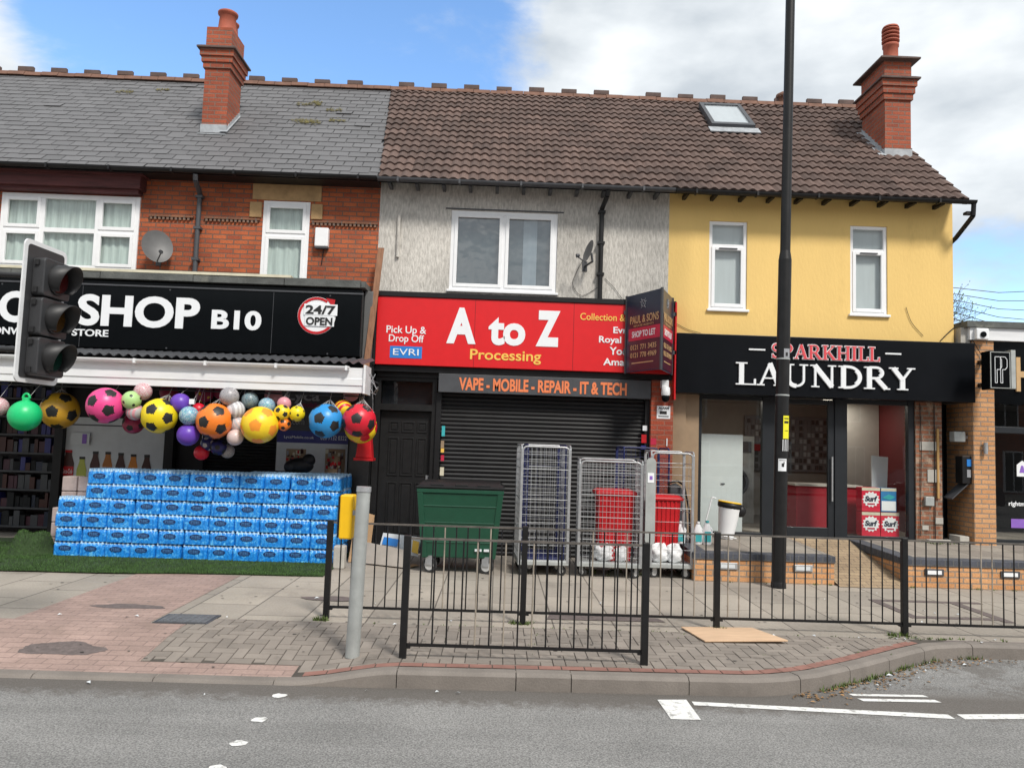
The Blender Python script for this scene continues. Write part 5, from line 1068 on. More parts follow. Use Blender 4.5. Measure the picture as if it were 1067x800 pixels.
setp(MB().box(2.62, 2.635, 11.915, 11.93, 1.78, 1.90).build('white_clip', 'white_pvc', base=(2.63, 11.92, 1.8)), 'tiny white clip on the painted brick pier', 'clip')
# V board
t = thing('to_let_board', (2.28, 11.2, 2.85), 'dark V shaped board reading SHOP TO LET over the red sign', 'to let board')
def vboard(p0, p1, lower, h, nm):
    o = Vector((p0[0], p0[1], lower)); r = Vector((p1[0]-p0[0], p1[1]-p0[1], 0)); Lr = r.length; r.normalize(); u = Vector((0, 0, 1)); n = r.cross(u); F = (o, r, u, n)
    def plate(a, b, c, d, off, m, name, th=.006):
        vs = [o+r*x+u*z+n*(off+q) for q in (0, -th) for x, z in ((a, c), (b, c), (b, d), (a, d))]
        return MB().add(vs, [(0, 1, 2, 3), (7, 6, 5, 4), (0, 4, 5, 1), (1, 5, 6, 2), (2, 6, 7, 3), (3, 7, 4, 0)]).build(name, m, e)
    e = thing_part('board', t, p0+(lower,)); plate(0, Lr, 0, h, 0, 'navy', 'panel', .02); plate(Lr*.12, Lr-.01, .02, h*.70, .004, 'wine', 'lower_panel', .003); plate(Lr*.10, Lr-.005, h*.40, h*.56, .008, 'board_pink', 'strip', .003)
    plate(-.01, .02, -.01, h+.01, .012, 'dark_grey', 'edge_batten', .03); plate(Lr-.02, Lr+.01, -.01, h+.01, .012, 'dark_grey', 'edge_batten', .03)
    text('PAUL & SONS', Lr*.14, Lr*.93, h*.62, h*.72, 0, 'letter_gold', e, frame=(o+n*.006, r, u, n), depth=.003, bold=.01); text('ESTATE AGENTS', Lr*.25, Lr*.8, h*.575, h*.60, 0, 'letter_gold', e, frame=(o+n*.009, r, u, n), depth=.002)
    text('SHOP TO LET', Lr*.2, Lr*.85, h*.44, h*.52, 0, 'letter_white', e, frame=(o+n*.009, r, u, n), depth=.003, bold=.02)
    text('0121 771 3435', Lr*.16, Lr*.88, h*.28, h*.345, 0, 'letter_gold', e, frame=(o+n*.006, r, u, n), depth=.003, bold=.01); text('0121 778 4969', Lr*.16, Lr*.88, h*.18, h*.245, 0, 'letter_gold', e, frame=(o+n*.006, r, u, n), depth=.003, bold=.01)
    plate(Lr*.2, Lr*.8, h*.105, h*.118, .007, 'letter_gold', 'web_address', .002)
    cm = MB(); cc = lambda a, q_: o+r*(Lr*.5+q_*math.cos(a))+u*(h*.865+q_*math.sin(a))+n*.004
    for k_ in range(16): cm.tube([cc(2*math.pi*k_/16, .05), cc(2*math.pi*(k_+1)/16, .05)], .005, 4)
    for k_ in (20, 55, 125, 160, 235, 305): cm.tube([cc(rad(k_), .05), cc(rad(k_), .085)], .005, 4)
    cm.tube([cc(rad(45), .05), cc(rad(225), .05)], .004, 4).tube([cc(rad(135), .05), cc(rad(315), .05)], .004, 4); cm.build('crest', 'grey_print', e)
vboard((1.93, 11.80), (2.325, 11.03), 2.885, 1.19, 'a'); vboard((2.33, 11.03), (2.66, 11.80), 2.885, 1.19, 'b')
MB().box(1.90, 2.72, 11.80, 11.85, 3.2, 3.26).box(1.90, 2.72, 11.80, 11.85, 3.8, 3.86).build('wall_batten', 'dark_grey', t)
# timber plank and wire tangle between the two signs
a, b = at(397, 258, 11.75), at(378, 403, 11.55); w = .045
t = setp(MB().add([(a.x-w, 11.76, a.z), (a.x+w, 11.76, a.z), (b.x+w, 11.62, b.z), (b.x-w, 11.62, b.z), (a.x-w, 11.79, a.z), (a.x+w, 11.79, a.z), (b.x+w, 11.65, b.z), (b.x-w, 11.65, b.z)], [(0, 1, 2, 3), (7, 6, 5, 4), (0, 4, 5, 1), (1, 5, 6, 2), (2, 6, 7, 3), (3, 7, 4, 0)]).build('timber_plank', 'old_wood', base=tuple(b)), 'weathered brown plank leaning between the black and red signs', 'plank')
bev(MB().box(-2.12, -1.99, 11.7, 11.99, 2.95, 4.0).build('filler_board', 'dish', hR), .01)
mb = MB(); q = random.Random(5); P0 = [Vector((-1.84+q.gauss(0, .06), 10.9+q.gauss(0, .15), 2.50+q.gauss(0, .12))) for _ in range(22)]; mb.tube(P0, .006).build('tangle', 'grey_print', t if False else None, base=tuple(P0[0])) if False else None
o = MB().tube(P0, .006, 5).build('cable_tangle', 'grey_print', base=tuple(P0[0])); setp(o, 'tangle of pale cables at the right end of the white canopy', 'cable')
p = at(380.5, 466, 11.3); t = thing('plastic_box', (p.x, 11.3, p.z), 'red plastic box hanging behind the red football', 'box'); bev(MB().taper((p.x-.12, p.x+.12, 11.2, 11.4), (p.x-.08, p.x+.08, 11.2, 11.4), p.z-.15, p.z+.2).build('body', 'red', t), .01); MB().box(p.x-.14, p.x+.14, 11.18, 11.42, p.z-.19, p.z-.152).build('rim', 'red', t); MB().tube([(p.x+.1, 11.3, p.z+.2), (p.x+.08, 11.3, 2.3), (p.x+.05, 11.3, 2.59)], .004).build('cord', 'grey_print', t)

# ================================================================ TURF, WATER STACK
def blades(name, lab, fn, n, h=.03, cat='grass'):
    mb = MB(); q = random.Random(n); rv = []
    for _ in range(n):
        x, y, z, nx_, ny_ = fn(q); a = q.uniform(0, 6.28); w = .004; hh = h*q.uniform(.6, 1.2)
        d = Vector((math.cos(a), math.sin(a), 0))*w; tip = Vector((x+q.gauss(0, .008)+nx_*hh, y+q.gauss(0, .008)+ny_*hh, z+hh)); mb.add([Vector((x, y, z))-d, Vector((x, y, z))+d, tip], [(0, 1, 2)]); rv.append(q.random())
    mb.rv = rv; return setp(mb.build(name, 'turf'), lab, cat, kind='stuff')
X['turf'] = mat('artificial turf', (.045, .10, .022), .8, rnd=.55, var=.25, scale=3); X['turf_base'] = mat('turf backing', (.026, .05, .016), .95, var=.3, scale=8)
def turf_h(x, y): return .012+.006*math.sin(x*7)*math.sin(y*5)
mb = MB(); nx_, ny_ = 60, 20; xs = [-10+ (7.88)*i/nx_ for i in range(nx_+1)]
yf = lambda x: 9.50+.30*sm((x+6)/4)+.02*math.sin(x*3.1)
vs = [(x, yf(x)+(12.28-yf(x))*j/ny_, turf_h(x, j*.1)+.006) for x in xs for j in range(ny_+1)]
mb.add(vs, [(i*(ny_+1)+j, (i+1)*(ny_+1)+j, (i+1)*(ny_+1)+j+1, i*(ny_+1)+j+1) for i in range(nx_) for j in range(ny_)], 0, True)
mb.quad((-10, yf(-10), .002), (-2.12, yf(-2.12), .002), (-2.12, yf(-2.12), .02), (-10, yf(-10), .02)); setp(mb.build('turf_mat', 'turf_base', base=(-6, 10.5, 0)), 'green artificial turf mat under the water stack', 'turf mat')
def f1(q): x = q.uniform(-9, -2.12); y = yf(x)+q.random()**1.5*(10.9-yf(x)) if x > -6.1 else yf(x)+q.random()*2.3; return x, y, .015, 0, 0
blades('grass', 'short green pile of the artificial turf mat', f1, 42000, .026)
# loose turf heap beside the stack
t = thing('turf_roll', (-6.5, 10.8, 0), 'crumpled green turf heap left of the blue water stack', 'turf roll')
def heap(x, y): 
    r = math.hypot((x+6.38)/.27, (y-10.9)/.34); h = max(0, 1-r**3)*.32; h *= 1+.22*math.sin(x*13+y*4)+.12*math.sin(y*17-x*6); r2 = math.hypot((x+6.85)/.3, (y-10.75)/.25); return max(h, max(0, 1-r2*r2)*.07)+.012
mb = MB(); n = 46; vs = [(-7.5+1.6*i/n, 10.3+1.1*j/n, heap(-7.5+1.6*i/n, 10.3+1.1*j/n)) for i in range(n+1) for j in range(n+1)]
mb.add(vs, [(i*(n+1)+j, (i+1)*(n+1)+j, (i+1)*(n+1)+j+1, i*(n+1)+j+1) for i in range(n) for j in range(n)], 0, True); mb.build('folded_sheet', 'turf_base', t)
def f2(q): x = q.uniform(-7.45, -5.95); y = q.uniform(10.35, 11.3); return x, y, heap(x, y)-.004, 0, 0
blades('grass', 'green pile of the crumpled turf heap', f2, 14000, .03)
# packs
PW, PD, PH = .342, .25, .193
mb = MB(); nx_ = 48; nz_ = 10
def prof_front(i, j):
    x = -PW/2+PW*i/nx_; zz = j/nz_; z = .002+(PH-.012)*zz; b = abs(math.sin(math.pi*6*i/nx_))
    depth = .007*(b**.6-1); sh = 0
    if zz > .72: sh = (zz-.72)/.28*.028
    e = min(i, nx_-i)/5; rnd_ = (.03 if e < 1 else 0)*max(0, 1-e)**1.6
    return x, depth, sh, rnd_, z
vs = []
for side in (1, -1):
    for i in range(nx_+1):
        for j in range(nz_+1):
            x, d_, sh, rr, z = prof_front(i, j); vs.append((x*side*(1-.02*(j/nz_ > .8)), side*(-PD/2-d_+sh+rr), z))
k = (nx_+1)*(nz_+1); G_ = lambda s, i, j: s*k+i*(nz_+1)+j; fs = []
for s in (0, 1): fs += [(G_(s, i, j), G_(s, i+1, j), G_(s, i+1, j+1), G_(s, i, j+1)) for i in range(nx_) for j in range(nz_)]
fs += [(G_(0, nx_, j), G_(1, 0, j), G_(1, 0, j+1), G_(0, nx_, j+1)) for j in range(nz_)]+[(G_(1, nx_, j), G_(0, 0, j), G_(0, 0, j+1), G_(1, nx_, j+1)) for j in range(nz_)]
fs += [(G_(0, i, nz_), G_(0, i+1, nz_), G_(1, nx_-i-1, nz_), G_(1, nx_-i, nz_)) for i in range(nx_)]
mb.add(vs, fs, 0, True); pack_me = mb.mesh('shrink_film', 'film')
mb = MB()
for i in range(6):
    for j in range(4): cx, cy = -PW/2+PW*(i+.5)/6, -PD/2+.035+(PD-.07)*j/3; mb.cyl((cx, cy, PH-.03), (cx, cy, PH-.002), .022, .0135, 8).cyl((cx, cy, PH-.002), (cx, cy, PH+.010), .0145, .0145, 8)
cap_me = mb.mesh('bottle_tops', 'cap')
mb = MB(); mb.prism([(.085*math.cos(2*math.pi*i/20), .105+.036*math.sin(2*math.pi*i/20)) for i in range(20)], -PD/2-.0055, -PD/2-.004, m=0); n0 = -PD/2-.007
for a, b, c, d_ in ((-.06, -.045, .085, .125), (-.045, -.03, .11, .125), (-.03, -.02, .085, .125), (-.01, .005, .085, .125), (.012, .03, .088, .122), (.036, .062, .086, .096), (.036, .062, .113, .123), (.036, .044, .096, .113), (-.05, .05, .076, .08)): mb.box(a, b, n0, n0+.002, c, d_, 1)
mark_me = mb.mesh('brand_mark', ['label_dark', 'mark_pale'])
ordn = ['first', 'second', 'third', 'fourth', 'fifth', 'sixth', 'seventh', 'eighth', 'ninth', 'tenth', 'eleventh']; rown = ['bottom', 'second lowest', 'third lowest', 'fourth lowest', 'second highest', 'top']
def pack(x, y, z, rz_, lab):
    o = bpy.data.objects.new('water_pack', pack_me); COL.objects.link(o); o.location = (x, y, z); o.rotation_euler.z = rz_; setp(o, lab, 'water pack', 'shrink wrapped packs in the blue water stack')
    for nm, me in (('bottle_tops', cap_me), ('brand_mark', mark_me)): c = bpy.data.objects.new(nm, me); COL.objects.link(c); c.parent = o
q = random.Random(11)
for r in range(6):
    n0, n1 = (0, 11) if r < 4 else (1, 11)
    for c in range(n0, n1):
        x = -6.02+PW/2+.348*c+(.02 if r > 3 else 0)+q.uniform(-.008, .008)+(r % 2)*.012
        pos = c-n0; lab = 'blue water pack, %s in the %s front row' % (('leftmost' if pos == 0 else 'rightmost' if c == 10 else ordn[pos]+' from the left'), rown[r])
        pack(x, 10.72+PD/2+q.uniform(-.012, .012)+r*.004, .02+r*(PH+.004), q.gauss(0, .012), lab)
for r in range(6):
    for dpt in range(1, 4):
        pack(-6.02+PW/2+.348*10+.01+q.uniform(-.01, .01), 10.72+PD/2+dpt*(PD+.012), .02+r*(PH+.004), q.gauss(0, .015), 'blue water pack in the right end column, %s row, %s behind the front' % (rown[r], ['', 'one', 'two', 'three'][dpt]))
for c in range(1, 10):
    for dpt in ((1, 2, 3) if c > 6 else (1,)):
        pack(-6.02+PW/2+.348*c+.02+q.uniform(-.01, .01), 10.72+PD/2+dpt*(PD+.012), .02+5*(PH+.004), q.gauss(0, .015), 'blue water pack on the top layer, %s column from the left, %s behind the front' % (ordn[c-1], ['', 'one', 'two', 'three'][dpt]))
for i, (x, z) in enumerate(((-6.0, .74), (-5.78, .74), (-6.16, .45))):
    setp(bev(MB().box(x-.11, x+.11, 11.08, 11.3, .02 if i != 1 else .02, z+.25 if i < 2 else z+.1).build('shrink_wrapped_carton', 'pinkish', base=(x, 11.2, 0)), .015), '') if False else None
X['pinkish'] = mat('pale pink cartons', (.42, .34, .32), .6, var=.15, scale=10)
for (x, w, z1, lab) in ((-6.02, .20, 1.06, 'pale carton tower left of the upper water packs'), (-5.79, .22, 1.06, 'pale carton tower just behind the upper water packs'), (-6.16, .14, .62, 'short pale carton pile left of the lower water packs')):
    t = thing('carton_pile', (x, 11.1, 0), lab, 'cartons'); n = int(z1/.2); [bev(MB().box(x-w/2, x+w/2, 11.02, 11.24, .02+k*z1/n, .02+(k+1)*z1/n-.008).build('carton', 'pinkish', t), .012) for k in range(n)]
p = at(361, 569, 10.5); setp(bev(MB().box(-2.14, -1.99, 10.42, 10.58, .0, .30).build('concrete_block', 'concrete', base=(-2.06, 10.5, 0)), .015), 'pale concrete block at the right end of the turf mat', 'block')
t = thing('black_bundle', (-3.2, 11.7, 1.1), 'dark bundle lying behind the water stack under the phone poster', 'bundle'); p = at(313, 485, 11.6); MB().ell((p.x, 11.6, p.z), (.2, .12, .12)).ell((p.x+.12, 11.6, p.z+.08), (.10, .09, .10)).ell((p.x-.14, 11.55, p.z-.02), (.09, .08, .09)).build('cloth', 'black_plastic', t)
setp(bev(MB().box(-3.6, -2.9, 11.5, 11.75, 0, p.z-.09).build('black_crate', 'black_plastic', base=(-3.2, 11.6, 0)), .01), 'black crate behind the water stack under the phone poster', 'crate')

# ================================================================ BALLS
ico = bmesh.new(); bmesh.ops.create_icosphere(ico, subdivisions=1, radius=1); VERT = [v.co.normalized() for v in ico.verts]; ico.free()
ico = bmesh.new(); bmesh.ops.create_icosphere(ico, subdivisions=1, radius=1); 
ph = (1+5**.5)/2; IV = [Vector(v).normalized() for v in [(0, a, b*ph) for a in (-1, 1) for b in (-1, 1)]+[(a, b*ph, 0) for a in (-1, 1) for b in (-1, 1)]+[(b*ph, 0, a) for a in (-1, 1) for b in (-1, 1)]]; ico.free()
def ballmesh(kind, m0, m1):
    b = bmesh.new(); bmesh.ops.create_icosphere(b, subdivisions=5, radius=1); me = bpy.data.meshes.new('ball_skin'); b.to_mesh(me); b.free()
    me.materials.append(X[m0]); me.materials.append(X[m1])
    for p in me.polygons:
        c = p.center.normalized(); p.use_smooth = True; f = 0
        if kind in ('football', 'star'):
            v = max(IV, key=lambda w: w.dot(c)); near = [w for w in IV if .3 < w.dot(v) < .6]
            ds = sorted(((c.dot((w-v*w.dot(v)).normalized())) for w in near), reverse=True)
            f = (ds[0] < .285) if kind == 'football' else (ds[0]+ds[1]*.9 < .24)
        elif kind == 'stripe': f = int((c.z+1)*4.5) % 2
        p.material_index = int(f)
    return me
def plain(nm, c, **k): X[nm] = mat(nm, c, .38, var=.04, **k); return nm
for nm, c in (('pink ball', (.75, .06, .25)), ('yellow ball', (.80, .62, .01)), ('orange ball', (.80, .20, .02)), ('blue ball', (.02, .26, .62)), ('red ball', (.60, .01, .03)), ('gold ball', (.55, .30, .02)), ('sun ball', (.85, .60, .02)), ('amber ball', (.85, .30, .03)), ('purple ball', (.13, .05, .42)), ('green ball', (.01, .52, .17)), ('pearl ball', (.62, .50, .48)), ('silver ball', (.45, .44, .46)), ('navy ball', (.02, .02, .12)), ('wine ball', (.30, .02, .07)), ('white ball', (.65, .66, .68)), ('mint ball', (.40, .62, .25)), ('pale pink ball', (.62, .28, .32))): plain(nm, c)
def swirl(nm, ca, cb, cc, s=4.):
    m, t, b = newmat(nm); K = t.links.new; tcx = t.nodes.new('ShaderNodeTexCoord'); no = t.nodes.new('ShaderNodeTexNoise'); no.inputs['Scale'].default_value = s; no.inputs['Distortion'].default_value = 3; K(tcx.outputs['Object'], no.inputs['Vector'])
    r = t.nodes.new('ShaderNodeValToRGB'); r.color_ramp.interpolation = 'CONSTANT'; e = r.color_ramp.elements; e[0].color = (*ca, 1); e[1].position = .56; e[1].color = (*cc, 1); q = e.new(.47); q.color = (*cb, 1); K(no.outputs['Fac'], r.inputs[0]); K(r.outputs[0], b.inputs['Base Color']); b.inputs['Roughness'].default_value = .35; X[nm] = m
swirl('marbled blue', (.05, .35, .45), (.60, .66, .66), (.02, .10, .35)); swirl('marbled pink', (.62, .55, .55), (.50, .06, .12), (.66, .62, .62)); swirl('marbled grey', (.40, .40, .42), (.12, .12, .14), (.55, .50, .50), 7); swirl('patterned dark', (.03, .05, .10), (.35, .40, .38), (.10, .25, .30), 7)
MESH = {}
def ball(u, v, r, kind, m0, m1, lab, Y=10.42, net=0, rot=None, hopper=False):
    key = (kind, m0, m1)
    if key not in MESH: MESH[key] = ballmesh(*key)
    p = at(u, v, Y); R_ = r*Y/800/ .985; t = thing('play_ball', p, lab, 'ball', 'balls hanging under the white canopy')
    s_ = bpy.data.objects.new('ball_skin', MESH[key]); COL.objects.link(s_); s_.parent = t; s_.scale = (R_,)*3; s_.rotation_euler = rot or (random.uniform(0, 6), random.uniform(0, 6), random.uniform(0, 6))
    top = Vector((p.x+random.uniform(-.02, .02), Y if Y > 10.66 else 10.72, 2.36 if Y < 10.7 else 2.60)); mb = MB()
    if net:
        apex = p+(top-p).normalized()*min((top-p).length, R_+net)
        for k in range(10):
            a = 2*math.pi*k/10; e = p+Vector((math.cos(a)*R_*.86, math.sin(a)*R_*.86, R_*.52)); mb.tube([e, apex], .0028, 4)
        mb.tube([apex, top], .003, 4); mb.build('net', 'net_cord', t)
    else: mb.tube([p+Vector((0, 0, R_*.98)), top], .0025, 4).build('cord', 'net_cord', t)
    if hopper: MB().tube([p+Vector((.045*math.cos(a), 0, R_+.03+.06*math.sin(a))) for a in [math.pi*i/8 for i in range(9)]], .016, 8).cyl(p+Vector((0, 0, R_*.95)), p+Vector((0, 0, R_+.04)), .05, .045).build('handle', 'green ball', t)
X['net_cord'] = mat('net cord', (.55, .55, .55), .8, var=.05)
def faceon(dx=0, dz=0): # rotation that brings one dark pentagon towards the street
    f = IV[0]; g = Vector((dx, -1, dz)).normalized(); return f.rotation_difference(g).to_euler()
B = [(26, 433, 15.5, 'plain', 'green ball', 'green ball', 'green hopper ball with a loop handle at the left end', 10.40, 0, None, True),
 (-1, 423.5, 9, 'plain', 'marbled pink', 'pearl ball', 'pale marbled ball cut by the left picture edge', 10.5),
 (62.5, 427.5, 18.5, 'football', 'gold ball', 'black_text', 'dull gold and black football right of the green hopper ball', 11.0, .05, (.1, -.1)),
 (110, 422.5, 18.2, 'football', 'pink ball', 'black_text', 'large pink and black football', 10.40, .10, (-.35, .25)),
 (137, 417, 9.5, 'star', 'mint ball', 'black_text', 'small pale green ball with black stars beside the pink football', 10.42),
 (149, 408, 8.8, 'plain', 'marbled pink', 'pearl ball', 'small white and pink marbled ball above the star ball', 10.50),
 (140.5, 429, 8.5, 'stripe', 'silver ball', 'pale pink ball', 'small striped ball under the green star ball', 10.48),
 (139, 441, 10.5, 'football', 'wine ball', 'black_text', 'dark crimson football behind the small striped ball', 10.75),
 (166, 433.3, 17.8, 'football', 'yellow ball', 'black_text', 'large yellow and black football', 10.40, .16, (-.1, .4)),
 (188, 420, 10, 'plain', 'purple ball', 'purple ball', 'purple ball above the blue marbled ball', 10.46),
 (197, 433, 9.6, 'plain', 'marbled blue', 'white ball', 'white ball with blue swirls between the two purple balls', 10.38),
 (196, 453, 11, 'plain', 'purple ball', 'purple ball', 'shiny purple ball hanging lowest, under the blue swirled ball', 10.42),
 (207, 427, 7, 'plain', 'red ball', 'red ball', 'small red ball peeping out left of the orange football', 10.62),
 (223.5, 438.5, 18, 'football', 'orange ball', 'black_text', 'large orange and black football', 10.40, .16, (-.3, -.1)),
 (239, 413, 9.6, 'plain', 'marbled grey', 'silver ball', 'silver grey ball above right of the orange football', 10.46),
 (245.6, 427, 9.3, 'stripe', 'white ball', 'silver ball', 'white and grey striped ball under the silver grey ball', 10.50),
 (247.5, 442, 8.3, 'stripe', 'pearl ball', 'silver ball', 'striped pearl ball left of the yellow and amber football', 10.52),
 (245, 455.7, 8.2, 'plain', 'pearl ball', 'pearl ball', 'plain pearl pink ball, lowest beside the yellow and amber football', 10.44),
 (210, 471.5, 7.5, 'plain', 'red ball', 'white ball', 'small red ball low behind the orange football', 10.80),
 (227.7, 466, 8, 'football', 'navy ball', 'black_text', 'small navy ball low under the orange football', 10.75),
 (217, 462, 7.5, 'football', 'navy ball', 'silver ball', 'small black and silver ball just under the orange football', 10.80),
 (237, 470, 7, 'plain', 'marbled grey', 'silver ball', 'small mottled ball right of the navy ball', 10.85),
 (270.6, 442.7, 18.8, 'football', 'sun ball', 'amber ball', 'large yellow football with amber patches', 10.38, .12, (.05, -.05)),
 (260.5, 417, 8.5, 'plain', 'patterned dark', 'navy ball', 'small dark patterned ball above the yellow and amber football', 10.62),
 (278, 423, 8.5, 'plain', 'marbled blue', 'navy ball', 'small blue patterned ball behind the yellow and amber football', 10.58),
 (294, 430, 8.4, 'football', 'sun ball', 'black_text', 'small yellow football, left one of the netted cluster', 10.44, .12),
 (296, 420.5, 7, 'plain', 'pale pink ball', 'pink ball', 'small pale pink ball on top of the netted cluster', 10.50),
 (309.4, 431, 8, 'star', 'yellow ball', 'black_text', 'small yellow ball with black stars, right one of the netted cluster', 10.44, .10),
 (296, 442, 6.8, 'football', 'orange ball', 'black_text', 'small orange football, lowest of the netted cluster', 10.46),
 (339.4, 438.5, 17.4, 'football', 'blue ball', 'black_text', 'large blue and black football', 10.40, .16, (-.2, .15)),
 (374.3, 438, 17, 'football', 'red ball', 'black_text', 'large red and black football at the right end', 10.38, .18, (0, .1)),
 (376, 445, 16.5, 'football', 'sun ball', 'red ball', 'yellow football hidden behind the large red one', 10.80),
 (357.5, 426, 9.5, 'stripe', 'sun ball', 'red ball', 'yellow and red striped ball between the blue and red footballs', 10.66),
 (213, 410, 9, 'star', 'wine ball', 'sun ball', 'dim maroon ball with yellow stars under the canopy', 11.1),
 (232, 408, 9, 'plain', 'wine ball', 'wine ball', 'dim wine coloured ball high under the canopy', 11.2),
 (285, 412, 9, 'plain', 'pale pink ball', 'pink ball', 'dim pink ball high under the canopy above the netted cluster', 11.15),
 (366, 410, 8, 'plain', 'pale pink ball', 'pink ball', 'dim pink ball above the red football', 11.0),
 (176, 409, 9, 'plain', 'wine ball', 'wine ball', 'dim dark ball high behind the yellow football', 11.2)]
for b_ in B:
    a = list(b_)+[None]*4; ball(a[0], a[1], a[2], a[3], a[4], a[5], a[6], Y=a[7], net=a[8] or 0, rot=faceon(*a[9]) if a[9] else None, hopper=bool(a[10]))
p = at(201, 418.5, 10.4); setp(MB().box(p.x-.035, p.x+.035, 10.36, 10.364, p.z-.035, p.z+.035).build('price_tag', 'letter_white', base=tuple(p)), 'small white price tag beside the upper purple ball', 'price tag')

# ================================================================ STREET FURNITURE
def guard_rail(lab, xs, y, skipend=False, h=.955):
    t = thing('guard_rail', (xs[0], y, 0), lab, 'guard rail')
    for x in xs: bev(MB().box(x-.028, x+.028, y-.028, y+.028, -.02, h+.01).build('post', 'black_paint', t), .005)
    q = random.Random(int(y*10))
    for a, b in zip(xs[:-1], xs[1:]):
        MB().box(a+.03, b-.03, y-.012, y+.012, h-.022, h-.006).build('top_rail', 'rail_mid', t); MB().box(a+.03, b-.03, y-.012, y+.012, .10, .122).build('bottom_rail', 'black_paint', t)
        for xx in (a+.028, b-.055): MB().box(xx, xx+.03, y-.02, y+.02, .085, .10).build('bracket', 'black_paint', t)
        n = 16
        for k in range(n):
            x = a+(b-a)*(k+1)/(n+1); MB().cyl((x, y, .12), (x, y, h-.02), .0068, n=8, caps=False).build('bar', 'rail_sunlit' if q.random() < .16 else 'black_paint', t)
guard_rail('short black guard rail panel nearest the kerb', [-.70, 1.235], 6.30, h=.965)
guard_rail('long black guard rail running behind the short panel', [-1.60, .30, 2.19, 4.04, 5.9], 7.60, h=.93)
# lamp post
lx, ly = 3.69, 10.03; t = thing('lamp_post', (lx, ly, 0), 'tall black lamp post in front of the laundry', 'lamp post')
ln = .0145; ax = lambda z: (lx+ln*z, ly, z)
MB().lathe([(.098, 0), (.094, .06), (.088, .08)], (lx, ly, 0), 28).build('base_ring', 'black_paint', t)
MB().cyl(ax(.0), ax(4.3), .088, .084, 28).cyl(ax(4.3), ax(4.42), .084, .066, 28).cyl(ax(4.42), ax(10), .066, .058, 28).build('pole', 'black_paint', t)
MB().cyl(ax(2.48), ax(2.50), .0885, n=28).cyl(ax(2.96), ax(2.98), .0885, n=28).build('strap', 'galv', t)
def wrap(z0, z1, a0, a1, m, name, r=.0885, dr=.0):
    mb = MB(); n = 8; vs = []
    for i in range(n+1): a = rad(a0+(a1-a0)*i/n); vs += [(lx+ln*z+(r+dr)*math.sin(a), ly-(r+dr)*math.cos(a), z) for z in (z0, z1)]
    mb.add(vs, [(2*i, 2*i+2, 2*i+3, 2*i+1) for i in range(n)], 0, True); return mb.build(name, m, t)
wrap(1.92, 2.22, -8, 55, 'tag_yellow', 'yellow_notice', dr=.002); wrap(2.12, 2.15, 0, 45, 'black_text', 'notice_print', dr=.003); wrap(2.175, 2.19, 0, 45, 'black_text', 'notice_print', dr=.003); wrap(2.02, 2.028, 5, 42, 'black_text', 'notice_print', dr=.003)
for a in (-10, 8, 26, 44): wrap(1.72+(a % 3)*.02, 1.91, a, a+6, 'letter_white', 'torn_sticker', dr=.002)
wrap(1.50, 1.66, -42, 28, 'letter_white', 'white_notice', dr=.002); wrap(1.555, 1.60, -14, 6, 'black_text', 'dog_picture', dr=.003); wrap(1.59, 1.62, 0, 9, 'black_text', 'dog_picture', dr=.003); wrap(1.635, 1.643, -34, 20, 'black_text', 'notice_print', dr=.003)
wrap(2.98, 3.10, -14, 40, 'grey_print', 'number_label', dr=.002); wrap(3.0, 3.05, 0, 20, 'black_text', 'label_print', dr=.003)
# galvanised pole with yellow box
t = thing('steel_pole', (-1.12, 6.42, 0), 'short galvanised steel pole with a yellow box behind it', 'pole')
MB().cyl((-1.122, 6.42, -.03), (-1.093, 6.42, 1.31), .058, .056, 24).build('tube', 'galv', t); MB().cyl((-1.093, 6.42, 1.305), (-1.092, 6.42, 1.345), .062, .060, 24).build('cap', 'zinc', t)
e = thing('push_button_box', (-1.23, 6.6, .9), 'yellow crossing box fixed beside the galvanised pole', 'crossing box'); bev(MB().box(-1.300, -1.19, 6.50, 6.66, .90, 1.265).build('case', 'yellow_box', e), .012); MB().box(-1.318, -1.3, 6.52, 6.66, .91, 1.25).build('side_plate', 'black_plastic', e); MB().box(-1.19, -1.10, 6.5, 6.53, 1.1, 1.14).build('clamp', 'zinc', e)
# traffic signal
p0 = at(14.5, 397, 5.65); pt = at(27, 247, 5.65); pr_ = at(61, 340, 6.10); pl_ = at(20, 330, 5.65)
rv_ = Vector((pr_.x-pl_.x, .45, 0)).normalized(); nrmv = Vector((rv_.y, -rv_.x, 0)); zlo, zhi = p0.z, pt.z; ox = (p0.x+pt.x)/2
t = thing('traffic_signal', (ox-.35, 5.9, RD), 'grey traffic signal head with white edged backboard seen side on', 'traffic signal')
MT = Matrix.Translation(Vector((ox, 5.65, zlo))) @ Matrix(((rv_.x, -nrmv.x, 0, 0), (rv_.y, -nrmv.y, 0, 0), (0, 0, 1, 0), (0, 0, 0, 1)))   # local x across, -y out of the face, z up
H_, W_ = zhi-zlo, .49
def loc_mb(): m = MB(); m.T = MT; return m
def rrect(x0, x1, z0, z1, r, n=6):
    o = []
    for cx, cz, a0 in ((x1-r, z0+r, -90), (x1-r, z1-r, 0), (x0+r, z1-r, 90), (x0+r, z0+r, 180)): o += [(cx+r*math.cos(rad(a0+90*i/n)), cz+r*math.sin(rad(a0+90*i/n))) for i in range(n+1)]
    return o
X['signal_grey'] = mat('signal housing grey', (.038, .039, .042), .45, var=.12, scale=6); X['signal_black'] = mat('signal hood black', (.016, .016, .017), .5, var=.15)
loc_mb().prism(rrect(0, W_, 0, H_, .05), .0, .012).build('backboard', 'white_paint', t); loc_mb().prism(rrect(.035, W_-.035, .035, H_-.035, .03), -.004, -.0005).build('backboard_face', 'signal_grey', t)
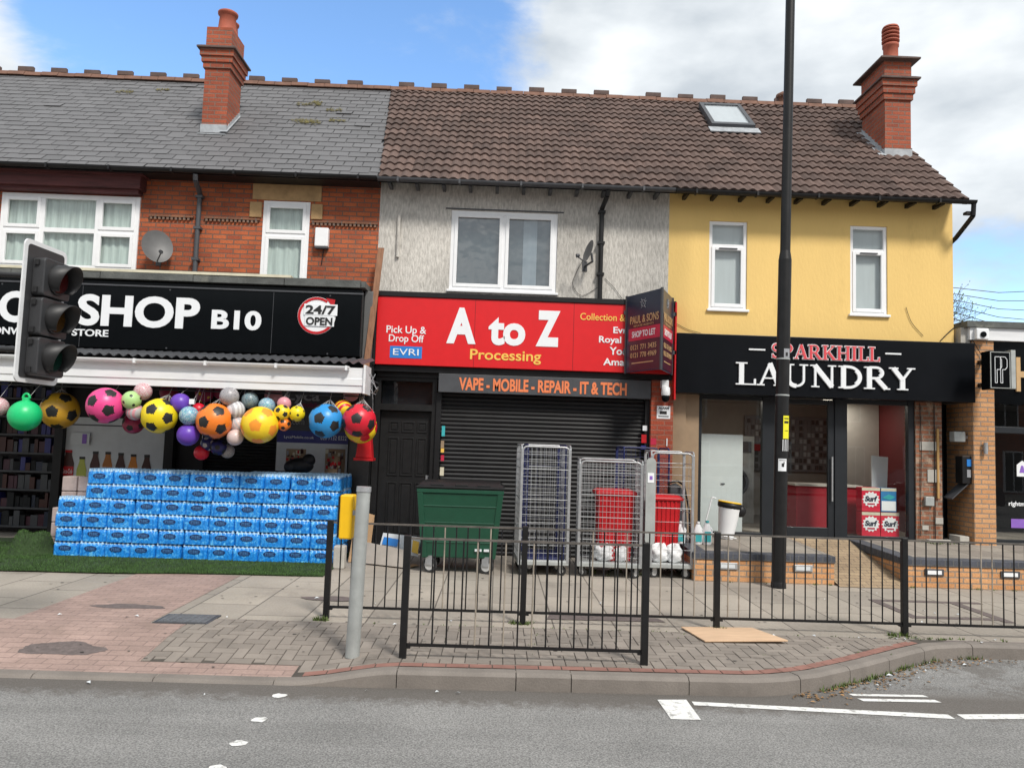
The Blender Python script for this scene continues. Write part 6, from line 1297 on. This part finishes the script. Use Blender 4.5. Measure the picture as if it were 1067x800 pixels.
for k in range(3):
    zc = .05+(H_-.17)*(k+.5)/3; hh = (H_-.17)/3/2-.006
    e = thing_part('lamp_unit', t, MT @ Vector((.25, -.1, zc)))
    bev(loc_mb().prism(rrect(.09, .41, zc-hh, zc+hh, .03), -.10, -.005).build('housing', 'signal_grey', e), .008)
    loc_mb().cyl((.25, -.10, zc), (.25, -.112, zc), .118, n=32).build('lens_bezel', 'signal_black', e); loc_mb().cyl((.25, -.1125, zc), (.25, -.118, zc), .10, n=32).build('lens', ['lens_g', 'lens_a', 'lens_r'][k], e) if False else None
    mb = loc_mb(); n = 26; vs = []
    for rr in (.118, .112):
        for i in range(n+1):
            a = rad(-50+280*i/n); ext = .05+.108*max(0, math.sin(a)*.5+.5)**.8; x, z = .25+rr*math.cos(a), zc+rr*math.sin(a); vs += [(x, -.10, z), (x, -.10-ext, z-.012)]
    m_ = 2*(n+1); fs = [(2*i, 2*i+2, 2*i+3, 2*i+1) for i in range(n)]+[(m_+2*i, m_+2*i+1, m_+2*i+3, m_+2*i+2) for i in range(n)]+[(2*i+1, 2*i+3, m_+2*i+3, m_+2*i+1) for i in range(n)]+[(0, 1, m_+1, m_), (m_-2, m_-1, 2*m_-1, 2*m_-2)]
    mb.add(vs, fs, 0, True).build('hood', 'signal_black', e); loc_mb().box(.075, .10, -.06, -.03, zc-hh+.02, zc-hh+.06).box(.075, .10, -.06, -.03, zc+hh-.06, zc+hh-.02).build('catch', 'signal_black', e)
for k, c in enumerate(((.0, .02, .012), (.05, .02, .0), (.05, .002, .002))):  # shade inside the hoods is put into these near-black lens colours
    X['lens%d' % k] = mat('shaded lens %d' % k, c, .2, var=.02); zc = .05+(H_-.17)*(k+.5)/3; loc_mb().cyl((.25, -.1125, zc), (.25, -.118, zc), .10, n=32).build('lens', 'lens%d' % k, t)
px, py = ox-.42, 5.82
MB().cyl((px, py, RD+.1), (px, py, zhi+.12), .057, n=20).build('pole', 'galv', t); loc_mb().box(.1, .4, .012, .06, .12, H_-.12).build('rear_case', 'signal_black', t)
bk = MT @ Vector((.2, .05, .25)); bk2 = MT @ Vector((.2, .05, H_-.25)); MB().tube([bk, (px, py, bk.z)], .02).tube([bk2, (px, py, bk2.z)], .02).build('bracket', 'signal_black', t)

# ================================================================ BIN, CAGES, LOOSE THINGS
BX0, BX1, BY = -1.045, .105, 10.22
t = thing('wheeled_bin', (-.46, 10.6, 0), 'large dark green four wheeled bin with black lid', 'bin')
mb = MB().taper((BX0+.10, BX1-.10, BY+.14, BY+.74), (BX0+.02, BX1-.02, BY+.02, BY+.82), .20, 1.06); body = bev(mb.build('body', 'green_bin', t), .02, 3)
rim = MB().box(BX0, BX1, BY, BY+.04, 1.06, 1.115).box(BX0, BX1, BY+.80, BY+.84, 1.06, 1.115).box(BX0, BX0+.04, BY+.04, BY+.80, 1.06, 1.115).box(BX1-.04, BX1, BY+.04, BY+.80, 1.06, 1.115); bev(rim.build('rim', 'green_bin', t), .008)
mb = MB()
for z in (.40, .66, .88): 
    s_ = (z-.2)/.86; x0, x1, y0 = BX0+.10-.08*s_, BX1-.10+.08*s_, BY+.14-.12*s_; mb.box(x0+.02, x1-.02, y0-.010, y0+.03, z, z+.018)
mb.taper((BX0+.085, BX0+.16, BY+.125, BY+.2), (BX0+.005, BX0+.08, BY+.005, BY+.08), .2, 1.06).taper((BX1-.16, BX1-.085, BY+.125, BY+.2), (BX1-.08, BX1-.005, BY+.005, BY+.08), .2, 1.06); bev(mb.build('rib', 'green_bin', t), .006)
mb = MB().box(BX0-.01, BX1+.01, BY-.015, BY+.85, 1.12, 1.15); mb.taper((BX0-.0, BX1+.0, BY-.01, BY+.84), (BX0+.06, BX1-.06, BY+.08, BY+.78), 1.15, 1.20); bev(mb.build('lid', 'black_plastic', t), .012, 3)
for a in (BX0+.18, BX0+.5, BX0+.80): bev(MB().box(a, a+.17, BY+.0, BY+.08, 1.152, 1.178).build('lid_grip', 'black_plastic', t), .006)
MB().box(BX1-.36, BX1-.27, BY+.10, BY+.13, .30, .33).box(BX1-.24, BX1-.17, BY+.10, BY+.13, .30, .33).build('label', 'poster_white', t)
for wx in (BX0+.20, BX1-.20):
    for wy in (BY+.17, BY+.66):
        e = thing_part('castor', t, (wx, wy, .1)); MB().cyl((wx-.022, wy, .1), (wx+.022, wy, .1), .10, n=28).build('tyre', 'rubber', e) if False else None
        s_ = .35; MBt = MB(); MBt.T = Matrix.Translation((wx, wy, .1)) @ Matrix.Rotation(rad(62), 4, 'Z'); MBt.cyl((-.022, 0, 0), (.022, 0, 0), .10, n=28).build('tyre', 'rubber', e)
        MBw = MB(); MBw.T = MBt.T; MBw.cyl((-.026, 0, 0), (.026, 0, 0), .068, n=24).build('wheel_rim', 'wheel_white', e); MBf = MB(); MBf.T = MBt.T; MBf.box(-.04, -.028, -.05, .05, 0, .115).box(.028, .04, -.05, .05, 0, .115).box(-.04, .04, -.05, .05, .112, .125); MBf.build('fork', 'zinc', e)
def panel(mb, p, dirv, w, z0, z1, cellx=.05, cellz=.09, r=.013, wr=.0028, m=0):
    """wire panel standing at p along dirv with rounded top frame"""
    p = Vector(p); d = Vector(dirv).normalized(); U = Vector((0, 0, 1)); P = lambda x, z: p+d*x+U*z; c = .06
    fr = [P(0, z0), P(0, z1-c)]+[P(c-c*math.cos(rad(a)), z1-c+c*math.sin(rad(a))) for a in (30, 60, 90)]+[P(w-c+c*math.sin(rad(a)), z1-c+c*math.cos(rad(a))) for a in (0, 30, 60, 90)]+[P(w, z0)]
    mb.tube(fr, r, 8, m); n = max(1, int(w/cellx))
    for i in range(1, n): mb.tube([P(w*i/n, z0+.02), P(w*i/n, z1-.01)], wr, 4, m)
    k = int((z1-z0)/cellz)
    for j in range(k): z = z0+.03+(z1-z0-.03)*j/k; mb.tube([P(0, z), P(w, z)], wr*(2.2 if j % 4 == 0 else 1.15), 4, m)
def cage(loc, rz_, w, d, h, lab, mt='zinc', front=False, cx=.05, cz=.09, zb=.17, plate=False, back=True):
    t = thing('roll_cage', loc, lab, 'roll cage', 'roll cages in front of the shutter', rz_)
    bev(MB().box(-.01, w+.01, -.01, d+.01, zb-.03, zb+.025).build('platform', 'galv' if mt == 'zinc' else 'blue_steel', t, local=True), .006)
    m = MB(); panel(m, (0, 0, 0), (0, 1, 0), d, zb, h, cx, cz); m.build('side_panel', mt, t, local=True)
    m = MB(); panel(m, (w, 0, 0), (0, 1, 0), d, zb, h, cx, cz); m.build('side_panel', mt, t, local=True)
    if back: m = MB(); panel(m, (0.015, d, 0), (1, 0, 0), w-.03, zb, h, cx, cz); m.build('back_panel', mt, t, local=True)
    if front: m = MB(); panel(m, (.015, 0, 0), (1, 0, 0), w-.03, zb, h-.02, cx, cz); m.build('front_gate', mt, t, local=True)
    if plate: bev(MB().prism(rrect(.0, .12, 0, 1.12, .05), 0, .008).build('tall_plate', 'galv', t, local=True), .002)
    for x in (.07, w-.07):
        for y in (.08, d-.08):
            a = random.uniform(-50, 50); m = MB(); m.T = Matrix.Translation((x, y, .062)) @ Matrix.Rotation(rad(a+90), 4, 'Z'); m.cyl((-.016, 0, 0), (.016, 0, 0), .062, n=20, m=0).cyl((-.018, 0, 0), (.018, 0, 0), .035, n=16, m=1).box(-.028, -.02, -.03, .03, 0, .08, 1).box(.02, .028, -.03, .03, 0, .08, 1); m.build('castor', ['rubber', 'wheel_white'], t, local=True)
    return t
cage((.33, 10.35, 0), rad(3), .66, .74, 1.73, 'tall silver roll cage with a blue one nested inside, leftmost', front=True, cx=.062, cz=.10)
cage((.42, 10.50, .03), rad(3), .52, .74, 1.70, 'blue roll cage nested inside the leftmost silver cage', 'blue_steel', cx=.085, cz=.14)
cage((1.12, 10.38, 0), rad(-4), .84, .68, 1.56, 'silver roll cage holding a red tub and white sacks, middle', front=True, cx=.05, cz=.075)
cage((2.10, 10.45, 0), rad(-3), .57, .66, 1.70, 'silver roll cage with wide spaced bars, rightmost', front=True, cx=.28, cz=.17)
cage((1.84, 11.15, 0), rad(2), .66, .6, 1.74, 'blue roll cage standing behind the silver ones', 'blue_steel', cx=.07, cz=.14)
p = at(677, 478, 10.28); e = thing('folded_shelf', (1.95, 10.3, .45), 'narrow grey cage shelf on end with a white sticker', 'shelf')
q0 = at(671.8, 567, 10.28); q1 = at(682, 477, 10.28); xm = (q0.x+at(682, 567, 10.28).x)/2; w = .065
MB().prism(rrect(xm-w, xm+w, q0.z, q1.z, .06), 10.27, 10.282).build('plate', 'galv', e); MB().box(xm-.045, xm+.04, 10.264, 10.269, q1.z-.33, q1.z-.2).build('sticker', 'letter_white', e); MB().box(xm-.02, xm+.02, 10.262, 10.2638, q1.z-.29, q1.z-.24).build('print', 'purple', e)
def tub(x0, x1, y0, y1, z0, z1, lab):
    t = thing('red_tub', ((x0+x1)/2, (y0+y1)/2, z0), lab, 'tub', 'red tubs in the roll cages')
    bev(MB().taper((x0+.05, x1-.05, y0+.05, y1-.05), (x0+.01, x1-.01, y0+.01, y1-.01), z0, z1-.07).build('body', 'red', t), .02)
    bev(MB().box(x0-.02, x1+.02, y0-.02, y1+.02, z1-.07, z1-.03).taper((x0-.02, x1+.02, y0-.02, y1+.02), (x0+.03, x1-.03, y0+.03, y1-.03), z1-.03, z1).build('lid', 'red', t), .012); 
    mb = MB(); n = 5
    for k in range(n): x = x0+.08+(x1-x0-.16)*k/(n-1); mb.taper((x-.012, x+.012, y0+.035, y0+.06), (x-.012, x+.012, y0-.002, y0+.03), z0+.03, z1-.075)
    mb.build('rib', 'red', t)
tub(1.38, 1.90, 10.47, 10.92, .20, 1.16, 'red lidded tub in the middle roll cage'); tub(2.16, 2.56, 10.60, 11.02, .20, 1.10, 'red lidded tub in the rightmost roll cage')
def sack(cx, cy, cz, w, h, lab):
    m = MB(); n, k = 24, 14; vs = []; q = random.Random(int(cx*100))
    for j in range(k+1):
        ph_ = math.pi*j/k
        for i in range(n): th = 2*math.pi*i/n; f = 1+.10*math.sin(3*th+j)+.08*math.sin(5*th-2*j); s_ = math.sin(ph_)**.45; vs.append((cx+w/2*s_*math.cos(th)*f, cy+w*.4*s_*math.sin(th)*f, cz+h/2*(1-math.cos(ph_))*(1+.1*math.sin(4*th))))
    m.add(vs, [(j*n+i, j*n+(i+1) % n, (j+1)*n+(i+1) % n, (j+1)*n+i) for j in range(k) for i in range(n)], 0, True); return setp(m.build('white_sack', 'white_bag', base=(cx, cy, cz)), lab, 'sack', 'white sacks in the roll cages')
sack(1.50, 10.58, .195, .28, .24, 'white plastic sack, left one in the middle roll cage'); sack(1.72, 10.56, .195, .22, .22, 'white plastic sack, right one in the middle roll cage'); sack(2.26, 10.62, .195, .26, .24, 'white plastic sack, left one in the rightmost roll cage'); sack(2.46, 10.60, .195, .22, .24, 'white plastic sack, right one in the rightmost roll cage')
# tub chair back / dark cover right of the cages
e = thing('folding_chair', (2.75, 11.0, .4), 'dark chair back standing behind the rightmost roll cage', 'chair')
mb = MB(); mb.prism([(2.50, .40), (2.78, .40), (2.77, .75), (2.74, 1.05), (2.68, 1.20), (2.60, 1.25), (2.52, 1.22)], 11.16, 11.20); bev(mb.build('backrest', 'dark_grey', e), .008); MB().tube([(2.50, 11.15, .4), (2.50, 11.15, 1.25), (2.62, 11.15, 1.28), (2.72, 11.15, 1.22), (2.80, 11.15, .85), (2.82, 11.15, .38)], .014).tube([(2.55, 11.5, .02), (2.55, 11.15, .45)], .014).build('frame', 'black_paint', e)
# flat sheet on the block paving, boards by the door
t = setp(bev(MB().add([(1.84, 7.59, .012), (2.55, 7.63, .012), (2.70, 7.09, .03), (1.93, 7.05, .014), (1.84, 7.59, .024), (2.55, 7.63, .026), (2.70, 7.09, .045), (1.93, 7.05, .027)], [(0, 3, 2, 1), (4, 5, 6, 7), (0, 1, 5, 4), (1, 2, 6, 5), (2, 3, 7, 6), (3, 0, 4, 7)][:]).build('plywood_sheet', 'plywood', base=(2.2, 7.3, 0)), .003), 'pale plywood sheet lying flat on the block paving', 'board')
a0, a1 = at(379, 588, 11.0), at(392, 582, 11.4)
setp(MB().add([(-2.02, 10.95, .01), (-1.80, 11.3, .01), (-1.78, 11.5, .62), (-1.99, 11.3, .70), (-2.04, 10.96, .01), (-1.82, 11.31, .01), (-1.80, 11.51, .62), (-2.01, 11.31, .70)], [(0, 1, 2, 3), (7, 6, 5, 4), (0, 4, 5, 1), (1, 5, 6, 2), (2, 6, 7, 3), (3, 7, 4, 0)]).build('leaning_board', 'cardboard', base=(-1.9, 11.1, 0)), 'brown board leaning beside the black panelled door', 'board')
t = thing('cardboard_box', (-1.4, 10.9, 0), 'flattened cardboard box with coloured print left of the green bin', 'cardboard box')
X['card_grey'] = mat('grey card', (.40, .36, .32), .9, var=.1); X['print_y'] = mat('yellow print', (.65, .42, .05), .6)
MB().add([(-1.78, 10.85, .02), (-1.15, 10.55, .02), (-1.15, 10.62, .24), (-1.78, 10.92, .30)], [(0, 1, 2, 3)]).build('front_flap', 'card_grey', t); MB().add([(-1.62, 11.0, .2), (-1.05, 10.8, .14), (-1.02, 10.84, .40), (-1.58, 11.06, .42)], [(0, 1, 2, 3)]).build('rear_flap', 'poster_white', t)
MB().add([(-1.58, 10.99, .27), (-1.36, 10.91, .25), (-1.34, 10.93, .35), (-1.56, 11.01, .37)], [(0, 1, 2, 3)]).build('print', 'evri_blue', t); MB().add([(-1.14, 10.80, .2), (-1.05, 10.77, .18), (-1.04, 10.80, .34), (-1.13, 10.83, .36)], [(0, 1, 2, 3)]).build('print', 'print_y', t); MB().add([(-1.78, 10.85, .021), (-1.15, 10.55, .021), (-1.02, 10.84, .02), (-1.6, 11.1, .02)], [(0, 1, 2, 3)]).build('bottom', 'cardboard', t)
# detergent bottles and white bin with black bag on the forecourt
for i, (u, v, s_) in enumerate(((709.5, 551, 1.0), (727.5, 551, 1.0), (737, 552, 1.05))):
    yb = 11.1; zb = DK(yb); p = at(u, 540, yb); h = .32*s_; t = thing('detergent_bottle', (p.x, yb, zb), 'white detergent bottle on the forecourt, %s of three' % ['leftmost', 'middle', 'rightmost, with a big teal label'][i], 'bottle', 'detergent bottles on the laundry forecourt')
    mb = MB(); prf = [(.055, 0), (.065, .02), (.068, h*.45), (.055, h*.7), (.03, h*.86), (.022, h*.92)]; mb.lathe(prf, (0, 0, 0), 18); me = mb
    o = me.build('body', 'white_pvc', t, local=True); o.scale = (1, .6, 1); MB().cyl((0, 0, h*.92), (0, 0, h), .026, n=14).build('cap', 'teal' if i == 2 else 'white_pvc', t, local=True); MB().tube([(.05, 0, h*.72), (.075, 0, h*.6), (.06, 0, h*.42)], .010).build('handle', 'white_pvc', t, local=True); MB().box(-.045, .045, -.044, -.040, h*.12, h*(.45 if i != 2 else .55)).build('label', 'teal', t, local=True)
p = at(756, 556, 11.75); zb = DK(11.75); t = thing('waste_bin', (p.x, 11.75, zb), 'white tapered waste bin with a black bag and yellow rim', 'bin')
MB().lathe([(.11, 0), (.17, .50)], (p.x, 11.75, zb), 24).build('body', 'white_pvc', t); m = MB().lathe([(.165, .46), (.182, .48), (.182, .535), (.15, .54)], (p.x, 11.75, zb), 18); m.build('bag', 'black_plastic', t); MB().ell((p.x+.16, 11.70, zb+.44), (.08, .06, .09)).build('bag_fold', 'black_plastic', t); MB().lathe([(.172, .54), (.184, .55), (.165, .56)], (p.x-.01, 11.75, zb), 24).build('rim', 'yellow_box', t); t.rotation_euler = (0, rad(7), 0)
t = thing('metal_stand', (p.x-.25, 11.7, zb), 'thin white metal stand leaning on the waste bin', 'stand'); MB().tube([(p.x-.38, 11.7, zb), (p.x-.22, 11.72, zb+.62), (p.x-.16, 11.72, zb+.60)], .010).tube([(p.x-.36, 11.7, zb+.1), (p.x+.12, 11.6, zb+.02)], .010).build('frame', 'white_paint', t)
# twigs behind the wall
t = thing('bare_shrub', (7.7, 13.4, 3.6), 'bare twiggy shrub behind the flat roof at the right', 'shrub'); mb = MB(); q = random.Random(4); lf = MB()
def tw(p, d, n, r):
    if n == 0: return
    e = p+d*q.uniform(.15, .28); mb.cyl(p, e, r, r*.7, 5, caps=False)
    for _ in range(q.choice((1, 2, 2, 3))): tw(e, (d+Vector((q.gauss(0, .45), q.gauss(0, .45), q.gauss(0, .3)))).normalized(), n-1, r*.7)
    if n < 3:
        for _ in range(2): c = e+Vector((q.gauss(0, .03),)*3); lf.add([c, c+Vector((.02, 0, .012)), c+Vector((.01, 0, .035))], [(0, 1, 2)])
for _ in range(4): tw(Vector((7.65+q.gauss(0, .12), 13.4, 3.7)), Vector((q.gauss(0, .3), q.gauss(0, .2), 1)).normalized(), 5, .010)
mb.build('branches', 'twig', t); lf.build('leaves', 'leaf', t)
for k in range(6): 
    p, r_ = at(996, 300+k*6.5, 34), at(1085, 303+k*10.5, 34); mid = (p+r_)/2+Vector((0, 0, -.15)); setp(MB().tube([p+(p-r_)*.3, p, mid, r_, r_+(r_-p)*3], .018, 4).build('overhead_wire', 'twig', base=tuple(p)), 'overhead wire across the gap at the right, %s of six' % ['topmost', 'second from the top', 'third from the top', 'third from the bottom', 'second from the bottom', 'lowest'][k], 'wire', 'overhead wires at the right')

# ================================================================ THE OTHER SIDE OF THE STREET (seen only in the glass)
oh = thing('terraced_house', (0, -15, 0), 'red brick terraced house across the street, seen in the glass', 'house', 'houses across the street')
MB().box(-4, 4, -23, -15, 0, 5.8).build('wall', 'brick_red', oh, local=False); MB().prism([(-14.6, 5.7), (-23.4, 5.7), (-19, 9)], -4, 4, 'x').build('roof', 'slate', oh)
for x, z, w, h in ((-2, 3.4, 1.4, 1.5), (2, 3.4, 1.4, 1.5), (-2, .6, 2.2, 1.7), (2.4, .1, 1.0, 2.1)):
    e = thing_part('window' if h < 2 else 'door', oh, (x, -15, z)); MB().box(x-w/2, x+w/2, -14.999, -14.9, z, z+h).build('frame', 'white_pvc', e); MB().box(x-w/2+.08, x-.04, -14.9, -14.88, z+.08, z+h-.08).box(x+.04, x+w/2-.08, -14.9, -14.88, z+.08, z+h-.08).build('pane', 'black_gloss', e)
for k in (-3, -2, -1, 1, 2, 3): 
    o = dup(oh, (8*k, -15, 0))
    o['label'] = 'red brick terraced house across the street, %s' % {-3: 'far left', -2: 'left', -1: 'centre left', 1: 'centre right', 2: 'right', 3: 'far right'}[k]
MB_ = MB(); MB_.quad((-40, -15, RD+.1), (-40, -9.5, RD+.1), (40, -9.5, RD+.1), (40, -15, RD+.1)); struct(MB_.build('far_pavement', 'slab'))
def car(x, y, m, lab):
    t = thing('parked_car', (x, y, RD), lab, 'car'); 
    prof = [(-2.1, .25), (-2.12, .7), (-1.9, .85), (-1.25, .95), (-.7, 1.38), (.7, 1.42), (1.35, 1.0), (2.0, .9), (2.12, .6), (2.1, .25)]
    bev(MB().prism([(x+a, b+RD) for a, b in prof], y-.85, y+.85).build('body', m, t), .05, 3)
    MB().prism([(x+a, b+RD) for a, b in ((-1.05, .98), (-.62, 1.31), (.62, 1.34), (1.15, 1.0))], y+.851, y+.86).build('side_window', 'black_gloss', t)
    for wx in (-1.3, 1.3):
        e = thing_part('wheel', t, (x+wx, y, RD+.32)); MB().cyl((x+wx, y+.70, RD+.32), (x+wx, y+.89, RD+.32), .32, n=24).build('tyre', 'rubber', e); MB().cyl((x+wx, y+.86, RD+.32), (x+wx, y+.90, RD+.32), .2, n=20).build('rim', 'zinc', e)
car(7.6, -2.6, 'car_white', 'white car across the road, seen in the laundry glass'); car(15.5, -3.2, 'car_dark', 'dark red car across the road, seen in the right shop glass')
t = thing('security_camera', (7.52, 11.75, 3.68), 'small white security camera on the pale fascia above the tan pier', 'security camera'); bev(MB().box(7.42, 7.62, 11.76, 11.838, 3.60, 3.78).build('housing', 'white_pvc', t), .02); MB().cyl((7.52, 11.76, 3.68), (7.52, 11.74, 3.68), .045, n=20).build('lens', 'black_gloss', t)
# small litter and chewing gum on the pavement
mb = MB(); q = random.Random(21)
for _ in range(240):
    x = q.uniform(-5, 7); y = q.uniform(6.2, 10.2)
    if ky(x)+.25 > y: continue
    r = q.uniform(.008, .02); z = hz(x, y)+.0125 if y < 7.42 else .0045; mb.add([(x+r*math.cos(a), y+r*.8*math.sin(a), z) for a in [k*math.pi/4 for k in range(8)]], [tuple(range(8))])
X['gum'] = mat('flattened gum', (.16, .145, .13), .9, rnd=.5); setp(mb.build('chewing_gum', 'gum'), 'flattened chewing gum spots scattered over the pavement', 'gum', kind='stuff')
mb = MB()
for _ in range(60):
    x = q.choice((q.uniform(-5, 7), q.uniform(3, 5))); y = q.choice((q.uniform(7.35, 7.5), q.uniform(7.5, 10.3), q.uniform(ky(x)-.3, ky(x)-.05))); z = (RD if y < ky(x) else 0)+.012; a = q.uniform(0, 6.28); r = q.uniform(.01, .03); c, d = math.cos(a)*r, math.sin(a)*r
    mb.add([(x+c, y+d, z), (x-d*.5, y+c*.5, z+.012), (x-c, y-d, z), (x+d*.5, y-c*.5, z+.006)], [(0, 1, 2, 3)])
setp(mb.build('paper_scraps', 'poster_white'), 'tiny pale paper scraps along the kerb and pavement', 'litter', kind='stuff')
